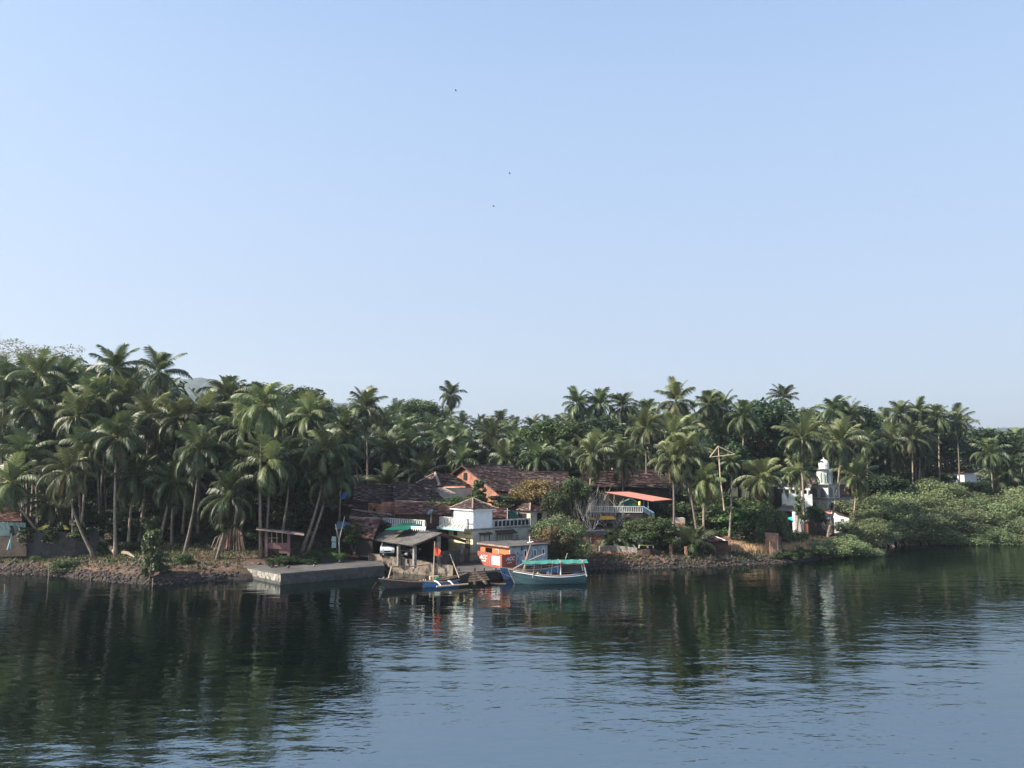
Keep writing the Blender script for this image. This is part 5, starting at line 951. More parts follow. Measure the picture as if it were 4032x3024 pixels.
N2 = [ # base px, Y, hub px, hub py
(176,104,155,1480,'tall coconut palm with bare grey trunk rising above the others at far left',dict(crown=5,yel=True)),
(20,104,20,1490,'coconut palm cut by the left edge of the picture, high dark crown',dict(crown=0)),
(235,108,250,1500,'coconut palm with upright fronds right of the tall far-left one',dict(crown=6)),
(345,100,300,1640,'coconut palm with wide pale fronds, mid height above the curved one',dict(crown=1,yel=True)),
(420,103,380,1560,'coconut palm with shining arching fronds in the upper left canopy',dict(crown=3,yel=True)),
(520,106,450,1450,'bushy coconut palm on the upper left skyline',dict(crown=6)),
(610,104,625,1465,'coconut palm with upswept fronds on the skyline left of the far hill',dict(crown=6)),
(560,100,585,1640,'coconut palm with bright arched fronds left of centre in the left grove',dict(crown=3,yel=True)),
(790,101,800,1640,'coconut palm crown crowded above the grey leaning trunk',dict(crown=1,yel=True)),
(885,104,900,1560,'dark coconut palm in front of the distant hill',dict(crown=0)),
(960,101,965,1810,'shadowy coconut palm left of the straight pair, mid height',dict(crown=2)),
(1150,104,1120,1690,'coconut palm with dense crown right of the straight pair',dict(crown=2)),
(1452,122,1442,1608,'tall thin coconut palm with a brown skirt of dead fronds',dict(crown=1,dead=0,size=.95)),
(1690,128,1665,1868,'short coconut palm with upright fronds just behind the pointed hip roof',dict(crown=6,size=1.0)),
(1770,190,1775,1556,'thin coconut palm standing alone highest on the central skyline',dict(crown=2,size=1.05)),
(1785,140,1790,1745,'coconut palm with large drooping crown above the brick gable',dict(crown=5)),
(1560,140,1600,1700,'dark coconut palm above the dark roofs, left of the brick gable',dict(crown=0)),
(2330,116,2328,1795,'coconut palm with pale hanging fronds over the white bare tree',dict(crown=5,yel=True,dead=3)),
(2436,117,2447,1812,'coconut palm in front of the wide dark roof',dict(crown=1)),
(2283,160,2273,1590,'tall slim coconut palm, first of the skyline pair right of centre',dict(crown=4,size=1.05)),
(2372,160,2365,1594,'tall coconut palm, second of the skyline pair right of centre',dict(crown=2,size=1.05)),
(2450,160,2450,1604,'coconut palm with drooping pale fronds beside the skyline pair',dict(crown=5)),
(2552,158,2552,1622,'coconut palm on the skyline left of the great tall crown',dict(crown=0)),
(2655,142,2661,1580,'biggest and highest coconut palm crown right of centre on the skyline',dict(crown=5,size=1.1,yel=True,dead=1)),
(2800,146,2793,1594,'tall coconut palm above the triangular bamboo mast',dict(crown=0)),
(2845,150,2848,1612,'coconut palm just right of the tall one above the bamboo mast',dict(crown=1)),
(2905,140,2925,1640,'coconut palm with long hanging fronds left of the big mango tree',dict(crown=5)),
(3086,170,3084,1568,'coconut palm poking up alone behind the big dark mango tree',dict(crown=6,size=.95)),
(2545,126,2544,1690,'coconut palm with olive drooping crown above the concrete building',dict(crown=5,yel=True)),
(2646,104,2648,1815,'coconut palm with straight thin dark trunk in front of the salmon awning',dict(crown=7,dead=2,yel=True,size=.9)),
(2749,104,2704,1790,'coconut palm with loose pale fronds leaning left beside the thin dark trunk',dict(crown=3,yel=True,size=1.1)),
(2650,124,2646,1712,'coconut palm with a yellowing frond left of the bamboo mast',dict(crown=1,dead=3,yel=True)),
(2720,128,2701,1700,'coconut palm with bright upright spear fronds left of the bamboo mast',dict(crown=6,yel=True)),
(2765,103,2775,1900,'short coconut palm with pale trunk left of the bamboo mast pole',dict(crown=6,size=.85,dead=0,yel=True)),
(2860,108,2880,1822,'slender coconut palm with tiny dry crown right of the bamboo mast',dict(crown=2,size=.5,dead=0,r=.14)),
(3121,121,3154,1856,'coconut palm with thin trunk in front of the mosque wing, lower crown of two',dict(crown=1,size=.95,yel=True)),
(3161,118,3159,1730,'coconut palm with straight dark trunk and big pale crown left of the minaret',dict(crown=5,size=1.1,yel=True)),
(3247,124,3307,1745,'coconut palm leaning right past the minaret, high crown',dict(crown=5,size=1.1,yel=True)),
(3340,128,3372,1880,'coconut palm with dry orange frond right of the minaret',dict(crown=1,size=1.0,dead=2,yel=True)),
(3262,150,3280,1618,'coconut palm on the skyline above the minaret',dict(crown=0)),
(3350,150,3345,1640,'coconut palm on the skyline between minaret and right grove',dict(crown=6)),
(3574,146,3590,1730,'coconut palm with two-toned trunk and hanging fronds above the mangroves',dict(crown=5,dead=1)),
(3590,149,3622,1745,'coconut palm with sharply bent trunk leaning right above the mangroves',dict(crown=3)),
(3546,165,3546,1634,'tall coconut palm, first of the high row at the right',dict(crown=2)),
(3616,166,3616,1626,'tallest coconut palm of the high row at the right',dict(crown=4)),
(3695,164,3695,1645,'coconut palm, third of the high row at the right',dict(crown=0)),
(3765,164,3765,1660,'coconut palm at the right end of the high row',dict(crown=1)),
(4003,190,4003,1735,'lone coconut palm near the right edge against the hazy hill',dict(crown=2)),
]
N2 += [(330,97,345,1770,'coconut palm between the curved palm and the straight palm, rear crown',dict(crown=2)),(520,98,530,1880,'low coconut palm crown behind the straight palm',dict(crown=0)),(690,97,690,1900,'low shaded coconut palm left of the grey leaning trunk',dict(crown=3)),(640,99,700,1650,'coconut palm with tilted crown above the broad pale one',dict(crown=7,yel=True)),(90,100,100,1790,'coconut palm behind the first leaning one at the left edge',dict(crown=4)),(180,98,200,1980,'low coconut palm over the yellow tarpaulins',dict(crown=6,size=.8)),(930,98,960,1690,'coconut palm with loose crown left of the very tall one',dict(crown=1,yel=True)),(1110,98,1140,1810,'coconut palm squeezed between the straight pair and the leaning pair',dict(crown=0)),(1240,102,1220,1640,'coconut palm high behind the leaning pair',dict(crown=3,yel=True)),(1380,108,1370,1700,'coconut palm left of the one with the brown skirt',dict(crown=2)),(1340,104,1345,1800,'coconut palm above the bright blue cloth',dict(crown=5)),(730,102,740,1700,'coconut palm under the far hill, dense upright crown',dict(crown=6)),(480,104,500,1570,'coconut palm above the straight palm, pale upper fronds',dict(crown=1,yel=True)),(130,102,120,1610,'coconut palm just under the tall far-left one',dict(crown=3))]
for a in N2: P2(a[0], 0, a[2], a[3], a[4], Y=a[1], **a[5])
b = gp(2926, 2138); palm(b, at(2999, 1884, b.y), 'coconut palm with long slanting trunk rising from the dry grass', crown=3, size=1.05, yel=True, dead=3, bend=1.3)
for px, Y, s, lb in ((2714, 103, 1.15, 'young trunkless coconut palm right of the red post'), (2592, 103, 1.15, 'young trunkless coconut palm left of the red post'), (2720, 101, .9, 'small young palm with arching yellow-green fronds above the squat post')):
    b = on(px, Y); root = thing('young_palm', b, lb, 'palm tree'); link('crown', SMALL[int(px) % 3], root, (0, 0, .5 if s > 1 else 1.2), px, s*1.2)
for i, px in enumerate((2400, 2432, 2462, 2490)):
    b = on(px, 102.3+(i % 2)*.8); root = thing('areca_palm', b, 'clump of young areca fronds behind the rough grey garden wall', 'palm', 'areca clumps behind the garden wall'); link('crown', SMALL[i % 3], root, (0, 0, .6), i*2.1, .72)
# the grove behind: rows with crowns stepping up to the skyline
SKY = [(-400,1400),(0,1400),(150,1370),(300,1405),(450,1415),(600,1420),(660,1450),(700,1590),(860,1590),(900,1520),(1035,1470),(1150,1530),(1230,1570),(1300,1605),(1360,1600),(1400,1560),(1500,1560),(1540,1575),(1650,1595),(1775,1600),(1850,1620),(1950,1610),(2050,1625),(2130,1650),(2200,1625),(2273,1600),(2450,1590),(2552,1590),(2661,1590),(2795,1580),(2925,1590),(3084,1600),(3200,1620),(3280,1600),(3380,1610),(3450,1625),(3546,1610),(3616,1605),(3695,1620),(3765,1640),(3850,1675),(3950,1690),(4032,1715),(4300,1720)]
def skyl(px): return float(np.interp(px, [a for a, _ in SKY], [c for _, c in SKY]))
rg = random.Random(77)
ROW = [ # Y, crown centre below the skyline, spacing px, px range, label
(196, 50, 74, (1180, 4150), 'distant coconut palm of the farthest skyline row'),
(172, 84, 80, (1180, 4130), 'coconut palm in the second row below the skyline'),
(150, 118, 92, (1240, 4120), 'coconut palm deep in the grove, middle row'),
(136, 180, 104, (1240, 2760), 'coconut palm low in the grove just behind the village roofs'),
(158, 172, 92, (3380, 4140), 'coconut palm low in the right grove just above the mangroves'),
(124, 100, 80, (-60, 1180), 'coconut palm in the rear row of the left grove'),
(118, 150, 94, (-60, 1240), 'coconut palm in the upper left grove'),
(112, 205, 98, (-60, 1260), 'coconut palm in the middle of the dense left grove'),
(108, 315, 130, (-40, 1260), 'coconut palm low in the shade of the left grove')]
nrow = 0
for Y, dn, sp, (x0, x1), lb in ROW:
    px = x0+rg.uniform(0, sp)
    while px < x1:
        q = skyl(px)+dn+rg.uniform(-14, 26); yy = Y+rg.uniform(-6, 6); b = on(px, yy); h = at(px+rg.uniform(-30, 30), q, yy)
        if h.z-b.z > 4.5 and not (3690 < px < 3900 and yy < 168 and q > 1700):
            palm(b, h, lb, group=lb.replace('coconut palm', 'palms'), crown=rg.randrange(5), size=rg.uniform(.92, 1.12), far=True, dead=rg.randrange(4) if rg.random() < .3 else None); nrow += 1
        px += sp*rg.uniform(.75, 1.25)
print('row palms', nrow)
# ================================================================= BROADLEAF TREES
def T(px, Y, rx, top_py, hh, label, kind='leaf_d', i=0, group=None, cat='tree', name='broadleaf_tree', ry=None, stem=True, zb=None):
    """top_py: pixel row of the crown's top; hh = half height of the crown in metres"""
    b = on(px, Y); 
    if zb is not None: b.z = zb
    top = at(px, top_py, Y).z; lift = max(-.4 if stem else -.5, top-b.z-2.05*hh); 
    return tree(b, (rx, ry or rx, hh), label, kind, i, group, cat, name, stem, lift)
T(90,128,9.5,1300,5.5,'sparse yellowish rain tree spreading above the palms at far left','sparse',0)
T(250,130,4.5,1390,3.5,'smaller sparse yellowish tree right of the rain tree','sparse',1)
T(60,112,4.5,1640,4,'leafy broad tree between the palms at the left edge','leaf_g',0)
T(200,108,3.8,1690,3.5,'leafy mid-height tree below the tall far-left palm','leaf_g',1)
T(980,126,5,1500,3.6,'rounded green tree on the skyline left of the very tall palm','leaf_g',1)
T(1180,128,5.5,1518,4,'rounded green tree on the skyline right of the very tall palm','leaf_g',2)
T(1150,101,4.3,1890,4.2,'large dark mango tree behind the pink kiosk','leaf_d',1)
T(560,104,3.4,1880,3.2,'green leafy tree under the palms behind the fallen log','leaf_g',3)
T(1660,186,6,1575,4,'round green tree on the central skyline','leaf_g',0)
T(2180,150,6,1660,4,'bright green tree below the skyline right of the centre','leaf_b',0)
T(2110,152,5,1680,4,'green bushy tree above the long tiled roof','leaf_g',1)
T(2090,135,5,1740,4,'dark olive tree behind the brick gable house','leaf_d',2)
T(2330,150,8,1650,5,'dark rounded tree between the skyline pair of palms','leaf_d',0)
T(2990,150,9.0,1585,7.5,'huge dark mango tree left of the minaret','leaf_d',0)
T(3130,162,7,1600,5.5,'broad green-lit tree at the right of the huge mango','leaf_g',2)
T(2955,148,3.8,1680,3.2,'tree with rusty young leaves in front of the huge mango','leaf_o',0)
T(2955,150,5.5,1730,5,'dark green tree below the rusty-leaved one','leaf_d',3)
T(2850,137,5,1740,4,'dark dense tree behind the bamboo mast','leaf_d',1)
T(3370,162,5,1598,3.5,'thin-leaved tree breaking the skyline right of the minaret','leaf_d',2)
T(2120,95.5,1.5,2058,1.3,'bushy left shoulder of green foliage beside the big rounded tree','rag_g',1,cat='shrub',name='shrub')
T(2206,95.8,3.6,1985,3.9,'big rounded willowy green tree right of the booth','mang',1)
T(2180,94.5,2.0,2065,1.6,'dry twiggy bush with brown leaves at the foot of the big rounded tree','leaf_o',0,cat='shrub',name='shrub')
T(1890,106,1.9,1885,1.7,'light green leafy tree standing before the brick gable','rag_b',1)
T(1760,104.5,2.9,1938,1.1,'green creeper spilling over the wall below the hip roof','bush_b',0,cat='creeper',name='creeper')
T(1830,104,2.2,1930,1.3,'green creeper heap right of the spilling one, behind the tower roof','bush_b',1,cat='creeper',name='creeper')
T(2090,108,3.2,1876,2.2,'dry pale shrub with curled leaves on the slope before the long roof','sparse',0)
T(2098,107.5,3.0,1885,2.0,'olive leafy shrub inside the dry pale one','leaf_o',0,cat='shrub',name='shrub')
T(1990,107,2.6,1935,.9,'low green weeds heap left of the dry pale shrub','bush',1,cat='shrub',name='shrub',stem=False)
T(2182,103,1.6,1935,2.0,'narrow dark green tree between the cream house and the bare tree','leaf_g',0)
T(2255,106,2.2,1875,2.0,'green tree in front of the long tiled roof, left of the bare tree','leaf_g',2)
T(2290,108.5,1.9,1900,1.5,'olive-leaved tree tangled behind the bare white branches','rag_g',0)
T(2556,102,3.6,2040,2.1,'round dense bright garden tree above the curved stone wall','leaf_g',0)
T(2850,112,3.6,1995,2.4,'round bright green bush tree below the bamboo mast','leaf_b',1)
T(2770,111,3.2,2040,1.9,'green shrub left of the round bright bush','bush',0,cat='shrub',name='shrub')
T(2930,112,4.0,1985,2.6,'dark green tree mass behind the slanting palm trunk','leaf_g',0)
T(3010,107,2.6,1985,2.7,'feathery pointed casuarina tree right of the slanting trunk','plume',0)
T(3065,108,2.8,2000,2.6,'second feathery casuarina tree next to the pointed one','plume',1)
T(2965,109,2.6,2075,1.4,'low green shrub behind the dry grass at the slanting palm','bush',1,cat='shrub',name='shrub')
T(3120,112,2.4,2072,1.5,'leafy shrub below the turquoise tarpaulin','bush',2,cat='shrub',name='shrub')
T(3195,118,1.9,1990,1.5,'dark spreading tree in front of the minaret foot','leaf_d',2)
T(3145,120,1.1,1950,1.5,'pale green small tree against the white veranda wall','rag_g',1)
T(3490,146,5,1860,3.8,'dark tree behind the mangroves, right of the minaret','leaf_d',0)
T(3660,172,7,1845,4,'dark leafy tree left of the far white house','leaf_g',1)
T(3990,178,6,1850,4.5,'dark tree right of the far white house','leaf_d',2)
T(3810,158,5,1893,2.4,'dark leafy tree hiding the foot of the far white house','leaf_g',2)
T(1400,95.5,1.9,2062,1.3,'papaya-like tree with broad leaves left of the carport','rag_b',0,cat='tree')
for px, Y, rx, tp, hh, lb in ((1335, 93, 1.0, 2165, .5, 'low leafy bush behind the jetty, centre of its back edge'), (1250, 93.5, .8, 2158, .5, 'low leafy bush right of the leaning palm pair'), (1120, 91, 2.2, 2178, .6, 'dark weeds in front of the pink kiosk'), (1220, 92, 1.8, 2182, .5, 'dark weeds at the foot of the leaning palm pair')):
    T(px, Y, rx, tp, hh, lb, 'bush_b' if rx < 1.5 else 'bush_d', px, cat='bush', name='bush', stem=False)
for px, py, rx, hh, lb, kd in ((262, 2236, 1.9, .75, 'dense green bush hanging over the stone shore at left', 'bush'), (142, 2205, .9, .5, 'small green bush on the reddish bank near the left palm foot', 'bush'), (725, 2214, 1.1, .75, 'bright green bush right of the tall shore shrub', 'bush_b'), (460, 2207, .35, .2, 'tiny green weed tuft on the bank by the straight palm', 'bush_b')):
    b = gp(px, py); tree(b, (rx, rx, hh), lb, kd, px, cat='bush', name='bush', stem=False, lift=-.2)
b = gp(592, 2285); root = tree(b, (2.1, 1.5, 2.6), 'tall leafy shrub with pale bending branches at the water edge', 'rag_g', 0, cat='shrub', name='shrub', lift=.0)
tree(gp(640, 2262), (1.3, 1.2, 1.1), 'low darker shrub right of the tall leafy shore shrub', 'rag_g', 2, cat='shrub', name='shrub', stem=False, lift=0)
m = MB(); rg = random.Random(8); q = b-Z*.0
for i in range(7):
    a = rg.uniform(-1, 1); m.tube([q+Vector((a*.3, 0, .6)), q+Vector((a*1.2, -.9, 1.9+rg.uniform(-.6, .8))), q+Vector((a*2.1, -1.5, 1.6+rg.uniform(-1.0, .8))), q+Vector((a*2.5, -1.7, .5+rg.uniform(-.5, .9)))], [.035, .03, .02, .012], 4)
m.build('pale_branches', M['bark_l'], root)
# bare tree and dead tree
for px, Y, s, k, lb, py in ((2325, 106.5, (4.6, 3.0, 7.0), 0, 'leafless tree with dense white branches in front of the roofs', None), (2400, 108.5, (4.2, 2.4, 5.6), 1, 'second leafless pale tree, right of the densest white branches', None), (3255, 121, (1.6, 1.6, 3.4), 1, 'small bare twiggy tree below the orange awning', None)):
    b = on(px, Y); root = thing('bare_tree', b, lb, 'tree'); link('trunk', BARE[k], root, (0, 0, 0), px, s)
for px, Y, hgt, lb in ((2215, 92.6, 3.4, 'slim dead sapling at the foot of the big rounded tree'), (1345, 94.5, 5.6, 'thin leafless sapling left of the papaya-like tree')):
    b = on(px, Y); m = MB(); m.tube([b, b+Vector((-.1, 0, hgt*.5)), b+Vector((.5, 0, hgt))], [.1, .07, .03], 5); m.tube([b+Vector((-.1, 0, hgt*.5)), b+Vector((-.6, 0, hgt*.85))], [.05, .02], 4); tag(m.build('dead_sapling', M['twig'], loc=b), lb, 'tree')
# dark understory of the left grove and behind the village
rg = random.Random(21); nu = 0
for Y, x0, x1, sp, t0, t1, rx, hh, kd, lb in (
  (103, -60, 1050, 125, 2000, 2055, 2.8, 2.0, 'leaf_d', 'dark shaded undergrowth tree beneath the left palms'),
  (112, -60, 1300, 135, 1860, 1950, 4.6, 3.6, 'leaf_d', 'dark broadleaf tree among the trunks of the left grove'),
  (122, -80, 1300, 150, 1600, 1680, 5.5, 4.5, 'leaf_d', 'dark broadleaf tree filling the upper left grove'),
  (145, 1250, 2950, 165, 1730, 1800, 6.0, 4.6, 'leaf_d', 'dark broadleaf tree between the palms behind the village'),
  (170, 1200, 4150, 190, 1690, 1745, 7.0, 5.0, 'leaf_d', 'dim broadleaf tree in the deep grove below the skyline'),
  (134, 2560, 2900, 130, 1880, 1940, 4.2, 3.0, 'leaf_d', 'dark tree behind the garden between village and mosque'),
  (112, 2560, 2960, 120, 1930, 1990, 3.6, 2.6, 'leaf_g', 'olive shrubby tree in the gardens left of the mosque')):
    px = x0+rg.uniform(0, sp)
    while px < x1:
        yy = Y+rg.uniform(-3.5, 3.5); T(px, yy, rx*rg.uniform(.8, 1.2), rg.uniform(t0, t1)+(0 if px > 1200 or Y != 122 else (skyl(px)-1420)*.6), hh*rg.uniform(.85, 1.1), lb, kd if rg.random() < .75 else 'leaf_g', rg.randrange(4), group=lb.replace('tree', 'trees')); nu += 1; px += sp*rg.uniform(.75, 1.25)
print('understory', nu)
# low scrub at the foot of the left grove
rg = random.Random(5)
for px in range(420, 1020, 52):
    T(px+rg.uniform(-15, 15), 98+rg.uniform(-2, 3), rg.uniform(1.2, 2.2), rg.uniform(2075, 2125), rg.uniform(.7, 1.2), 'low shaded bush along the foot of the left grove', rg.choice(['bush_d', 'bush_d', 'bush']), px, group='bushes along the foot of the left grove', cat='bush', name='bush', stem=False)
for px, Y, rx, tp, hh, lb in ((118, 95.2, 1.5, 2075, 1.0, 'leafy vine hanging over the left end of the dark bank wall'), (215, 95.4, 1.3, 2085, .8, 'leafy vine over the middle of the dark bank wall'), (335, 95.6, 1.9, 2050, 1.2, 'leafy shrub at the right end of the dark bank wall')):
    T(px, Y, rx, tp, hh, lb, 'rag_g', px, cat='shrub', name='shrub', stem=False)
# ---- mangroves
MG = [] ; rg = random.Random(9)
def mang(px, Y, rx, tp, hh, lb, gp_=None, i=0): T(px, Y, rx, tp, hh, lb, 'mang', i, gp_, 'mangrove', 'mangrove', zb=None)
mang(3310, 110, 4.6, 2080, 2.1, 'nearest rounded mangrove bush bulging out over the water', None, 0)
mang(3220, 107.5, 2.4, 2130, 1.2, 'small low mangrove at the left foot of the nearest rounded one', None, 1)
mang(3395, 119, 4.6, 2000, 3.0, 'mangrove with pale yellow-green leaves beside the white outhouse', None, 2)
mang(3400, 126, 3.2, 1985, 3.0, 'mangrove top touching the right side of the mosque', None, 3)
k = 0
for Y, pts, rx, hh in ((131, [(3470, 1975), (3580, 1990), (3700, 1975), (3830, 1985), (3960, 1990), (4080, 1985)], 6.2, 3.4), (139, [(3420, 1925), (3530, 1905), (3640, 1905), (3760, 1915), (3880, 1925), (4000, 1925), (4110, 1910), (4240, 1930), (4370, 1945)], 6.6, 4.0), (147, [(3560, 1868), (3660, 1848), (3740, 1897), (3850, 1915), (4060, 1880)], 6.5, 3.8), (128, [(3520, 2050), (3640, 2040), (3760, 2050), (3880, 2050), (4000, 2045)], 4.6, 2.4)):
    for px, tp in pts:
        yy = Y+rg.uniform(-1.5, 1.5)+(px-3700)*.008; lb = {131: 'rounded mangrove in the front rank of the long right-hand thicket', 139: 'rounded mangrove in the middle rank of the right-hand thicket', 147: 'mangrove crown in the back rank below the far white house', 128: 'low mangrove skirting the dark water edge at right'}[Y]
        mang(px+rg.uniform(-12, 12), yy, rx*rg.uniform(.92, 1.12), tp+rg.uniform(-10, 12), hh, lb, lb.replace('mangrove', 'mangroves'), k); k += 1
# the wood far behind, closing the gaps between the trunks
rg = random.Random(31); bl = []
for i in range(150):
    px = rg.uniform(-700, 4700); Y = rg.uniform(222, 250) if px > 1150 else rg.uniform(140, 152); p = on(px, Y); tz_ = at(px, skyl(max(-400, min(4300, px)))+rg.uniform(35, 75), Y).z; r = rg.uniform(5, 8); z = tz_-r*.8
    while z > p.z: bl.append(((p.x+rg.uniform(-1, 1), p.y, z), (r, r*.8, r*.8))); z -= r*1.25
me = leafmass(900, bl, 42000, .75, .5, mat_=M['leaf_d'], name='far_wood'); o = bpy.data.objects.new('far_wood', me); col.objects.link(o); tag(o, 'dense far-off wood closing the view behind the palm grove', 'wood', kind='stuff')
# prop roots at the water edge (one tangle)
m = MB(); rg = random.Random(12)
for i in range(260):
    px = rg.uniform(3200, 4060); g0 = on(px, 100); x = ray(px, 1842).x; y0 = float(np.interp(px, [3200, 3290, 3340, 3420, 3560, 4060], [105, 108.5, 113, 120.5, 124, 131])); x = x/ray(px, 1842).y*y0; x += rg.uniform(-.5, .5)
    m.tube([(x, y0+rg.uniform(-.8, 1.5), -.3), (x+rg.uniform(-.3, .3), y0+1.2, .7), (x+rg.uniform(-.6, .6), y0+2.4, 2.0)], [.05, .045, .03], 4)
o = m.build('mangrove_roots', M['bark_l']); tag(o, 'tangle of mangrove prop roots along the shaded water edge', 'roots', kind='stuff')
# low plants over the dark shore left of the mangroves
for i, (px, py, rx) in enumerate([(3090, 2188, 1.1), (3120, 2195, 1.0), (3160, 2190, 1.2), (3195, 2182, 1.1), (3060, 2192, .8), (3235, 2172, 1.2), (3175, 2160, 1.0), (3215, 2150, 1.1), (3140, 2168, .8)]):
    b = gp(px, py); tree(b, (rx, rx, .55), 'low mangrove seedling clump on the dark shore below the dry grass', 'bush', i, 'seedling clumps on the shore', 'bush', 'bush', False, -.1)
# ================================================================= GROUND COVER
def scatter_blades(name, regions, n, hgt, mt, label, seed, w_=.05, lean=.4):
    rg = random.Random(seed); V = []; Fc = []; Tn = []
    for i in range(n):
        r0, r1, y0, y1 = regions[i % len(regions)]; px = rg.uniform(r0, r1); py = rg.uniform(y0, y1); key = (int(px/6), int(py/3))
        q = cache.get(key)
        if q is None: q = gp(px, py); cache[key] = q
        if q.z < .35: continue
        x = q.x+rg.uniform(-.2, .2); y = q.y+rg.uniform(-.5, .5); z = hz(x, y)-.03; a = rg.uniform(0, 6.28); h = hgt*rg.uniform(.5, 1.2); c, s = math.cos(a)*w_, math.sin(a)*w_; lx, ly = rg.uniform(-lean, lean)*h, rg.uniform(-lean, lean)*h; k = len(V)
        V += [(x-c, y-s, z), (x+c, y+s, z), (x+lx*.4+c*.7, y+ly*.4+s*.7, z+h*.6), (x+lx*.4-c*.7, y+ly*.4-s*.7, z+h*.6), (x+lx, y+ly, z+h)]; Tn += [rg.random()]*5; Fc += [(k, k+1, k+2, k+3), (k+3, k+2, k+4)]
    o = bpy.data.objects.new(name, mesh_np(name, V, Fc, Tn, M[mt])); col.objects.link(o); tag(o, label, 'ground cover', kind='stuff')
cache = {}
scatter_blades('dry_grass', [(2872, 3012, 2142, 2176), (2872, 3012, 2142, 2176), (3080, 3212, 2150, 2172)], 8000, .85, 'drygrass', 'tall dry golden grass on the right-hand bank', 1, .035, .3)
scatter_blades('leaf_litter', [(0, 560, 2165, 2250), (560, 960, 2180, 2262), (2290, 2560, 2165, 2215), (400, 700, 2115, 2180)], 4200, .15, 'palm_dead', 'straw and dry leaves littering the reddish bank', 2, .07, 1.6)
scatter_blades('weeds', [(420, 960, 2090, 2180), (960, 1500, 2140, 2200), (2320, 2960, 2150, 2215), (2880, 3250, 2090, 2200), (2050, 2320, 2140, 2190), (0, 420, 2130, 2190), (0, 960, 2170, 2240), (0, 700, 2160, 2215)], 13000, .38, 'leaf_g', 'low green weeds in patches on the bank', 3, .06, .8)
# shore stones
m = MB(); rg = random.Random(4)
def srock(px0, px1, n, z0, z1, s0, s1, so=(-.4, 1.2)):
    for i in range(n):
        x = rg.uniform(gr(px0, 2270).x, gr(px1, 2270).x); s_ = rg.uniform(*so); y = ys(x)+s_; r = rg.uniform(s0, s1); m.blob((x, y, max(hz(x, y)+r*.1, -.05)), r, rg.randrange(9999), .28, .7)
srock(-250, 960, 900, 0, 1, .10, .26); srock(2300, 3250, 700, 0, 1, .08, .2, (-.3, 2.0)); srock(1780, 2340, 160, 0, 1, .12, .3, (-.5, 1.0)); srock(2000, 3050, 160, 0, 1, .2, .42, (.5, 4)); srock(-200, 900, 120, 0, 1, .15, .34, (1, 5))
o = m.build('shore_stones', M['rock']); tag(o, 'dark tumbled stones piled along the waterline', 'stones', kind='stuff')
m = MB()
def r2(px0, px1, n, s0, s1, so):
    for i in range(n):
        x = rg.uniform(gr(px0, 2270).x, gr(px1, 2270).x); y = ys(x)+rg.uniform(*so); r = rg.uniform(s0, s1); m.blob((x, y, hz(x, y)+r*.1), r, rg.randrange(9999), .3, .65)
r2(-200, 960, 170, .07, .18, (.8, 9)); r2(2290, 2720, 260, .1, .32, (.8, 6)); r2(2750, 3200, 60, .08, .2, (.8, 5))
o = m.build('bank_rubble', M['lat']); tag(o, 'reddish laterite rubble scattered over the bank', 'stones', kind='stuff')
# laterite mound with roots
b = gp(905, 2168); root = thing('laterite_mound', b, 'fluted orange-brown laterite mound wrapped in roots behind the short palm', 'mound'); m = MB(); rg = random.Random(6)
for i in range(11):
    x = rg.uniform(-1.5, 1.6); h = 2.7-abs(x)*.7+rg.uniform(-.3, .3); y = rg.uniform(.3, 1.2); m.tube([b+Vector((x, y, -.3)), b+Vector((x+.1, y+.1, h*.5)), b+Vector((x*.8, y+.3, h))], [rg.uniform(.35, .6), rg.uniform(.25, .45), .2], 8)
m.build('body', M['roots'], root); m = MB()
for i in range(16): x = rg.uniform(-1.8, 1.8); m.tube([b+Vector((x*.8, .4, 2.9-abs(x)*.6)), b+Vector((x, -.1, 1.5)), b+Vector((x*1.3, -.3, -.1))], .05, 4)
m.build('roots', M['bark_l'], root)
# logs, stump
p0 = gp(392, 2150); p1 = gp(456, 2188); tag(MB().tube([p0+Z*.9, p1+Z*.35], [.32, .26], 9).build('fallen_log', M['wood_l'], loc=p1), 'pale barkless fallen log resting behind the straight palm', 'log')
p0 = gp(478, 2182); p1 = gp(530, 2198); tag(MB().tube([p0+Z*.2, (p0+p1)/2+Z*.35, p1+Z*.1], [.22, .2, .08], 7).build('fallen_log', M['bark_l'], loc=p0), 'greyer crooked fallen log right of the straight palm', 'log')
for (a, b_, c, d, lb) in ((115, 2168, 285, 2160, 'long grey log lying along the top of the bank at left'), (315, 2155, 360, 2148, 'short grey log piece left of the curved palm foot'), (8, 2250, 60, 2212, 'dark driftwood pole slanting into the water at the left edge')):
    p0 = gp(a, b_); p1 = gp(c, d); tag(MB().tube([p0+Z*.15, (p0+p1)/2+Z*.2, p1+Z*.15], [.2, .19, .17], 7).build('fallen_log', M['bark_l' if a > 10 else 'bark'], loc=p0), lb, 'log')
p = gp(300, 2180); m = MB(); m.tube([p-Z*.2, p+Z*.5, p+Z*1.15], [.62, .5, .36], 5); tag(m.build('laterite_stump', M['lat'], loc=p), 'tapered laterite block standing on the bank between two palms', 'stone block')
for i, (px, py, top, lb) in enumerate([(187, 2300, 2222, 'crooked stick standing in the water near the left bush'), (14, 2335, 2300, 'short stick in the water at the left edge'), (353, 2288, 2262, 'thin stick in the water off the left stone shore'), (597, 2312, 2276, 'thin straight stick in the water below the tall shrub')]):
    p = gr(px, py, 0); t = at(px+4, top, p.y); m = MB(); m.tube([p-Z*.6, p.lerp(t, .5)+Vector((.06, 0, 0)), t], .035, 5); tag(m.build('water_stake', M['wood_l'], loc=p-Z*.6), lb, 'stake')
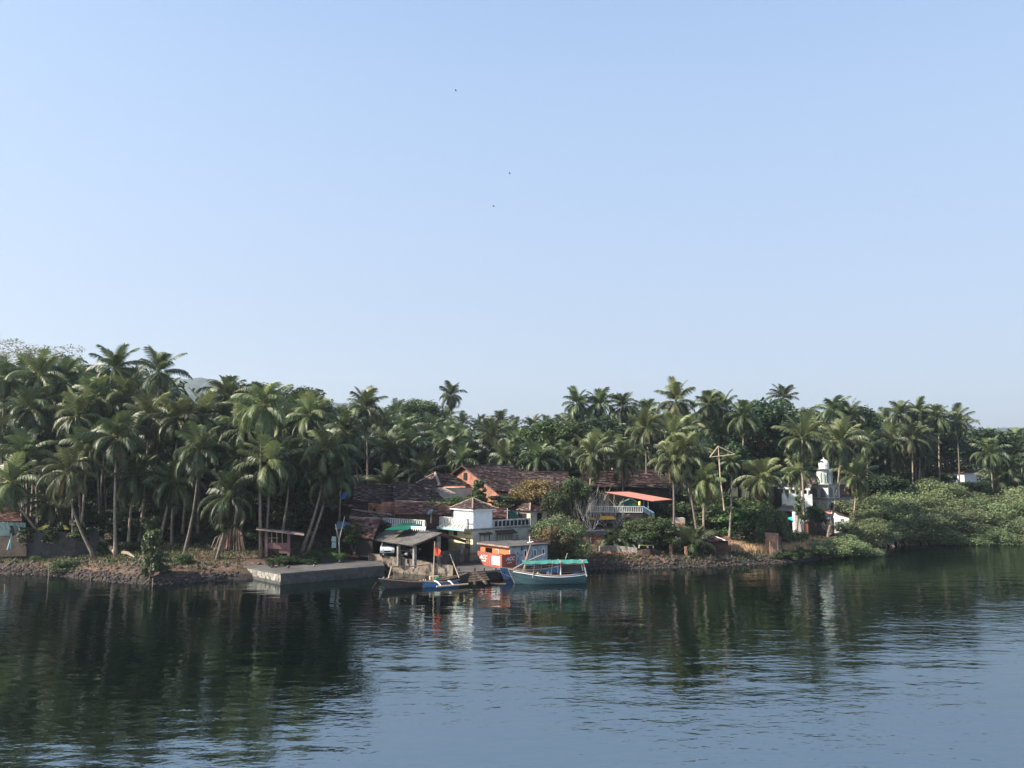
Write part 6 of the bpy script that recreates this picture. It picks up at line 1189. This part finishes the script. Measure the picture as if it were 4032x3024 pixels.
# ================================================================= BAMBOO MAST
b = on(2862, 101); top = at(2828, 1757, 101); cr = at(2830, 1795, 101); root = thing('bamboo_mast', at(2850, 1990, 101), 'tall pale bamboo mast carrying a triangular frame', 'mast')
m = MB(); m.tube([at(2852, 2010, 101), at(2836, 1880, 101), top], [.09, .08, .07], 7); m.build('pole', M['bamboo'], root)
l_ = at(2795, 1800, 100.8); r_ = at(2894, 1789, 101.2)
for a, b_ in ((l_, r_), (l_, top), (r_, top)): m = MB(); m.tube([a, b_], .06, 6); m.build('strut', M['bamboo'], root)
# ================================================================= BOATS
def hull(name, bow, stern, beam, depth, label, cat, mt, bowrise=.5, sternrise=.1, deck='stripe', tipw=.04, sternw=.6, mid=.5, bottom=None, inner='wood_d'):
    """bow and stern are points at the waterline; parts in world axes"""
    bow = Vector(bow); stern = Vector(stern); L = (stern-bow).length; ax = (stern-bow).normalized(); sd = Vector((-ax.y, ax.x, 0)); root = thing(name, (bow+stern)/2, label, cat)
    N = 22; rings = []; inn = []
    for i in range(N+1):
        t = i/N; w_ = beam/2*(max(tipw, min(1, math.sin(min(1, t/mid)*math.pi/2)**.8)) if t < mid else 1-(1-sternw)*((t-mid)/(1-mid))**2)
        sh = depth+bowrise*(1-t)**2.6+sternrise*t**3; kz = -.25+.35*max(0, 1-t*6); rake = -bowrise*.9*max(0, 1-t*5)
        c = bow+ax*(L*t)
        ring = []; 
        for k, (f, zf) in enumerate(((1, 1), (.93, .55), (.72, .15), (.35, -.02), (0, -.06))):
            z = kz+(sh-kz)*max(0, zf) if zf > 0 else kz+zf; ring.append(c+ax*rake*max(0, zf)+sd*w_*f+Z*z)
        ring = ring+[Vector((c+ax*rake*max(0, zf)-sd*w_*f+Z*(kz+(sh-kz)*zf if zf > 0 else kz+zf))) for (f, zf) in ((.35, -.02), (.72, .15), (.93, .55), (1, 1))]
        rings.append(ring)
    m = MB(); ids = [[m.av(p) for p in r] for r in rings]
    for i in range(N):
        for k in range(8): m.f.append([ids[i][k], ids[i+1][k], ids[i+1][k+1], ids[i][k+1]])
    m.f.append(ids[0]); m.f.append(ids[-1][::-1])
    ho = m.build('hull', M[mt], root, smooth=False)
    m = MB(); c_ = lambda i: (rings[i][0]+rings[i][8])/2
    inn = [[rings[i][0].lerp(c_(i), .12)-Z*.0, rings[i][0].lerp(c_(i), .3)-Z*(depth*.75), rings[i][8].lerp(c_(i), .3)-Z*(depth*.75), rings[i][8].lerp(c_(i), .12)] for i in range(N+1)]
    jd = [[m.av(p) for p in r] for r in inn]
    for i in range(1, N-1):
        for k in range(3): m.f.append([jd[i][k], jd[i][k+1], jd[i+1][k+1], jd[i+1][k]])
    m.build('inner_hull', M[inner], root)
    for s_ in (0, 8):
        m = MB(); m.tube([rings[i][s_]+Z*.03 for i in range(N+1)], .065, 5); m.build('gunwale', M[deck], root)
    for t in (.3, .5, .7): i = int(t*N); m = MB(); m.beam(rings[i][0]-Z*.08, rings[i][8]-Z*.08, .22, .05); m.build('thwart', M['wood'], root)
    if bottom:
        m = MB(); 
        for i in range(N):
            for k in (2, 5): m.face([rings[i][k]+(rings[i][k]-c_(i)).normalized()*.012, rings[i+1][k]+(rings[i+1][k]-c_(i)).normalized()*.012, rings[i+1][k+1]-Z*.012, rings[i][k+1]-Z*.012])
        m.build('bottom_paint', M[bottom], root)
    return root, rings, ax, sd
# teal passenger boat
bow = gr(2032, 2298, 0)+Vector((-.15, 0, 0)); st = gr(2306, 2296, 0)+Vector((0, .4, 0))
boat, rings, ax, sd = hull('passenger_boat', bow, st, 2.0, .72, 'teal wooden boat with a green cloth canopy on red and white posts', 'boat', 'teal', bowrise=.75, sternrise=.35, sternw=.72, bottom='teal')
m = MB(); m.tube([r[0]-Z*.12+sd*.02 for r in rings[1:]], .045, 5); m.tube([r[8]-Z*.12-sd*.02 for r in rings[1:]], .045, 5); m.build('rubbing_strake', M['white_p'], boat)
m = MB(); m.hexa([rings[1][3], rings[0][8]+ax*.5, rings[3][8]-Z*.75, rings[2][5]], [p-sd*.03 for p in (rings[1][3], rings[0][8]+ax*.5, rings[3][8]-Z*.75, rings[2][5])]) if 0 else m.tube([rings[0][8], rings[0][6], rings[0][4]], .05, 5); m.build('stem_post', M['mortar'], boat)
L = (st-bow).length
def bp(t, s_, z): return bow+ax*(L*t)+sd*s_*-1+Z*z
for t, s_, z1 in ((.63, .9, 2.3), (.95, .8, 2.3), (.63, -.9, 2.3), (.95, -.8, 2.3)):
    m = MB(); a = bp(t+(.05 if t > .9 else 0), s_, .75); b_ = bp(t, s_, z1); c = a.lerp(b_, .6); m.tube([a, c], .065, 6); o = m.build('canopy_post', M['white_p'], boat); m = MB(); m.tube([c, b_], .07, 6); m.build('red_top', M['salmon'], o)
for t, s_ in ((.12, -.6), (.22, .85), (.36, -.9), (.47, .9), (.47, -.9)):
    m = MB(); m.tube([bp(t+.02, s_, .7), bp(t+.05, s_, 2.35)], .035, 5); m.build('canopy_pole', M['wood_l'], boat)
m = MB(); G = {}
for i in range(19):
    for j in range(7):
        t = .10+.92*i/18; s_ = (j/6-.5)*2.2; G[i, j] = bp(t, s_, 2.42-.08*abs(j-3)-.09*abs(math.sin(i*.9))*(1 if j in (0, 6) else .5)+.04*mnoise.noise(Vector((i*.7, j, 0))))
for i in range(18):
    for j in range(6): q = [G[i, j], G[i+1, j], G[i+1, j+1], G[i, j+1]]; m.face(q); m.face([p-Z*.025 for p in q[::-1]])
m.build('canopy', M['teal_cloth'], boat)
m = MB(); m.beam(bp(.63, -.95, 2.28), bp(.63, .95, 2.28), .1); m.beam(bp(.95, -.9, 2.28), bp(.95, .9, 2.28), .1); m.build('crossbar', M['salmon'], boat)
m = MB(); m.tube([bp(.10, .1, .9), bp(.22, .3, 4.0)], [.05, .03], 5); m.build('flag_staff', M['wood_l'], boat)
q = bp(.175, .2, 2.6); m = MB(); m.hexa([q+Z*.7, q-Z*.3+ax*.05, q-Z*.35-ax*.32], [q+Z*.7+sd*.04, q-Z*.3+ax*.05+sd*.12, q-Z*.35-ax*.32+sd*.1]); m.build('furled_flag', M['salmon'], boat)
m = MB(); m.tube([bp(-.02, 0, 1.5), bp(.2, .2, 2.4), bp(.42, .4, 3.1)], [.05, .04, .03], 5); m.build('boom', M['wood_l'], boat)
m = MB(); m.hexa([bp(.82, -.6, .5), bp(.92, -.6, .5), bp(.92, .6, .5), bp(.82, .6, .5)], [bp(.83, -.5, 1.15), bp(.91, -.5, 1.15), bp(.91, .5, 1.15), bp(.83, .5, 1.15)]); m.build('engine_cover', M['blue'], boat)
for t, s_, c, mt, lb in ((.33, .2, 0, 'yel_tarp', 'yellow jerrycan standing in the teal boat'), (.47, .1, 0, 'white_p', 'whitish jerrycan standing in the teal boat')):
    p = bp(t, s_, .62); m = MB(); m.lathe(p, [(.17, 0), (.19, .05), (.19, .42), (.1, .52), (.06, .6)], 8); tag(m.build('jerrycan', M[mt], loc=p), lb, 'can')
p = bp(.22, .2, .85); tag(MB().sheet([p, p+ax*.5, p+ax*.55-sd*.3+Z*.05, p+ax*.05-sd*.3+Z*.05], .06).build('seat_board', M['white_p'], loc=p), 'white board lying across the teal boat bow benches', 'board')
# blue boat behind
b2 = gr(1986, 2286, 0)+Vector((-.1, .6, 0)); s2 = gr(2190, 2262, 0); hull('blue_boat', b2, s2, 1.6, .75, 'bright blue boat moored behind the teal one, only its bow showing', 'boat', 'blue', bowrise=.55, sternrise=.2, bottom='keel')
# dark long canoe
b3 = gr(1514, 2318, 0); s3 = gr(1838, 2300, 0); cn, rg_, ax3, sd3 = hull('dark_canoe', b3, s3, 1.5, .34, 'long black tarred canoe with two tripod poles at its left end', 'boat', 'boat_d', bowrise=.65, sternrise=.75, tipw=.06, sternw=.1, mid=.45, deck='wood', inner='wood')
hp = [at(1528, 2282, b3.y+.6), at(1542, 2230, b3.y+.8), at(1552, 2284, b3.y+.9)]; m = MB(); m.tube([hp[0], hp[1]], .07, 6); m.tube([hp[1], hp[1].lerp(hp[2], .5)+Vector((.12, 0, 0)), hp[2]], .07, 6); m.tube([hp[0].lerp(hp[1], .15), hp[2].lerp(hp[1], .3)], .05, 5); m.build('a_frame', M['wood_l'], cn)
m = MB(); m.beam(at(1520, 2279, b3.y+.3), at(1550, 2284, b3.y+.9), .14); m.build('frame_sill', M['wood_l'], cn)
p = at(1511, 2277, b3.y); m = MB().blob(p, .16, 3, .15); m.build('bow_knob', M['blue_pale'], cn)
for px in (1665, 1672): pass
# outrigger canoe
b4 = gr(1664, 2312, 0)+Vector((0, -.3, 0)); s4 = gr(1822, 2300, 0)+Vector((0, -.2, 0)); oc, rg4, ax4, sd4 = hull('outrigger_canoe', b4, s4, .75, .36, 'small blue outrigger canoe lying against the black canoe', 'boat', 'blue', bowrise=.3, sternrise=.2, sternw=.1, mid=.5, bottom='keel')
for t in (.28, .62):
    i = int(t*22); a = (rg4[i][0]+rg4[i][8])/2+Z*.1; b_ = a-sd4*-1.0*0+Vector((.9, -1.5, -.3)); m = MB(); m.tube([a, a.lerp(b_, .5)+Z*.15, b_], .06, 6); m.build('outrigger_arm', M['white_p'], oc)
i = int(.28*22); a = (rg4[i][0]+rg4[i][8])/2+Vector((.9, -1.5, -.22)); m = MB(); m.tube([a-ax4*.5, a+ax4*3.0], .09, 6); m.build('outrigger_float', M['wood_l'], oc)
for px in (1668, 1676): p = at(px, 2300, b4.y+.2); m = MB(); m.tube([p, at(px, 2281, b4.y+.2)], .04, 5); m.build('peg', M['white_p'], oc)
p = (rg4[8][0]+rg4[8][8])/2+Z*.0; m = MB(); m.lathe(p, [(.22, 0), (.26, .15), (.26, .35), (.2, .42)], 9); tag(m.build('green_bucket', M['green_sheet'], loc=p), 'dark green bucket sitting in the outrigger canoe', 'bucket')
p = (rg_[13][0]+rg_[13][8])/2+Z*.05; m = MB(); m.beam(p-ax3*.45+Z*.2, p+ax3*.45+Z*.2, .5, .38); tag(m.build('wooden_box', M['wood_l'], loc=p), 'pale wooden box in the middle of the black canoe', 'box')
p = (rg4[14][0]+rg4[14][8])/2; m = MB().blob(p+Z*.2, .22, 7, .2, .6); tag(m.build('yellow_bundle', M['org_tarp'], loc=p), 'small yellow bundle in the outrigger canoe', 'bundle')
# masts with flag
f0 = at(1706, 2284, 81.5); f1 = at(1712, 2132, 81.5); root = thing('flag_pole', f0, 'pole flying an orange pennant flag above the black canoe', 'flag'); m = MB(); m.tube([f0, f1], [.06, .04], 6); m.build('pole', M['wood_l'], root)
m = MB(); fl = [(1710, 2150), (1726, 2158), (1736, 2168), (1733, 2176), (1741, 2194), (1726, 2190), (1711, 2188)]; fp_ = [at(a, b_, 81.4+.12*math.sin(i*2)) for i, (a, b_) in enumerate(fl)]; m.hexa(fp_, [p+Vector((0, .03, 0)) for p in fp_]); m.build('flag_cloth', M['flag'], root)
p = at(1808, 2275, 81); m = MB(); m.tube([p, at(1772, 2182, 82)], [.06, .04], 6); tag(m.build('leaning_pole', M['wood_l'], loc=p), 'pale pole leaning left from the right end of the black canoe', 'pole')
p = at(1543, 2232, b3.y+.8); m = MB(); m.tube([p, at(1620, 2230, 82.3), at(1694, 2222, 82.5)], .06, 6); tag(m.build('boom_pole', M['wood'], loc=p), 'long horizontal pole resting on the tripod of the black canoe', 'pole')
# slipway ladder
root = thing('slipway_frame', gr(1880, 2270, .4), 'timber slipway grid sloping down into the water beside the quay', 'slipway')
A0 = at(1862, 2252, 83.5); A1 = at(1846, 2296, 80); B0 = at(1910, 2252, 83.8); B1 = at(1932, 2294, 80.3); 
for a, b_ in ((A0, at(1868, 2300, 79.6)), (at(1872, 2256, 83.4), at(1915, 2298, 79.8))): m = MB(); m.beam(a, b_, .22, .14); m.build('rail', M['wood'], root)
for i in range(5):
    t = i/4; a = at(1852-2*i, 2258+9*i, 83-.8*i); b_ = at(1906+5*i, 2252+8.5*i, 83.2-.8*i); m = MB(); m.beam(a+Z*.12, b_+Z*.12, .2, .12); m.build('rung', M['wood'], root)
p = gr(1930, 2298, .02); m = MB(); m.beam(p, gr(1992, 2299, .02), .3, .1); tag(m.build('floating_plank', M['wood'], loc=p), 'plank floating at the foot of the slipway', 'plank')
# ================================================================= VEHICLES
def car(c, deg, name, label, paint):
    root = thing(name, c, label, 'car'); a = math.radians(deg); f = Vector((math.cos(a), math.sin(a), 0)); s = Vector((-f.y, f.x, 0)); c = Vector(c)
    def q(x, y, z): return c+f*x+s*y+Z*z
    low = [(1.9, .35), (1.95, .62), (1.85, .82), (.95, .98), (-1.7, 1.0), (-1.9, .8), (-1.9, .35)]; m = MB(); m.hexa([q(x, -.82, z) for x, z in low], [q(x, .82, z) for x, z in low]); m.build('body', M[paint], root)
    cab = [(.95, .98), (.25, 1.52), (-1.2, 1.55), (-1.75, .98)]; m = MB(); m.hexa([q(x, -.72+.1*(z > 1.2), z+.002) for x, z in cab], [q(x, .72-.1*(z > 1.2), z+.002) for x, z in cab]); m.build('cabin', M[paint], root)
    m = MB(); m.hexa([q(.99, -.64, 1.0), q(.99, .64, 1.0), q(.32, .55, 1.48), q(.32, -.55, 1.48)], [q(1.02, -.64, 1.02), q(1.02, .64, 1.02), q(.35, .55, 1.5), q(.35, -.55, 1.5)]); m.build('windscreen', M['glass'], root)
    for sg in (-1, 1):
        m = MB(); m.hexa([q(.7, sg*.72, 1.03), q(-1.5, sg*.72, 1.03), q(-1.15, sg*.64, 1.45), q(.25, sg*.64, 1.45)], [q(.7, sg*.745, 1.03), q(-1.5, sg*.745, 1.03), q(-1.15, sg*.665, 1.45), q(.25, sg*.665, 1.45)]); m.build('side_window', M['glass'], root)
        m = MB(); m.hexa([q(1.86, sg*.5, .66), q(1.86, sg*.8, .66), q(1.8, sg*.8, .82), q(1.8, sg*.5, .82)], [q(1.98, sg*.5, .64), q(1.94, sg*.8, .66), q(1.86, sg*.8, .82), q(1.9, sg*.5, .82)]); m.build('headlight', M['lamp'], root)
        for x in (1.25, -1.2):
            m = MB(); N = 14; m.hexa([q(x+.3*math.cos(6.283*k/N), sg*.66, .3+.3*math.sin(6.283*k/N)) for k in range(N)], [q(x+.3*math.cos(6.283*k/N), sg*.84, .3+.3*math.sin(6.283*k/N)) for k in range(N)]); w_ = m.build('wheel', M['tyre'], root)
            m = MB(); m.hexa([q(x+.17*math.cos(6.283*k/N), sg*.842, .3+.17*math.sin(6.283*k/N)) for k in range(N)], [q(x+.17*math.cos(6.283*k/N), sg*.855, .3+.17*math.sin(6.283*k/N)) for k in range(N)]); m.build('rim', M['metal'], w_)
    m = MB(); m.hexa([q(1.94, -.35, .45), q(1.94, .35, .45), q(1.96, .35, .62), q(1.96, -.35, .62)], [q(1.99, -.35, .45), q(1.99, .35, .45), q(2.0, .35, .62), q(2.0, -.35, .62)]); m.build('grille', M['tyre'], root)
    return root
g0 = at(1518, 2187, 93.2); car((g0.x, 94.6, 1.85), -82, 'parked_car', 'white hatchback parked under the left end of the carport', 'car_w')
g0 = at(1598, 2190, 95); car((g0.x, 95.2, 1.75), -48, 'parked_car', 'dark car parked in the shade in the middle of the carport', 'car_d')
c = at(1600, 2185, 91.5); c.z = 1.75; root = thing('motorcycle', c, 'motorcycle parked behind the wall under the carport', 'motorcycle')
for x in (-.6, .65):
    m = MB(); N = 12; pts = [c+Vector((x+.29*math.cos(6.283*k/N), .2*x, .3+.29*math.sin(6.283*k/N))) for k in range(N+1)]; m.tube(pts, .05, 5, False); m.build('wheel', M['tyre'], root)
m = MB(); m.tube([c+Vector((-.6, -.1, .3)), c+Vector((-.1, 0, .45)), c+Vector((.4, .1, .85)), c+Vector((.65, .13, .3))], .045, 6); m.blob(c+Vector((0, 0, .45)), .2, 2, .1); m.build('frame', M['metal'], root)
m = MB(); m.blob(c+Vector((.12, 0, .85)), .2, 5, .08, .7); m.build('tank', M['car_d'], root); m = MB(); m.beam(c+Vector((-.65, 0, .85)), c+Vector((0, 0, .82)), .24, .1); m.build('seat', M['tyre'], root)
m = MB(); m.tube([c+Vector((.45, -.25, 1.05)), c+Vector((.42, .05, .98)), c+Vector((.45, .35, 1.05))], .025, 5); m.build('handlebar', M['metal'], root); m = MB(); m.blob(c+Vector((.6, .1, .9)), .1, 4, .05); m.build('headlight', M['lamp'], root)
# person on the terrace? (a pale blue covered tank) and birds
c = at(1697, 2017, 96.2); root = thing('satellite_dish', c-Z*1.1, 'pale blue satellite dish tilted upwards on the terrace behind the balustrade', 'satellite dish'); nd = Vector((-.55, -.5, .67)).normalized(); e1_ = nd.cross(Z).normalized(); e2_ = nd.cross(e1_)
m = MB(); rr = [(.02, 0), (.2, .03), (.36, .1), (.42, .15)]; ids = [[m.av(c+e1_*r*math.cos(6.283*k/16)+e2_*r*math.sin(6.283*k/16)+nd*h) for k in range(16)] for r, h in rr]
for i in range(3):
    for k in range(16): m.f.append([ids[i][k], ids[i][(k+1) % 16], ids[i+1][(k+1) % 16], ids[i+1][k]])
m.build('dish', M['blue_pale'], root); m = MB(); m.tube([c-Z*1.3, c-Z*.1-nd*.05], .04, 6); m.tube([c+e2_*.35+nd*.1, c+nd*.5], .015, 5); m.build('mount', M['metal'], root)
# mooring ropes and plank seams
for pts, lb in (([bp(-.03, 0, 1.35), bp(-.06, .3, .75), gr(1958, 2248, 1.1)], 'slack mooring rope from the teal boat bow to the quay'), ([at(1512, 2278, b3.y), at(1482, 2292, b3.y-1), gr(1464, 2318, -.1)], 'thin rope from the left tip of the black canoe into the water')):
    m = MB(); m.tube(pts, .012, 5); tag(m.build('mooring_rope', M['wood'], loc=pts[0]), lb, 'rope')
for k_, f_ in ((1, .5), (2, .5)):
    for s_ in (0, 8):
        a_ = k_ if s_ == 0 else 8-k_; m = MB(); m.tube([r[a_]+(r[a_]-(r[0]+r[8])/2).normalized()*.008 for r in rings], .016, 4); m.build('plank_seam', M['boat_d'], boat)
for i, (px, py, Y, lb) in enumerate([(1795, 358, 160, 'tiny bird, highest in the sky'), (2007, 684, 170, 'tiny bird in the middle of the sky, right one'), (1944, 813, 170, 'tiny bird in the middle of the sky, lower left one'), (3360, 1583, 200, 'small bird just above the palms right of the minaret'), (3500, 1430, 200, 'faint bird in the sky above the right palms')]):
    if i == 4: continue
    p = at(px, py, Y); root = thing('bird', p, lb, 'bird'); w_ = .38; m = MB(); m.tube([p+Vector((-.25, 0, 0)), p+Vector((-.1, 0, .03)), p+Vector((.12, 0, .04)), p+Vector((.28, 0, 0))], [.02, .07, .06, .02], 6); m.build('body', M['black'], root)
    for sg in (-1, 1): m = MB(); m.hexa([p+Vector((.1, 0, .05)), p+Vector((-.1, 0, .05)), p+Vector((-.15, sg*w_, .2)), p+Vector((.0, sg*w_, .2))], [p+Vector((.1, 0, .07)), p+Vector((-.1, 0, .07)), p+Vector((-.15, sg*w_, .22)), p+Vector((.0, sg*w_, .22))]); m.build('wing', M['black'], root)
# ================================================================= LABELS THAT SAY WHICH ONE
ZN = [(200, 'over the left veranda house'), (420, 'over the curved palm'), (640, 'over the fallen log'), (900, 'below the far hill'), (1130, 'over the pink kiosk'), (1400, 'over the leaning pair'), (1650, 'over the carport'), (1850, 'over the white tower'), (2100, 'over the brick gable'), (2350, 'over the teal boat'), (2600, 'over the salmon awning'), (2900, 'by the bamboo mast'), (3180, 'by the big mango'), (3420, 'by the minaret'), (3740, 'left of the far white house'), (9999, 'right of the far white house')]
def pxof(o): return 2016+FP*o.location.x/o.location.y
dup = {}
for o in list(col.objects):
    if o.parent is None and 'label' in o and o.get('kind') is None: dup.setdefault(o['label'], []).append(o)
for lb, os_ in dup.items():
    if len(os_) < 2: continue
    short = lb
    zones = {}
    for o in os_: zones.setdefault(next(z for a, z in ZN if pxof(o) < a), []).append(o)
    for z, zs_ in zones.items():
        zs_.sort(key=pxof); n_ = len(zs_)
        for i, o in enumerate(zs_):
            q = '' if n_ == 1 else (', '+(['left one', 'right one'] if n_ == 2 else ['leftmost', 'middle one', 'rightmost'] if n_ == 3 else ['leftmost', 'second from left', 'third from left', 'fourth from left', 'fifth from left', 'sixth from left', 'seventh from left', 'eighth from left', 'ninth from left'])[min(i, 8)])
            t = f'{short}, {z}{q}'; 
            o['label'] = t if len(t.split()) <= 16 else f"{' '.join(short.split()[:16-len(z.split())-len(q.split())])}, {z}{q}"
